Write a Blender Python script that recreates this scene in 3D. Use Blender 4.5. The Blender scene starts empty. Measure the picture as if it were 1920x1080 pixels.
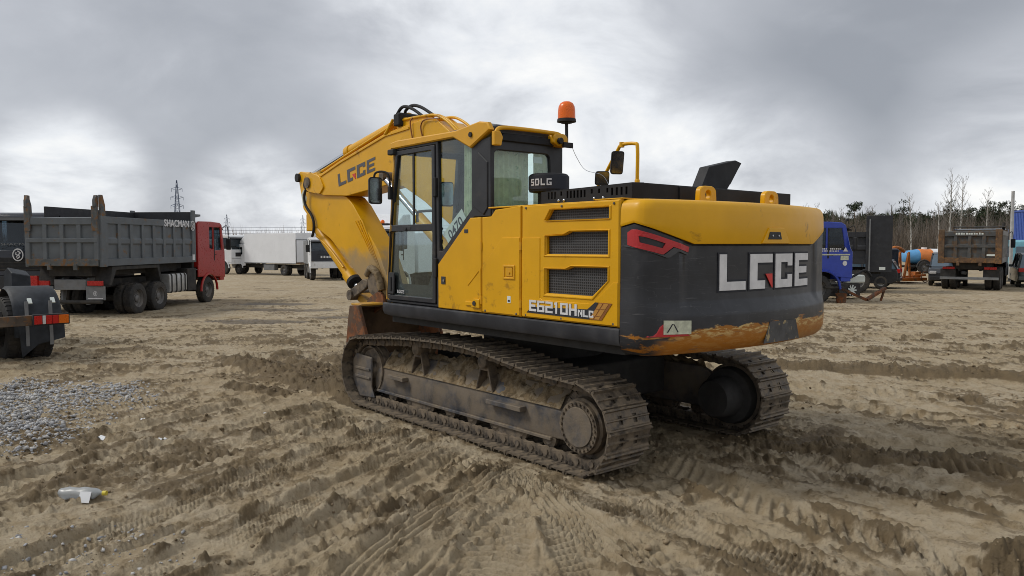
import bpy, bmesh, math, random
import numpy as np
from mathutils import Vector, Matrix
R = math.radians
random.seed(7)
rng = np.random.default_rng(11)
scene = bpy.context.scene
col = scene.collection

# ---------------------------------------------------------------- camera
CAMZ = 1.85
cam_d = bpy.data.cameras.new('camera')
cam_d.sensor_width = 36.0
cam_d.lens = 1450 / 1920 * 36.0
cam_d.clip_start = 0.05
cam_d.clip_end = 6000
cam = bpy.data.objects.new('camera', cam_d)
col.objects.link(cam)
cam.location = (0, 0, CAMZ)
cam.rotation_euler = (R(90 - 3.237), 0, 0)
scene.camera = cam

# ---------------------------------------------------------------- sky, sun, exposure
SUN_AZ, SUN_EL = -85.0, 46.0          # degrees from the view axis (+Y), height
world = bpy.data.worlds.new('World')
scene.world = world
world.use_nodes = True
wt = world.node_tree
wt.nodes.clear()
class NT:
    """small helper round a node tree"""
    def __init__(s, t): s.t = t
    def n(s, typ, **kw):
        nd = s.t.nodes.new(typ)
        for k, v in kw.items(): setattr(nd, k, v)
        return nd
    def l(s, a, b): s.t.links.new(a, b)
    def put(s, sock, v):
        if hasattr(v, 'links') and hasattr(v, 'is_output'): s.l(v, sock)
        else: sock.default_value = v
    def m(s, op, a, b=0.0, c=0.0, clamp=False):
        nd = s.n('ShaderNodeMath', operation=op, use_clamp=clamp)
        s.put(nd.inputs[0], a); s.put(nd.inputs[1], b); s.put(nd.inputs[2], c)
        return nd.outputs[0]
    def vm(s, op, a, b=(0, 0, 0)):
        nd = s.n('ShaderNodeVectorMath', operation=op)
        s.put(nd.inputs[0], a); s.put(nd.inputs[1], b)
        return nd.outputs['Value'] if op in ('DOT_PRODUCT', 'LENGTH', 'DISTANCE') else nd.outputs[0]
    def rng(s, v, a, b, c=0.0, d=1.0, smooth=True):
        nd = s.n('ShaderNodeMapRange', interpolation_type='SMOOTHSTEP' if smooth else 'LINEAR')
        s.put(nd.inputs[0], v)
        for i, x in enumerate((a, b, c, d)): s.put(nd.inputs[i + 1], x)
        return nd.outputs[0]
    def noise(s, vec, scale, detail=4.0, rough=0.55, dist=0.0):
        nd = s.n('ShaderNodeTexNoise')
        if vec is not None: s.l(vec, nd.inputs['Vector'])
        nd.inputs['Scale'].default_value = scale; nd.inputs['Detail'].default_value = detail
        nd.inputs['Roughness'].default_value = rough; nd.inputs['Distortion'].default_value = dist
        return nd.outputs[0]
    def mix(s, f, a, b, blend='MIX'):
        nd = s.n('ShaderNodeMix', data_type='RGBA', blend_type=blend)
        s.put(nd.inputs[0], f); s.put(nd.inputs[6], c4(a)); s.put(nd.inputs[7], c4(b))
        return nd.outputs[2]
def c4(c):
    if hasattr(c, 'is_output'): return c
    return tuple(c) if len(c) == 4 else tuple(c) + (1.0,)

W = NT(wt)
def direction(az, el):
    return (math.sin(R(az)) * math.cos(R(el)), math.cos(R(az)) * math.cos(R(el)), math.sin(R(el)))
sky = W.n('ShaderNodeTexSky', sky_type='NISHITA', sun_disc=False)
sky.sun_elevation = R(SUN_EL); sky.sun_rotation = R(SUN_AZ)
tc = W.n('ShaderNodeTexCoord')
dirv = tc.outputs['Generated']
sep = W.n('ShaderNodeSeparateXYZ'); W.l(dirv, sep.inputs[0])
zz = W.m('ADD', W.m('MAXIMUM', sep.outputs[2], 0.0), 0.42)
cmb = W.n('ShaderNodeCombineXYZ')
W.l(W.m('DIVIDE', sep.outputs[0], zz), cmb.inputs[0]); W.l(W.m('DIVIDE', sep.outputs[1], zz), cmb.inputs[1])
cp = cmb.outputs[0]
big = W.noise(cp, 0.75, 5.0, 0.52, 0.35)
mid = W.noise(cp, 2.5, 8.0, 0.58, 0.35)
tone = W.m('ADD', W.m('ADD', W.m('MULTIPLY', big, 0.66), W.m('MULTIPLY', mid, 0.66)), -0.165)
def blob(az, el, tight, amp):           # a broad bright opening or a dark bank of cloud
    d = W.vm('DOT_PRODUCT', dirv, direction(az, el))
    return W.m('MULTIPLY', W.m('MULTIPLY', W.rng(d, tight, 1.0), amp), W.rng(mid, 0.25, 0.7, 0.45, 1.5))
for args in [(4, 17, 0.94, 0.10), (-16, 24, 0.965, 0.03), (24, 16, 0.955, -0.26), (34, 5.0, 0.985, 0.20), (-24, 12.5, 0.960, -0.15), (-8, 8, 0.985, -0.05),
             (-29.5, 4.0, 0.9950, 0.24), (-18, 2.4, 0.9950, 0.20), (-34, 22, 0.95, 0.02), (18, 4, 0.988, 0.16), (9, 4, 0.99, 0.04)]:
    tone = W.m('ADD', tone, blob(*args))
ramp = W.n('ShaderNodeValToRGB')
W.l(tone, ramp.inputs[0])
e = ramp.color_ramp.elements
e[0].position = 0.24; e[0].color = (0.268, 0.285, 0.318, 1)
e[1].position = 0.86; e[1].color = (0.97, 0.95, 0.90, 1)
x = ramp.color_ramp.elements.new(0.42); x.color = (0.435, 0.452, 0.488, 1)
x = ramp.color_ramp.elements.new(0.60); x.color = (0.67, 0.69, 0.72, 1)
bg_sky = W.n('ShaderNodeBackground'); W.l(sky.outputs[0], bg_sky.inputs[0]); bg_sky.inputs[1].default_value = 0.08
bg_cl = W.n('ShaderNodeBackground'); W.l(ramp.outputs[0], bg_cl.inputs[0]); bg_cl.inputs[1].default_value = 1.0
mx = W.n('ShaderNodeMixShader'); mx.inputs[0].default_value = 0.95
W.l(bg_sky.outputs[0], mx.inputs[1]); W.l(bg_cl.outputs[0], mx.inputs[2])
wo = W.n('ShaderNodeOutputWorld'); W.l(mx.outputs[0], wo.inputs[0])

sun_d = bpy.data.lights.new('sun', 'SUN')
sun_d.energy = 1.5; sun_d.angle = R(14); sun_d.color = (1.0, 0.955, 0.88)
sun = bpy.data.objects.new('sun', sun_d); col.objects.link(sun)
sun.rotation_euler = Vector([-c for c in direction(SUN_AZ, SUN_EL)]).to_track_quat('-Z', 'Y').to_euler()

vs = scene.view_settings
vs.view_transform = 'Standard'; vs.look = 'None'; vs.exposure = 0.33; vs.gamma = 1.0
vs.use_curve_mapping = False
scene.cycles.pixel_filter_type = 'BLACKMAN_HARRIS'; scene.cycles.filter_width = 0.95
scene.cycles.max_bounces = 8
scene.cycles.transparent_max_bounces = 12
scene.cycles.caustics_reflective = False; scene.cycles.caustics_refractive = False

# ---------------------------------------------------------------- materials
M = {}
def mat(name, base, rough=0.6, metal=0.0, var=0.12, vscale=5.0, bump=0.0, bscale=60.0, dust=0.0, dustcol=(0.23, 0.18, 0.12),
        dscale=3.0, spec=0.4, coat=0.0, alt=None, altcover=0.5, altscale=4.0):
    m = bpy.data.materials.new(name); m.use_nodes = True
    t = NT(m.node_tree); p = m.node_tree.nodes['Principled BSDF']
    tcn = t.n('ShaderNodeTexCoord'); oc = tcn.outputs['Object']
    nz = t.noise(oc, vscale, 6.0, 0.6)
    lo = tuple(max(0, c * (1 - var)) for c in base); hi = tuple(min(1, c * (1 + var)) for c in base)
    c = t.mix(t.rng(nz, 0.3, 0.7), lo, hi)
    rv = t.m('ADD', rough, t.m('MULTIPLY', t.m('SUBTRACT', t.noise(oc, vscale * 2.3, 5.0, 0.65), 0.5), 0.25), clamp=True)
    if alt is not None:                                   # rust, chips, worn paint
        f = t.rng(t.noise(oc, altscale, 8.0, 0.68, 0.4), 0.62 - altcover * 0.3, 0.70 - altcover * 0.3)
        c = t.mix(f, c, alt)
    if dust > 0:
        geo = t.n('ShaderNodeNewGeometry'); sp = t.n('ShaderNodeSeparateXYZ'); t.l(geo.outputs['Normal'], sp.inputs[0])
        upf = t.rng(sp.outputs[2], 0.1, 0.9, 0.45 + 1.5 * max(0.0, dust - 0.5), 1.0)
        f = t.m('MULTIPLY', t.rng(t.noise(oc, dscale, 7.0, 0.62, 0.2), 0.62 - 0.42 * dust, 0.92 - 0.42 * dust), upf)
        f = t.m('MULTIPLY', f, min(1.0, 0.35 + dust * 0.65))
        c = t.mix(f, c, dustcol)
        rv = t.m('ADD', rv, t.m('MULTIPLY', f, 0.4), clamp=True)
    t.put(p.inputs['Base Color'], c); t.l(rv, p.inputs['Roughness'])
    p.inputs['Metallic'].default_value = metal
    p.inputs['Specular IOR Level'].default_value = spec
    if coat: p.inputs['Coat Weight'].default_value = coat; p.inputs['Coat Roughness'].default_value = 0.15
    if bump:
        b = t.n('ShaderNodeBump'); b.inputs['Strength'].default_value = bump; b.inputs['Distance'].default_value = 0.01
        t.l(t.noise(oc, bscale, 6.0, 0.65), b.inputs['Height']); t.l(b.outputs[0], p.inputs['Normal'])
    M[name] = m
    return m
def glass(name, tint=(0.62, 0.78, 0.78), through=0.9):
    m = bpy.data.materials.new(name); m.use_nodes = True
    nt = m.node_tree; nt.nodes.clear(); t = NT(nt)
    tr = t.n('ShaderNodeBsdfTransparent'); tr.inputs[0].default_value = c4(tint)
    gl = t.n('ShaderNodeBsdfGlossy'); gl.inputs['Roughness'].default_value = 0.03; gl.inputs[0].default_value = (0.9, 0.95, 1, 1)
    df = t.n('ShaderNodeBsdfDiffuse'); df.inputs[0].default_value = (0.22, 0.23, 0.23, 1)      # film of dust
    geo = t.n('ShaderNodeTexCoord')
    dirt = t.m('MULTIPLY', t.noise(geo.outputs['Object'], 3.0, 6.0, 0.6), (1 - through) * 2)
    m1 = t.n('ShaderNodeMixShader'); t.l(dirt, m1.inputs[0]); t.l(tr.outputs[0], m1.inputs[1]); t.l(df.outputs[0], m1.inputs[2])
    lw = t.n('ShaderNodeLayerWeight'); lw.inputs[0].default_value = 0.5
    f2 = t.m('ADD', t.m('MULTIPLY', t.m('POWER', lw.outputs['Facing'], 4.0), 0.6), 0.035, clamp=True)
    m2 = t.n('ShaderNodeMixShader'); t.l(f2, m2.inputs[0]); t.l(m1.outputs[0], m2.inputs[1]); t.l(gl.outputs[0], m2.inputs[2])
    o = t.n('ShaderNodeOutputMaterial'); t.l(m2.outputs[0], o.inputs[0])
    M[name] = m
    return m
SOIL = (0.235, 0.178, 0.112)
mat('yellow', (0.66, 0.340, 0.002), 0.40, var=0.06, vscale=2.0, dust=0.04, dscale=5.0, spec=0.28, coat=0.05, dustcol=(0.40, 0.26, 0.08), alt=(0.40, 0.20, 0.008), altcover=0.06, altscale=3.5)
mat('yellow_dirty', (0.53, 0.28, 0.02), 0.5, var=0.10, vscale=3.0, dust=0.55, dscale=4.0)
mat('yellow_trim', (0.63, 0.315, 0.006), 0.4, var=0.06, dust=0.05)
mat('black_paint', (0.020, 0.021, 0.025), 0.45, var=0.3, vscale=4.0, dust=0.18, dscale=6.0)
mat('skirt_paint', (0.026, 0.028, 0.035), 0.5, var=0.3, vscale=3.0, dust=0.42, dscale=3.0, dustcol=(0.12, 0.115, 0.105))
mat('cover_black', (0.014, 0.0145, 0.017), 0.6, var=0.25, dust=0.06, spec=0.25)
mat('rubber', (0.018, 0.018, 0.019), 0.8, var=0.3)
mat('chrome', (0.45, 0.46, 0.48), 0.16, 1.0, var=0.05)
mat('steel_dirty', (0.075, 0.064, 0.054), 0.55, 0.35, var=0.4, vscale=9.0, dust=0.72, dustcol=(0.27, 0.21, 0.145), dscale=10.0, bump=0.4, bscale=50)
mat('shoe', (0.095, 0.080, 0.066), 0.45, 0.45, var=0.4, vscale=8.0, dust=0.70, dustcol=(0.285, 0.225, 0.155), dscale=12.0, bump=0.5, bscale=45)
mat('frame_paint', (0.050, 0.056, 0.070), 0.55, 0.1, var=0.35, vscale=7.0, dust=0.72, dustcol=(0.245, 0.19, 0.125), dscale=3.4, bump=0.35, bscale=50)
mat('frame_dark', (0.03, 0.029, 0.028), 0.8, var=0.3, dust=0.35, dustcol=(0.09, 0.07, 0.05))
mat('mud', (0.165, 0.122, 0.072), 0.95, var=0.45, vscale=14.0, bump=1.0, bscale=70, alt=(0.24, 0.19, 0.125), altcover=0.45, altscale=9.0, spec=0.1)
mat('rust', (0.17, 0.062, 0.022), 0.85, var=0.35, vscale=9.0, dust=0.35, alt=(0.09, 0.05, 0.03), altcover=0.5, altscale=6)
mat('bucket_in', (0.085, 0.052, 0.027), 0.85, var=0.35, vscale=5.0, dust=0.35, bump=0.3)
mat('interior', (0.030, 0.031, 0.033), 0.7, var=0.2)
mat('interior_light', (0.30, 0.27, 0.13), 0.7, var=0.2)
mat('white_letter', (0.62, 0.62, 0.63), 0.5, var=0.10, vscale=9, dust=0.12)
mat('grey_letter', (0.075, 0.075, 0.085), 0.5, var=0.1)
mat('red_letter', (0.55, 0.03, 0.025), 0.45, var=0.1)
mat('red_emblem', (0.42, 0.018, 0.022), 0.4, var=0.12, coat=0.2)
mat('brown_line', (0.25, 0.09, 0.02), 0.6)
mat('sticker', (0.50, 0.52, 0.40), 0.6, var=0.2, vscale=20)
mat('paper', (0.62, 0.66, 0.62), 0.7, var=0.05)
mat('ink', (0.02, 0.022, 0.03), 0.7)
mat('curtain', (0.80, 0.86, 0.66), 0.85, var=0.12, vscale=14, alt=(0.40, 0.56, 0.36), altcover=0.10, altscale=18)
def cloth():
    m = M['curtain']; t = NT(m.node_tree); p = m.node_tree.nodes['Principled BSDF']
    tr = t.n('ShaderNodeBsdfTranslucent'); t.l(p.inputs['Base Color'].links[0].from_socket, tr.inputs[0])
    mx_ = t.n('ShaderNodeMixShader'); mx_.inputs[0].default_value = 0.5; t.l(p.outputs[0], mx_.inputs[1]); t.l(tr.outputs[0], mx_.inputs[2])
    t.l(mx_.outputs[0], m.node_tree.nodes['Material Output'].inputs[0])
cloth()
glass('cab_glass', (0.90, 0.955, 0.95), 0.99)
glass('truck_glass', (0.50, 0.56, 0.60), 0.97)
def amber(name, c, em):
    m = mat(name, c, 0.28, var=0.05, coat=0.1, spec=0.3); p = m.node_tree.nodes['Principled BSDF']
    p.inputs['Transmission Weight'].default_value = 0.25
    return m
amber('amber', (1.0, 0.17, 0.0), 0); amber('lamp_red', (0.55, 0.02, 0.015), 0); amber('lamp_orange', (0.75, 0.16, 0.01), 0); amber('lamp_white', (0.7, 0.7, 0.7), 0)

# ---------------------------------------------------------------- mesh builder
class MB:
    def __init__(s): s.v = []; s.f = []
    def add(s, vs, fs):
        o = len(s.v); s.v += [tuple(p) for p in vs]; s.f += [tuple(i + o for i in f) for f in fs]; return s
    def box(s, x0, x1, y0, y1, z0, z1):
        return s.add([(x0, y0, z0), (x1, y0, z0), (x1, y1, z0), (x0, y1, z0), (x0, y0, z1), (x1, y0, z1), (x1, y1, z1), (x0, y1, z1)],
                     [(0, 3, 2, 1), (4, 5, 6, 7), (0, 1, 5, 4), (1, 2, 6, 5), (2, 3, 7, 6), (3, 0, 4, 7)])
    def prism(s, pts, ax, a, b):
        mk = {'y': lambda p, t: (p[0], t, p[1]), 'x': lambda p, t: (t, p[0], p[1]), 'z': lambda p, t: (p[0], p[1], t)}[ax]
        n = len(pts)
        return s.add([mk(p, a) for p in pts] + [mk(p, b) for p in pts],
                     [tuple(range(n))[::-1], tuple(range(n, 2 * n))] + [(i, (i + 1) % n, n + (i + 1) % n, n + i) for i in range(n)])
    def loft(s, rings, caps=True, closed=True):
        n = len(rings[0]); o = len(s.v)
        for r in rings: s.v += [tuple(p) for p in r]
        for k in range(len(rings) - 1):
            for i in range(n if closed else n - 1):
                j = (i + 1) % n
                s.f.append((o + k * n + i, o + k * n + j, o + (k + 1) * n + j, o + (k + 1) * n + i))
        if caps and closed:
            s.f.append(tuple(o + i for i in range(n))[::-1]); s.f.append(tuple(o + (len(rings) - 1) * n + i for i in range(n)))
        return s
    def tube(s, pts, r, n=8, caps=True):
        pts = [Vector(p) for p in pts]; rings = []
        rs = r if isinstance(r, (list, tuple)) else [r] * len(pts)
        ref = None
        for i, p in enumerate(pts):
            d = (pts[min(i + 1, len(pts) - 1)] - pts[max(i - 1, 0)]).normalized()
            if ref is None: ref = d.orthogonal().normalized()
            a = (ref - d * ref.dot(d))
            a = a.normalized() if a.length > 1e-5 else d.orthogonal().normalized()
            ref = a; b = d.cross(a)
            rings.append([p + (a * math.cos(2 * math.pi * k / n) + b * math.sin(2 * math.pi * k / n)) * rs[i] for k in range(n)])
        return s.loft(rings, caps)
    def cyl(s, p0, p1, r0, r1=None, n=16): return s.tube([p0, p1], [r0, r0 if r1 is None else r1], n)
    def bar(s, p0, p1, w, h, up=(0, 0, 1)):
        p0, p1, up = Vector(p0), Vector(p1), Vector(up); d = (p1 - p0).normalized()
        a = d.cross(up).normalized() * w / 2; b = a.cross(d).normalized() * h / 2
        return s.loft([[p + a + b, p - a + b, p - a - b, p + a - b] for p in (p0, p1)])
    def lathe(s, prof, o=(0, 0, 0), d=(0, 1, 0), n=24, close=False, caps=True):
        o, d = Vector(o), Vector(d).normalized(); a = d.orthogonal().normalized(); b = d.cross(a)
        rings = [[o + d * t + (a * math.cos(2 * math.pi * k / n) + b * math.sin(2 * math.pi * k / n)) * r for k in range(n)] for r, t in prof]
        if close: rings.append(rings[0])
        return s.loft(rings, caps and not close)
    def build(s, name, m, parent=None, bevel=0.0, smooth=None, seg=2):
        me = bpy.data.meshes.new(name); me.from_pydata(s.v, [], s.f); me.validate()
        bm = bmesh.new(); bm.from_mesh(me); bmesh.ops.remove_doubles(bm, verts=bm.verts, dist=1e-5) if smooth else None
        bmesh.ops.recalc_face_normals(bm, faces=bm.faces); bm.to_mesh(me); bm.free()
        return link(name, me, m, parent, bevel, smooth, seg)
def link(name, me, m, parent=None, bevel=0.0, smooth=None, seg=2):
    o = bpy.data.objects.new(name, me); col.objects.link(o)
    if m is not None: me.materials.append(M[m] if isinstance(m, str) else m)
    if parent is not None: o.parent = parent
    if bevel:
        b = o.modifiers.new('bevel', 'BEVEL'); b.width = bevel; b.segments = seg; b.limit_method = 'ANGLE'; b.angle_limit = R(32); b.harden_normals = True
        me.shade_smooth()
    elif smooth:
        me.shade_smooth(); me.set_sharp_from_angle(angle=R(smooth))
    return o
def B(name, m, parent, bevel=0.0, smooth=None, **kw):
    """one-box part"""
    return MB().box(*kw['b']).build(name, m, parent, bevel, smooth)
def thing(name, label, cat, loc=(0, 0, 0), rz=0.0, group=None):
    o = bpy.data.objects.new(name, None); col.objects.link(o); o.empty_display_size = 0.2
    o.location = loc; o.rotation_euler = (0, 0, R(rz)); return tag(o, label, cat, group)
def tag(o, label=None, cat=None, group=None, kind=None):
    for k, v in (('label', label), ('category', cat), ('group', group), ('kind', kind)):
        if v: o[k] = v
    return o
def copy_tree(o, parent=None):
    c = o.copy(); col.objects.link(c); c.parent = parent
    for ch in list(o.children):
        copy_tree(ch, c)
    return c
def in_poly(p, poly):
    x, y = p; c = False; n = len(poly)
    for i in range(n):
        x0, y0 = poly[i][0], poly[i][1]; x1, y1 = poly[i - 1][0], poly[i - 1][1]
        if (y0 > y) != (y1 > y) and x < (x1 - x0) * (y - y0) / (y1 - y0) + x0: c = not c
    return c
def inset(loop, d):
    """offset a loop to the left of its direction (towards the inside if counter-clockwise) by d"""
    n = len(loop); out = []
    for i in range(n):
        p, a, b = Vector(loop[i]), Vector(loop[i - 1]), Vector(loop[(i + 1) % n])
        e0, e1 = (p - a).normalized(), (b - p).normalized(); n0, n1 = Vector((-e0.y, e0.x)), Vector((-e1.y, e1.x))
        m = n0 + n1; m = m / max(0.35, m.length_squared) * 2 if m.length_squared > 1e-6 else n0
        out.append(tuple(p + m * d))
    return out
def area2(l): return sum(l[i - 1][0] * l[i][1] - l[i][0] * l[i - 1][1] for i in range(len(l)))
def curve_mesh(outer, holes=(), thick=0.02, bevel=0.0, fill=0.0):
    """flat plate with holes and a chamfered front edge; lies in XY, centred on Z, front at +Z"""
    from mathutils.geometry import delaunay_2d_cdt
    loops = [[tuple(p) for p in outer]] + [[tuple(p) for p in h] for h in holes]
    loops = [[q for i, q in enumerate(l) if (Vector(q) - Vector(l[i - 1])).length > 1e-4] for l in loops]
    loops = [l[::-1] if (area2(l) < 0) == (i == 0) and area2(l) != 0 else l for i, l in enumerate(loops)]   # outer ccw, holes cw
    fronts = [inset(l, bevel) for l in loops] if bevel else loops
    mb = MB()
    for lp, z, flip in ((fronts, thick / 2, False), (loops, -thick / 2, True)):
        pts = []; eds = []
        for l in lp:
            o = len(pts); pts += [Vector(p) for p in l]; eds += [(o + i, o + (i + 1) % len(l)) for i in range(len(l))]
        if fill:
            xs = [p[0] for p in lp[0]]; ys_ = [p[1] for p in lp[0]]
            gx = min(xs)
            while gx < max(xs):
                gy = min(ys_)
                while gy < max(ys_):
                    if in_poly((gx, gy), lp[0]) and not any(in_poly((gx, gy), h) for h in lp[1:]): pts.append(Vector((gx, gy)))
                    gy += fill
                gx += fill
        V_, E_, F_, *_r = delaunay_2d_cdt(pts, eds, [], 0, 1e-6)
        keep = []
        for f in F_:
            c = sum((V_[i] for i in f), Vector((0, 0))) / len(f)
            if in_poly(c, lp[0]) and not any(in_poly(c, h) for h in lp[1:]): keep.append(tuple(f)[::-1] if flip else tuple(f))
        mb.add([(v.x, v.y, z) for v in V_], keep)
    for l, f in zip(loops, fronts):
        n = len(l)
        rings = [[(p[0], p[1], -thick / 2) for p in l]] + ([[(p[0], p[1], thick / 2 - bevel) for p in l], [(p[0], p[1], thick / 2) for p in f]] if bevel else [[(p[0], p[1], thick / 2) for p in l]])
        mb.loft(rings, False)
    me = bpy.data.meshes.new('plate'); me.from_pydata(mb.v, [], mb.f); me.validate()
    return me
def rounded(pts, r, n=3):
    """round the corners of a 2D polygon"""
    out = []; k = len(pts)
    for i in range(k):
        p, a, b = Vector(pts[i]), Vector(pts[i - 1]), Vector(pts[(i + 1) % k])
        da, db = (a - p), (b - p); rr = min(r, da.length * 0.45, db.length * 0.45)
        p0, p1 = p + da.normalized() * rr, p + db.normalized() * rr
        for j in range(n + 1):
            t = j / n; out.append(tuple(p0 * (1 - t) ** 2 + p * 2 * t * (1 - t) + p1 * t * t))
    return out
AX = {'y': lambda x, y, z: (x, z, y), 'x': lambda x, y, z: (z, x, y), 'z': lambda x, y, z: (x, y, z)}
def plate(name, outer, holes, ax, at, thick, m, parent, bevel=0.004, rad=0.0, flip=None):
    """plate whose outline is given in the two axes other than ax; it spans at-thick/2 .. at+thick/2 along ax"""
    if rad: outer = rounded(outer, rad); holes = [rounded(h, rad) for h in holes]
    me = curve_mesh(outer, holes, thick, bevel)
    if flip is None: flip = at < 0
    for v in me.vertices: v.co = AX[ax](v.co.x, v.co.y, at + (-v.co.z if flip else v.co.z))
    bm = bmesh.new(); bm.from_mesh(me); bmesh.ops.remove_doubles(bm, verts=bm.verts, dist=1e-5); bmesh.ops.recalc_face_normals(bm, faces=bm.faces); bm.to_mesh(me); bm.free()
    return link(name, me, m, parent, 0, 35)
def text_mesh(txt, size=1.0, bold=0.0, shear=0.0, thick=0.004):
    cu = bpy.data.curves.new('txt', 'FONT'); cu.body = txt; cu.size = size; cu.offset = bold; cu.shear = shear; cu.extrude = thick; cu.align_x = 'CENTER'; cu.align_y = 'CENTER'
    ob = bpy.data.objects.new('txt', cu); me = bpy.data.meshes.new_from_object(ob)
    bpy.data.objects.remove(ob); bpy.data.curves.remove(cu); me.materials.clear()
    return me
def text(name, txt, size, m, parent, loc, xdir, ydir, width=None, bold=0.0, thick=0.004, shear=0.0):
    me = text_mesh(txt, size, bold, shear, thick)
    xs = [v.co.x for v in me.vertices]; k = 1.0 if not width else width / (max(xs) - min(xs))
    xd, yd, L = Vector(xdir).normalized(), Vector(ydir).normalized(), Vector(loc); zd = xd.cross(yd)
    for v in me.vertices: v.co = L + xd * v.co.x * k + yd * v.co.y + zd * v.co.z
    return link(name, me, m, parent)
def worn_line(name, m, parent, loc, xdir, ydir, width, height, n, seed):
    """a line of writing too worn or distant to read: a row of small unequal strokes"""
    q = random.Random(seed); xd, yd, L = Vector(xdir).normalized(), Vector(ydir).normalized(), Vector(loc); zd = xd.cross(yd); mb = MB(); x = -width / 2
    for k in range(n):
        w = width / n * q.uniform(0.5, 0.8); h0 = height * q.uniform(0.75, 1.0)
        a = L + xd * x - yd * height / 2; mb.loft([[a + zd * o, a + xd * w + zd * o, a + xd * w + yd * h0 + zd * o, a + yd * h0 + zd * o] for o in (0, 0.003)]); x += width / n
    return mb.build(name, m, parent)
# block letters: non-overlapping rectangles in a unit cell
GL = {
 'L': [(0, 0, 1, .24), (0, .24, .26, 1)],
 'G': [(0, 0, .66, .24), (0, .24, .31, .75), (0, .75, 1, 1)],
 'C': [(0, 0, 1, .24), (0, .24, .31, .75), (0, .75, 1, 1), (.72, .24, 1, .38), (.72, .64, 1, .75)],
 'E': [(0, 0, 1, .21), (0, .21, .27, .79), (0, .79, 1, 1), (.27, .4, .88, .6)],
 '6': [(0, 0, 1, .18), (0, .18, .26, .82), (0, .82, 1, 1), (.26, .44, 1, .6), (.74, .18, 1, .44)],
 '2': [(0, 0, 1, .18), (0, .18, .26, .42), (0, .42, 1, .6), (.74, .6, 1, .82), (0, .82, 1, 1)],
 '1': [(.3, 0, .62, 1), (.08, .78, .3, .96)],
 '0': [(0, 0, 1, .18), (0, .18, .26, .82), (.74, .18, 1, .82), (0, .82, 1, 1)],
 'H': [(0, 0, .27, 1), (.73, 0, 1, 1), (.27, .41, .73, .6)],
 'N': [(0, 0, .25, 1), (.75, 0, 1, 1), (.25, .62, .5, .92), (.5, .3, .75, .62)],
 'D': [(0, 0, .92, .2), (0, .2, .27, .8), (.7, .2, 1, .8), (0, .8, .92, 1)],
 'S': [(0, 0, 1, .2), (.74, .2, 1, .4), (0, .4, 1, .6), (0, .6, .26, .8), (0, .8, 1, 1)],
 'g': [(0, 0, 1, .2), (0, .2, .26, .8), (0, .8, 1, 1), (.72, .2, 1, .5), (.5, .36, .72, .5)],
}
def block_text(cells, mapfn, name, m, parent, n=3, thick=0.004):
    """cells: (char, x0, y0, x1, y1); mapfn(x, y, off) -> point; raised letters"""
    mb = MB()
    for ch, x0, y0, x1, y1 in cells:
        for a, b, c, d in GL[ch]:
            X0, X1, Y0, Y1 = x0 + (x1 - x0) * a, x0 + (x1 - x0) * c, y0 + (y1 - y0) * b, y0 + (y1 - y0) * d
            solid_patch(mb, [(X0, Y0), (X1, Y0), (X1, Y1), (X0, Y1)], mapfn, thick, n)
    return mb.build(name, m, parent)
def solid_patch(mb, q, mapfn, thick, n=3, base=0.0):
    """four-cornered patch bent onto a surface, with thickness"""
    P = lambda i, j: ((1 - j) * ((1 - i) * q[0][0] + i * q[1][0]) + j * ((1 - i) * q[3][0] + i * q[2][0]), (1 - j) * ((1 - i) * q[0][1] + i * q[1][1]) + j * ((1 - i) * q[3][1] + i * q[2][1]))
    mb.loft([[mapfn(*P(k / n, 0), base), mapfn(*P(k / n, 1), base), mapfn(*P(k / n, 1), base + thick), mapfn(*P(k / n, 0), base + thick)] for k in range(n + 1)])
def smooth_pts(pts, k=6):
    """Catmull-Rom through the points"""
    P = [Vector(p) for p in pts]; out = []
    for i in range(len(P) - 1):
        a, b, c, d = P[max(i - 1, 0)], P[i], P[i + 1], P[min(i + 2, len(P) - 1)]
        for j in range(k):
            t = j / k
            out.append(0.5 * ((2 * b) + (c - a) * t + (2 * a - 5 * b + 4 * c - d) * t * t + (3 * b - a - 3 * c + d) * t ** 3))
    return out + [P[-1]]
def sstep(a, b, x):
    t = np.clip((x - a) / (b - a), 0, 1); return t * t * (3 - 2 * t)

# ================================================================ GROUND
def _hash(ix, iy, seed):
    h = (ix.astype(np.int64) * 374761393 + iy.astype(np.int64) * 668265263 + seed * 1442695041) & 0xffffffff
    h = ((h ^ (h >> 13)) * 1274126177) & 0xffffffff
    return ((h ^ (h >> 16)) & 0xffff) / 65535.0
def vnoise(x, y, seed=0):
    ix = np.floor(x); iy = np.floor(y); fx = x - ix; fy = y - iy
    fx = fx * fx * fx * (fx * (fx * 6 - 15) + 10); fy = fy * fy * fy * (fy * (fy * 6 - 15) + 10)
    a = _hash(ix, iy, seed); b = _hash(ix + 1, iy, seed); c = _hash(ix, iy + 1, seed); d = _hash(ix + 1, iy + 1, seed)
    return (a * (1 - fx) + b * fx) * (1 - fy) + (c * (1 - fx) + d * fx) * fy
def fbm(x, y, wl, octv=4, seed=0, gain=0.5):
    s = 0; amp = 1; tot = 0; f = 1 / wl
    for o in range(octv):
        ca, sa = math.cos(o * 1.3 + seed), math.sin(o * 1.3 + seed)
        s = s + amp * vnoise((x * ca - y * sa) * f + 17.3 * o, (x * sa + y * ca) * f - 9.1 * o, seed * 31 + o); tot += amp; amp *= gain; f *= 2.03
    return s / tot
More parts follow.
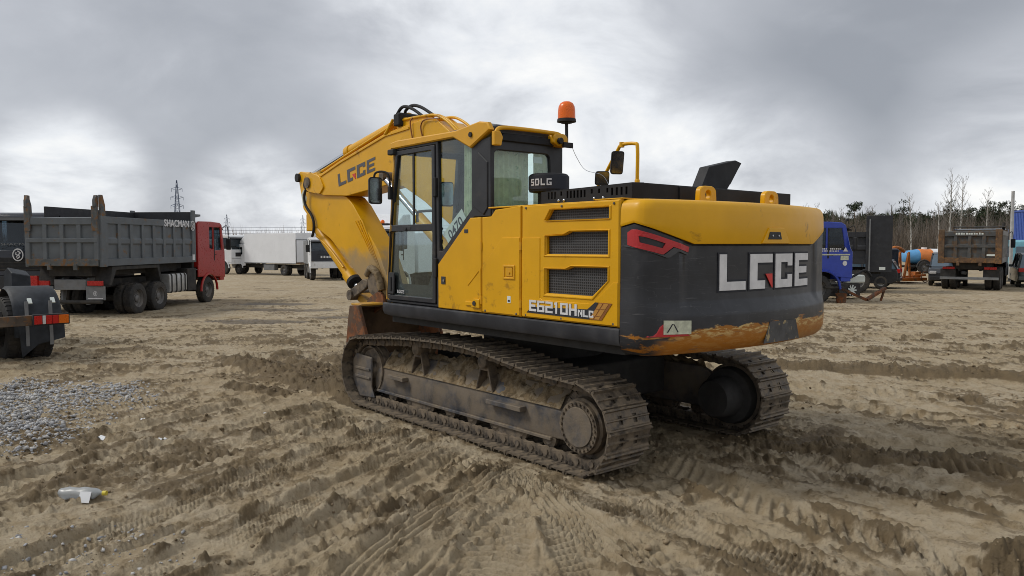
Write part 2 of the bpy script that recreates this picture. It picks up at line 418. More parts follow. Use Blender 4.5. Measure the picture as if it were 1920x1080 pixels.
def worley(x, y, cell, seed=0):
    """distance to the nearest of jittered lattice points, in cells"""
    x = x / cell; y = y / cell; ix = np.floor(x); iy = np.floor(y); best = np.full(x.shape, 9.0)
    for dx in (-1, 0, 1):
        for dy in (-1, 0, 1):
            cx = ix + dx; cy = iy + dy
            px = cx + _hash(cx, cy, seed); py = cy + _hash(cx, cy, seed + 7)
            best = np.minimum(best, (px - x) ** 2 + (py - y) ** 2)
    return np.sqrt(best)
def base_z(x, y):
    """the lie of the land: level round the digger, falling away a little behind it"""
    x = np.asarray(x, float); y = np.asarray(y, float)
    return -0.57 * sstep(9.5, 28, y) * (1 - 0.45 * sstep(-2, 12, x)) - 0.02
def gz(x, y): return float(base_z(x, y))

# polar sheet: fine where the camera stands, coarse towards the horizon and behind
ang = np.concatenate([np.linspace(-math.pi, -0.82, 40, endpoint=False), np.linspace(-0.82, 0.82, 1150), np.linspace(0.82, math.pi, 41)[1:-1]])
rad = np.concatenate([[0.05, 0.6, 1.4, 2.2, 2.8], 3.2 * np.exp(np.linspace(0, math.log(75 / 3.2), 690)), [85, 100, 120, 150, 200, 280, 400, 600, 900, 1400, 2200, 3500]])
NA, NR = len(ang), len(rad)
GA, GR_ = np.meshgrid(ang, rad)
GX = (GR_ * np.sin(GA)).ravel(); GY = (GR_ * np.cos(GA)).ravel()
fade = 1 - sstep(45, 75, GR_.ravel())
Hh = base_z(GX, GY)
wet = np.zeros_like(Hh); rough = np.zeros_like(Hh); ironed = np.zeros_like(Hh)
lump = fbm(GX, GY, 2.6, 3, 3) - 0.5
Hh += fade * 0.05 * lump
moist = sstep(0.50, 0.68, fbm(GX, GY, 1.7, 5, 21))          # patches of darker, damp soil
rough += 0.35 * sstep(0.45, 0.7, fbm(GX, GY, 1.1, 3, 8))

def rut(pts, w, depth, berm=0.03, lug=0.012, pitch=0.12, style='chev', damp=0.35, crumble=0.6, edge=0.03):
    """a wheel or crawler track pressed into the soil along a line"""
    global Hh
    P = np.array([(p[0], p[1]) for p in smooth_pts([(a, b, 0) for a, b in pts], 5)])
    lo = P.min(0) - w - 0.4; hi = P.max(0) + w + 0.4
    idx = np.nonzero((GX > lo[0]) & (GX < hi[0]) & (GY > lo[1]) & (GY < hi[1]))[0]
    if len(idx) == 0: return
    x, y = GX[idx], GY[idx]
    best = np.full(len(idx), 1e9); sd = np.zeros(len(idx)); sl = np.zeros(len(idx)); L = 0
    for a, b in zip(P[:-1], P[1:]):
        d = b - a; ln = math.hypot(*d)
        if ln < 1e-6: continue
        d = d / ln
        t = np.clip((x - a[0]) * d[0] + (y - a[1]) * d[1], 0, ln)
        ex, ey = x - a[0] - t * d[0], y - a[1] - t * d[1]
        dist = np.hypot(ex, ey); side = np.sign(d[0] * ey - d[1] * ex)
        m = dist < best
        best[m] = dist[m]; sd[m] = (dist * side)[m]; sl[m] = (L + t)[m]; L += ln
    n1 = fbm(x, y, 0.35, 3, 5) - 0.5; n2 = fbm(x, y, 0.9, 2, 15)
    ends = sstep(0, 0.35, sl) * (1 - sstep(L - 0.35, L, sl))
    dd = np.abs(sd + n1 * edge * 1.6); hw = w / 2
    inside = (1 - sstep(hw - edge, hw + edge * 0.6, dd)) * ends * (0.55 + 0.75 * n2)
    inside = np.clip(inside, 0, 1)
    bm_ = np.exp(-((dd - hw - edge * 1.1) / (edge * 0.95)) ** 2) * ends * np.clip(fbm(x, y, 0.28, 3, 41) * 2.6 - 0.75, 0, 1.3)
    if style == 'chev': ph = sl / pitch + np.abs(sd) / w * 1.6
    elif style == 'bar': ph = sl / pitch
    elif style == 'rib': ph = sd / pitch
    else: ph = sl / pitch + sd / w * 2.2
    pat = np.tanh(3.0 * np.sin(2 * math.pi * ph)) * np.clip(fbm(x, y, 0.5, 2, 77) * 2.6 - 0.40, 0, 1)
    Hh[idx] += -0.62 * depth * inside + 0.55 * berm * bm_ + 1.5 * lug * pat * inside
    rough[idx] = np.maximum(rough[idx] * (1 - 0.75 * inside), crumble * np.clip(bm_ * 1.3, 0, 1))
    wet[idx] = np.maximum(wet[idx], damp * np.clip(0.35 * inside + bm_ * 0.9, 0, 1))
    ironed[idx] = np.maximum(ironed[idx], inside)
def pair(pts, gauge, **kw):
    P = smooth_pts([(a, b, 0) for a, b in pts], 3)
    for s in (-1, 1):
        out = []
        for i, p in enumerate(P):
            d = (P[min(i + 1, len(P) - 1)] - P[max(i - 1, 0)]).normalized()
            out.append((p.x - d.y * gauge / 2 * s, p.y + d.x * gauge / 2 * s))
        rut(out, **kw)
# older truck tracks, sweeping up from the lower left past the front of the digger
rut([(-4.6, 4.4), (-3.9, 5.9), (-2.9, 7.5), (-1.9, 9.2), (-1.7, 11)], 0.30, 0.05, 0.05, 0.014, 0.11, 'chev', 0.5)
rut([(-4.2, 3.7), (-3.45, 5.3), (-2.5, 7.0), (-1.5, 8.9)], 0.30, 0.05, 0.055, 0.016, 0.11, 'chev', 0.55)
rut([(-3.3, 3.4), (-2.6, 4.9), (-1.9, 6.4), (-1.1, 8.0), (-0.6, 9.4)], 0.34, 0.05, 0.05, 0.012, 0.06, 'rib', 0.35)
rut([(-2.6, 3.3), (-1.9, 4.6), (-1.2, 6.0), (-0.6, 7.4)], 0.36, 0.055, 0.06, 0.012, 0.055, 'rib', 0.4)
rut([(-1.95, 3.3), (-1.4, 4.5), (-0.75, 6.1), (-0.3, 7.2)], 0.30, 0.05, 0.055, 0.012, 0.12, 'chev', 0.5)
rut([(-6.5, 5.0), (-4.6, 6.6), (-3.3, 8.4), (-2.6, 10.2)], 0.32, 0.045, 0.05, 0.012, 0.11, 'chev', 0.4)
rut([(-7.5, 5.6), (-5.2, 6.2), (-3.6, 7.2), (-2.0, 7.7), (-0.9, 7.6)], 0.28, 0.04, 0.045, 0.012, 0.05, 'rib', 0.4)
rut([(-1.0, 3.3), (-0.8, 4.6), (-0.1, 6.3), (0.15, 7.0)], 0.28, 0.035, 0.035, 0.012, 0.06, 'rib', 0.3)
rut([(-0.15, 3.3), (-0.12, 4.4), (-0.02, 5.5), (0.2, 6.6)], 0.42, 0.030, 0.025, 0.018, 0.085, 'chev', 0.25)
rut([(0.55, 3.3), (0.45, 4.3), (0.30, 5.4)], 0.36, 0.030, 0.030, 0.018, 0.085, 'chev', 0.3)
# the digger's own tracks, leading back from its sprockets
u2 = np.array([-0.643, 0.766]); 
rut([(0.75, 6.30), (1.45, 5.45), (2.2, 4.55), (3.1, 3.5)], 0.50, 0.045, 0.05, 0.010, 0.19, 'bar', 0.5, edge=0.06)
rut([(2.05, 7.35), (2.75, 6.5), (3.6, 5.45), (4.6, 4.2)], 0.50, 0.055, 0.06, 0.010, 0.19, 'bar', 0.75, edge=0.06)
rut([(1.3, 6.6), (1.85, 5.5), (2.5, 4.6), (3.4, 3.6)], 0.34, 0.06, 0.065, 0.016, 0.12, 'diag', 0.6)
rut([(1.9, 6.9), (2.6, 6.1), (3.3, 5.3), (4.2, 4.3)], 0.32, 0.06, 0.065, 0.016, 0.12, 'diag', 0.65)
rut([(2.6, 7.2), (3.4, 6.6), (4.4, 5.6), (5.4, 4.7)], 0.34, 0.06, 0.06, 0.018, 0.12, 'diag', 0.75)
rut([(1.6, 7.3), (3.0, 7.0), (4.6, 6.9), (6.6, 6.9)], 0.55, 0.03, 0.03, 0.008, 0.08, 'rib', 0.1)
rut([(3.0, 9.3), (3.9, 8.8), (5.2, 7.8), (6.6, 7.0)], 0.34, 0.06, 0.06, 0.022, 0.16, 'bar', 0.6)
rut([(3.2, 10.4), (4.6, 9.6), (6.2, 8.5), (7.6, 7.6)], 0.32, 0.045, 0.05, 0.014, 0.12, 'chev', 0.45)
rut([(2.2, 4.2), (3.2, 4.5), (4.6, 4.8), (6.0, 5.4)], 0.30, 0.05, 0.055, 0.014, 0.12, 'chev', 0.4)
rut([(1.1, 3.4), (1.9, 4.0), (3.0, 4.35), (4.3, 4.4)], 0.28, 0.045, 0.05, 0.014, 0.055, 'rib', 0.3)
# many fainter, older tracks following the same sweeps
rq = random.Random(17)
for k in range(30):
    left = k % 2 == 0
    if left:
        x0, y0 = rq.uniform(-5.5, 0.2), rq.uniform(3.4, 8.0); dx, dy = 0.45 + rq.gauss(0, .13), 0.89
    else:
        x0, y0 = rq.uniform(0.3, 5.5), rq.uniform(3.4, 8.5); dx, dy = -0.55 + rq.gauss(0, .16), 0.80
    L_ = rq.uniform(0.8, 2.2); cv = rq.gauss(0, 0.12)
    P_ = [(x0 - dx * L_ * t + cv * t * t, y0 - dy * L_ * t) for t in (-1, -0.4, 0.3, 1)]
    rut(P_, rq.choice((0.16, 0.22, 0.28, 0.34)), rq.uniform(0.012, 0.032), rq.uniform(0.012, 0.03), rq.uniform(0.006, 0.013), rq.choice((0.04, 0.05, 0.09, 0.12)), rq.choice(('rib', 'chev', 'diag', 'rib', 'bar')), rq.uniform(0.15, 0.6), 0.6, 0.02)
for k in range(14):
    x0, y0 = rq.uniform(-11, 12), rq.uniform(11.5, 24); dx = rq.choice((1, -1)) * rq.uniform(0.6, 1); dy = rq.gauss(0, .25); L_ = rq.uniform(2, 5)
    rut([(x0 - dx * L_ * t, y0 - dy * L_ * t + 0.3 * t * t) for t in (-1, -0.4, 0.3, 1)], 0.34, rq.uniform(0.03, 0.06), rq.uniform(0.03, 0.06), 0.014, 0.12, rq.choice(('chev', 'bar')), rq.uniform(0.3, 0.8), 0.7, 0.04)
# tracks crossing the yard further off
for y0, dx in ((11.8, 0), (13.6, 1), (16.0, -1), (19.0, 0.5), (23.5, 0), (28.0, 1), (33.0, 0)):
    rut([(-16, y0 + 0.5 + dx), (-9, y0 + dx * 0.4), (-3, y0 - 0.6), (3.5, y0 - 0.2), (9, y0 + 0.5), (18, y0 + 2 * dx)], 0.42, 0.06, 0.06, 0.012, 0.12, 'chev', 0.5, edge=0.08)
    rut([(-16, y0 + 2.4 + dx), (-9, y0 + 1.5 + dx * 0.4), (-3, y0 + 1.3), (3.5, y0 + 1.7), (9, y0 + 2.4), (18, y0 + 3 + 2 * dx)], 0.42, 0.06, 0.06, 0.012, 0.12, 'chev', 0.55, edge=0.08)
# ridge of pushed-up dark soil right of the digger and the scraped soil in front of its near track
def ridge(pts, w, h, damp, seed):
    P = np.array([(p[0], p[1]) for p in smooth_pts([(a, b, 0) for a, b in pts], 6)])
    lo = P.min(0) - w * 1.6; hi = P.max(0) + w * 1.6
    idx = np.nonzero((GX > lo[0]) & (GX < hi[0]) & (GY > lo[1]) & (GY < hi[1]))[0]
    x, y = GX[idx], GY[idx]; best = np.full(len(idx), 1e9)
    for a, b in zip(P[:-1], P[1:]):
        d = b - a; ln = math.hypot(*d) + 1e-9; d = d / ln
        t = np.clip((x - a[0]) * d[0] + (y - a[1]) * d[1], 0, ln)
        best = np.minimum(best, np.hypot(x - a[0] - t * d[0], y - a[1] - t * d[1]))
    n = fbm(x, y, 0.5, 4, seed)
    f = np.clip(1 - sstep(w * 0.25, w, best + (n - 0.5) * w * 0.9), 0, 1)
    Hh[idx] += 0.75 * h * f * (0.35 + 1.3 * n)
    wet[idx] = np.maximum(wet[idx], 1.4 * damp * sstep(0.15, 0.5, f)); rough[idx] = np.maximum(rough[idx], 1.0 * f); ironed[idx] *= (1 - f)
ridge([(4.0, 11.4), (5.6, 10.9), (7.4, 10.4), (9.5, 10.2)], 0.34, 0.16, 0.95, 61)
ridge([(-4.3, 12.1), (-3.4, 11.1), (-2.7, 10.1), (-2.0, 9.5), (-1.6, 9.1)], 0.42, 0.15, 0.95, 62)
ridge([(-3.3, 11.9), (-2.6, 11.0), (-1.9, 10.2)], 0.40, 0.10, 0.85, 63)
ridge([(-2.9, 12.6), (-1.9, 11.9), (-1.0, 12.1)], 0.42, 0.07, 0.8, 64)
ridge([(2.1, 7.5), (2.7, 7.2), (3.1, 7.5)], 0.24, 0.06, 0.9, 65)
ridge([(2.8, 7.0), (3.3, 6.6), (4.0, 6.4)], 0.30, 0.04, 0.85, 66)
ridge([(-3.6, 9.9), (-2.9, 9.6)], 0.30, 0.05, 0.7, 67)
ridge([(2.9, 4.5), (3.4, 4.6)], 0.20, 0.05, 0.5, 68)
# trodden soil under and round the digger
mcx, mcy = 0.374, 8.348
lx = (GX - mcx) * -0.643 + (GY - mcy) * 0.766; ly = (GX - mcx) * -0.766 + (GY - mcy) * -0.643
pad = np.zeros_like(Hh)
for c in (1.06, -1.06):
    pad = np.maximum(pad, (1 - sstep(0.30, 0.75, np.abs(ly - c))) * (1 - sstep(2.1, 2.7, np.abs(lx + 0.1))))
    bed = (1 - sstep(0.26, 0.34, np.abs(ly - c))) * (1 - sstep(1.9, 2.3, np.abs(lx)))
    wet = np.maximum(wet, bed * 0.5)
Hh = Hh * (1 - pad) + np.minimum(Hh, -0.045 + 0.02 * (fbm(GX, GY, 0.5, 3, 90) - 0.5)) * pad
rough *= 1 - 0.8 * pad
# fine relief: crumbs, clods and pitted crust
fade2 = 1 - sstep(20, 55, GR_.ravel())
# streaks combed along the direction of traffic
sl_ = sstep(-0.6, 0.9, GX)
aL = GX * 0.45 + GY * 0.89; cL = GX * 0.89 - GY * 0.45; aR = -GX * 0.55 + GY * 0.83; cR = GX * 0.83 + GY * 0.55
streak = (1 - sl_) * fbm(aL / 7.0, cL, 0.16, 4, 101) + sl_ * fbm(aR / 7.0, cR, 0.16, 4, 102)
streak2 = (1 - sl_) * fbm(aL / 5.0, cL, 0.6, 3, 103) + sl_ * fbm(aR / 5.0, cR, 0.6, 3, 104)
streakF = (1 - sl_) * fbm(aL / 3.0, cL, 0.055, 3, 105) + sl_ * fbm(aR / 3.0, cR, 0.055, 3, 106)
crumbF = sstep(0.50, 0.60, streakF + 0.35 * (fbm(GX, GY, 1.3, 3, 107) - 0.5) - 0.06 * ironed)
patchy = sstep(0.50, 0.62, 0.55 * fbm(GX, GY, 0.7, 4, 71) + 0.45 * streak2)            # crumbly, churned scabs between the smooth crust
crumbly = np.clip(np.maximum(rough, 0.80 * patchy * (1 - 0.55 * ironed)), 0, 1)
def domes(cell, r0, seed, far, m_):
    out = np.zeros_like(Hh); k_ = np.nonzero((GR_.ravel() < far) & (np.abs(GA.ravel()) < 0.8) & (m_ > 0.03))[0]
    w_ = worley(GX[k_] + 0.02 * np.sin(GY[k_] * 40), GY[k_], cell, seed); out[k_] = np.clip(1 - (w_ / r0) ** 2, 0, 1) ** 0.5; return out
big_ = domes(0.11, 0.55, 3, 26, rough); med_ = domes(0.055, 0.6, 5, 18, crumbly); sml_ = domes(0.028, 0.65, 9, 9, crumbly)
gate = sstep(0.38, 0.60, fbm(GX, GY, 0.20, 3, 33))
Hh += fade2 * crumbly * (0.034 * big_ * gate * rough + 0.032 * med_ * sstep(0.36, 0.60, fbm(GX, GY, 0.13, 3, 35)) + 0.016 * sml_)
Hh += fade2 * ((0.010 * (fbm(GX, GY, 0.22, 4, 51) - 0.5) + 0.016 * (fbm(GX, GY, 0.6, 3, 52) - 0.5)) * (1 - 0.4 * ironed) + 0.022 * (streak - 0.5) * (1 - rough) + 0.032 * (fbm(GX, GY, 0.075, 3, 57) - 0.5) * (1 - 0.65 * ironed))
edge_ = sstep(0.47, 0.50, fbm(GX, GY, 0.9, 5, 54)); Hh += fade2 * 0.012 * edge_ * (1 - ironed) * (1 - pad)      # broken edges of the dried crust
Hh += fade2 * 0.016 * crumbF * (0.5 + streakF) * (1 - 0.5 * pad)
churn = crumbly * np.clip(0.30 + 0.5 * big_ + 0.5 * med_, 0, 1)
wet = np.clip(np.maximum(0.78 * wet, 0.25 * moist) + 0.40 * patchy * np.clip(0.35 + 0.65 * med_, 0, 1) + 0.30 * rough * big_ + 0.30 * sstep(0.52, 0.66, streak) + 0.32 * crumbF * fade2 - 0.13, 0, 1.3)
# wet film and shallow puddles in the lorries' wheel tracks
pud = np.zeros_like(Hh)
for cx, cy, rx, ry in ((-7.5, 23.2, 2.4, 1.5), (-5.6, 25.5, 1.8, 0.9), (-8.6, 28.5, 3.2, 0.9), (-9.5, 31.5, 2.4, 0.9)):
    q = np.hypot((GX - cx) / rx, (GY - cy) / ry) + (fbm(GX, GY, 1.0, 4, 81) - 0.5) * 1.1
    pud = np.maximum(pud, 1 - sstep(0.55, 0.95, q))
Hh -= pud * 0.03
me = bpy.data.meshes.new('ground')
idx = np.arange(NA * NR).reshape(NR, NA)
nxt = np.roll(idx, -1, axis=1)
quads = np.stack([idx[:-1], nxt[:-1], nxt[1:], idx[1:]], -1).reshape(-1, 4)[:, ::-1]
me.vertices.add(NA * NR); me.vertices.foreach_set('co', np.stack([GX, GY, Hh], -1).astype(np.float32).ravel())
nq = len(quads)
me.loops.add(nq * 4); me.loops.foreach_set('vertex_index', quads.astype(np.int32).ravel())
me.polygons.add(nq); me.polygons.foreach_set('loop_start', np.arange(0, nq * 4, 4, dtype=np.int32)); me.polygons.foreach_set('loop_total', np.full(nq, 4, np.int32))
me.update(calc_edges=True)
for nm, arr in (('damp', wet), ('puddle', pud), ('pressed', ironed)):
    at = me.attributes.new(nm, 'FLOAT', 'POINT'); at.data.foreach_set('value', arr.astype(np.float32))
me.shade_smooth()
def ground_material():
    m = bpy.data.materials.new('soil'); m.use_nodes = True; t = NT(m.node_tree); p = m.node_tree.nodes['Principled BSDF']
    pos = t.n('ShaderNodeNewGeometry').outputs['Position']
    A = lambda nm: t.n('ShaderNodeAttribute', attribute_name=nm).outputs['Fac']
    damp, pudl, prs = A('damp'), A('puddle'), A('pressed')
    n1 = t.noise(pos, 0.5, 6, 0.6); n2 = t.noise(pos, 4.5, 7, 0.65); n3 = t.noise(pos, 38, 6, 0.7)
    dry = t.mix(t.rng(n1, 0.3, 0.7), (0.340, 0.272, 0.172), (0.415, 0.350, 0.252))
    dry = t.mix(t.rng(n2, 0.38, 0.72), dry, (0.275, 0.208, 0.120))
    dry = t.mix(t.m('MULTIPLY', t.rng(n3, 0.50, 0.68), 0.55), dry, (0.165, 0.120, 0.066))
    dry = t.mix(t.m('MULTIPLY', prs, 0.25), dry, (0.41, 0.335, 0.225))
    wetc = t.mix(t.rng(n2, 0.3, 0.7), (0.082, 0.056, 0.027), (0.155, 0.111, 0.059))
    wetc = t.mix(t.m('MULTIPLY', t.rng(n3, 0.48, 0.66), 0.4), wetc, (0.170, 0.125, 0.073))
    f = t.rng(t.m('ADD', damp, t.m('ADD', t.m('MULTIPLY', t.m('SUBTRACT', n2, 0.5), 0.75), t.m('MULTIPLY', t.m('SUBTRACT', n3, 0.5), 0.5))), 0.22, 0.62)
    f = t.m('MULTIPLY', f, 0.9)
    c = t.mix(f, dry, wetc)
    c = t.mix(t.m('MULTIPLY', pudl, 0.8), c, (0.085, 0.068, 0.05))
    t.put(p.inputs['Base Color'], c)
    pf = t.rng(t.m('ADD', pudl, t.m('MULTIPLY', t.m('SUBTRACT', n2, 0.5), 0.5)), 0.45, 0.75)
    t.put(p.inputs['Roughness'], t.m('SUBTRACT', t.m('SUBTRACT', 0.95, t.m('MULTIPLY', f, 0.14)), t.m('MULTIPLY', pf, 0.30)))
    t.put(p.inputs['Specular IOR Level'], t.m('SUBTRACT', 0.3, t.m('MULTIPLY', pf, 0.12)))
    b = t.n('ShaderNodeBump'); b.inputs['Distance'].default_value = 0.025
    t.put(b.inputs['Strength'], t.m('SUBTRACT', 0.9, t.m('MULTIPLY', pf, 0.85)))
    t.l(t.m('ADD', t.m('MULTIPLY', n3, 1.0), t.m('MULTIPLY', t.noise(pos, 120, 4, 0.7), 0.35)), b.inputs['Height']); t.l(b.outputs[0], p.inputs['Normal'])
    M['soil'] = m
ground_material()
ground = link('ground', me, 'soil'); tag(ground, 'pale sandy yard rutted by tyres and crawler tracks', None, kind='structure')
def surf(x, y):
    """height of the finished ground sheet"""
    r = math.hypot(x, y); a = math.atan2(x, y)
    i = int(np.clip(np.searchsorted(rad, r), 1, NR - 1)); j = int(np.clip(np.searchsorted(ang, a), 1, NA - 1))
    return float(Hh[i * NA + j])

# ================================================================ EXCAVATOR  (local X forward, Y towards its cab side, Z up)
EX = thing('excavator', 'yellow and black crawler excavator parked in the middle of the yard', 'excavator', (0.374, 8.348, 0.0), 130)
def xmat():
    # black counterweight casting: scuffed paint, scraped back to orange along the lower edge
    m = mat('cw_black', (0.020, 0.021, 0.025), 0.42, var=0.25, vscale=4.0, dust=0.22, dscale=4.0, dustcol=(0.13, 0.125, 0.12))
    t = NT(m.node_tree); p = m.node_tree.nodes['Principled BSDF']
    oc = t.n('ShaderNodeTexCoord').outputs['Object']
    old = p.inputs['Base Color'].links[0].from_socket
    sp = t.n('ShaderNodeSeparateXYZ'); t.l(oc, sp.inputs[0])
    mp = t.n('ShaderNodeMapping'); mp.inputs['Scale'].default_value = (2.2, 2.4, 11.0); t.l(oc, mp.inputs[0])
    st = t.noise(mp.outputs[0], 2.0, 9.0, 0.68, 0.5)
    mp2 = t.n('ShaderNodeMapping'); mp2.inputs['Scale'].default_value = (2.2, 2.6, 60.0); mp2.inputs['Rotation'].default_value = (0.05, 0, 0); t.l(oc, mp2.inputs[0])
    st2 = t.noise(mp2.outputs[0], 1.2, 9.0, 0.7, 0.4)
    z = sp.outputs[2]; y = sp.outputs[1]
    yl = t.rng(y, 1.12, 0.75, 0.55, 1.0)
    low = t.m('MULTIPLY', t.rng(z, 1.335, 1.12), yl)
    f = t.rng(t.m('ADD', t.m('MULTIPLY', low, 0.62), t.m('MULTIPLY', st, 0.75)), 0.70, 0.78)
    f = t.m('MULTIPLY', f, t.rng(z, 1.36, 1.31))
    f = t.m('MAXIMUM', f, t.m('MULTIPLY', t.rng(t.m('ADD', z, t.m('MULTIPLY', st, 0.10)), 1.20, 1.17), t.rng(y, 1.24, 1.10)))
    scr = t.mix(t.rng(t.noise(mp.outputs[0], 3.4, 8.0, 0.7, 0.3), 0.47, 0.58), (0.33, 0.125, 0.010), (0.56, 0.40, 0.16))
    scr = t.mix(t.m('MULTIPLY', t.rng(z, 1.19, 1.12), 0.85), scr, (0.34, 0.120, 0.008))
    scr = t.mix(t.m('MULTIPLY', t.rng(st2, 0.60, 0.66), 0.7), scr, (0.045, 0.042, 0.04))
    c = t.mix(f, old, scr)
    fine = t.m('MULTIPLY', t.rng(st2, 0.61, 0.68), 0.32)
    c = t.mix(fine, c, (0.20, 0.20, 0.205))
    # a few long curving scrapes
    wv = t.noise(mp.outputs[0], 0.8, 2.0, 0.5, 0.2)
    ln = t.m('MULTIPLY', t.rng(t.m('ABSOLUTE', t.m('SUBTRACT', wv, 0.52)), 0.004, 0.0), 0.10)
    c = t.mix(ln, c, (0.22, 0.22, 0.22))
    t.l(c, p.inputs['Base Color'])
    # perforated grille: hexagon holes
    g = bpy.data.materials.new('grille'); g.use_nodes = True; t = NT(g.node_tree); p = g.node_tree.nodes['Principled BSDF']; M['grille'] = g
    oc = t.n('ShaderNodeTexCoord').outputs['Object']
    mpp = t.n('ShaderNodeMapping'); mpp.inputs['Scale'].default_value = (1, 0, 1); t.l(oc, mpp.inputs[0])
    vo = t.n('ShaderNodeTexVoronoi'); vo.inputs['Scale'].default_value = 46; vo.inputs['Randomness'].default_value = 0.0; t.l(mpp.outputs[0], vo.inputs['Vector'])
    hole = t.rng(vo.outputs['Distance'], 0.30, 0.38)
    t.put(p.inputs['Base Color'], t.mix(hole, (0.003, 0.003, 0.003), (0.055, 0.055, 0.058))); p.inputs['Roughness'].default_value = 0.6
    bb = t.n('ShaderNodeBump'); bb.inputs['Distance'].default_value = 0.01; t.l(hole, bb.inputs['Height']); t.l(bb.outputs[0], p.inputs['Normal'])
xmat()
mat('stripe_gold', (0.45, 0.22, 0.04), 0.5)
mat('patch_grey', (0.060, 0.060, 0.062), 0.6, var=0.3, vscale=8, alt=(0.36, 0.28, 0.14), altcover=0.22, altscale=7)
mat('emblem_grey', (0.055, 0.056, 0.06), 0.5)

# ---- undercarriage -------------------------------------------------------
MB().box(-1.05, 1.05, -0.72, 0.72, 0.32, 0.70).prism([(-1.0, 0.2), (1.0, 0.2), (0.8, 0.32), (-0.8, 0.32)], 'y', -0.6, 0.6).build('carbody', 'frame_dark', EX, 0.03)
MB().cyl((0, 0, 0.70), (0, 0, 1.02), 0.62, n=40).cyl((0, 0, 0.84), (0, 0, 0.90), 0.68, n=40).build('slew_ring', 'frame_dark', EX, 0, 35)
def loop_path():
    """outline of the crawler chain (outer face of the shoes) in X, Z"""
    P = []
    for k in range(0, 19):                                      # round the sprocket, from below to above
        a = R(-90 - k * 10); P.append((-1.745 + 0.405 * math.cos(a), 0.360 + 0.400 * math.sin(a)))
    P += [(-1.30, 0.778), (-0.93, 0.825), (-0.55, 0.876), (-0.25, 0.900), (0.05, 0.908), (0.40, 0.900), (0.80, 0.884), (1.20, 0.858), (1.55, 0.822)]
    for k in range(0, 19):
        a = R(84 - k * 9.67); P.append((1.815 + 0.405 * math.cos(a), 0.385 + 0.415 * math.sin(a)))
    P += [(1.0, -0.035), (0, -0.036), (-1.0, -0.038)]
    return P
LP = np.array(loop_path() + loop_path()[:1]); LS = np.concatenate([[0], np.cumsum(np.hypot(*np.diff(LP, axis=0).T))]); LT = LS[-1]
NSH = int(round(LT / 0.190)); PITCH = LT / NSH
def on_loop(s):
    s %= LT
    p = Vector((np.interp(s, LS, LP[:, 0]), np.interp(s, LS, LP[:, 1])))
    q = Vector((np.interp((s + 0.05) % LT, LS, LP[:, 0]), np.interp((s + 0.05) % LT, LS, LP[:, 1]))); r0 = Vector((np.interp((s - 0.05) % LT, LS, LP[:, 0]), np.interp((s - 0.05) % LT, LS, LP[:, 1])))
    return p, math.atan2((q - r0).y, (q - r0).x)
def shoe_mesh(mb):      # local: X along the chain, Z outward = NEGATIVE side of path turn; origin on the outer face
    h = PITCH / 2 - 0.003
    for y0, y1 in ((-0.25, -0.108), (-0.062, 0.062), (0.108, 0.25)): mb.box(-h, h, y0, y1, -0.040, -0.026)
    for y0, y1 in ((-0.108, -0.062), (0.062, 0.108)):
        mb.box(-h, -0.045, y0, y1, -0.040, -0.026); mb.box(0.028, h, y0, y1, -0.040, -0.026)
    mb.prism([(h - 0.030, -0.028), (h - 0.020, 0.0), (h - 0.008, 0.0), (h, -0.028)], 'y', -0.25, 0.25)
    mb.prism([(-0.012, -0.027), (-0.006, -0.012), (0.004, -0.012), (0.010, -0.027)], 'y', -0.25, 0.25)
    mb.prism([(-h, -0.028), (-h + 0.006, -0.010), (-h + 0.016, -0.010), (-h + 0.026, -0.028)], 'y', -0.25, 0.25)
    return mb
def link_mesh(mb):
    for y in (-0.085, 0.085):
        mb.prism([(-0.105, -0.062), (-0.085, -0.042), (0.085, -0.042), (0.105, -0.062), (0.112, -0.092), (0.096, -0.120), (0.06, -0.132), (0.0, -0.122), (-0.06, -0.132), (-0.096, -0.120), (-0.112, -0.092)], 'y', y - 0.022, y + 0.022)
        for x in (-0.035, 0.035): mb.cyl((x, y - 0.03, -0.062), (x, y + 0.03, -0.062), 0.014, n=8)
    return mb
shoe0 = link0 = None
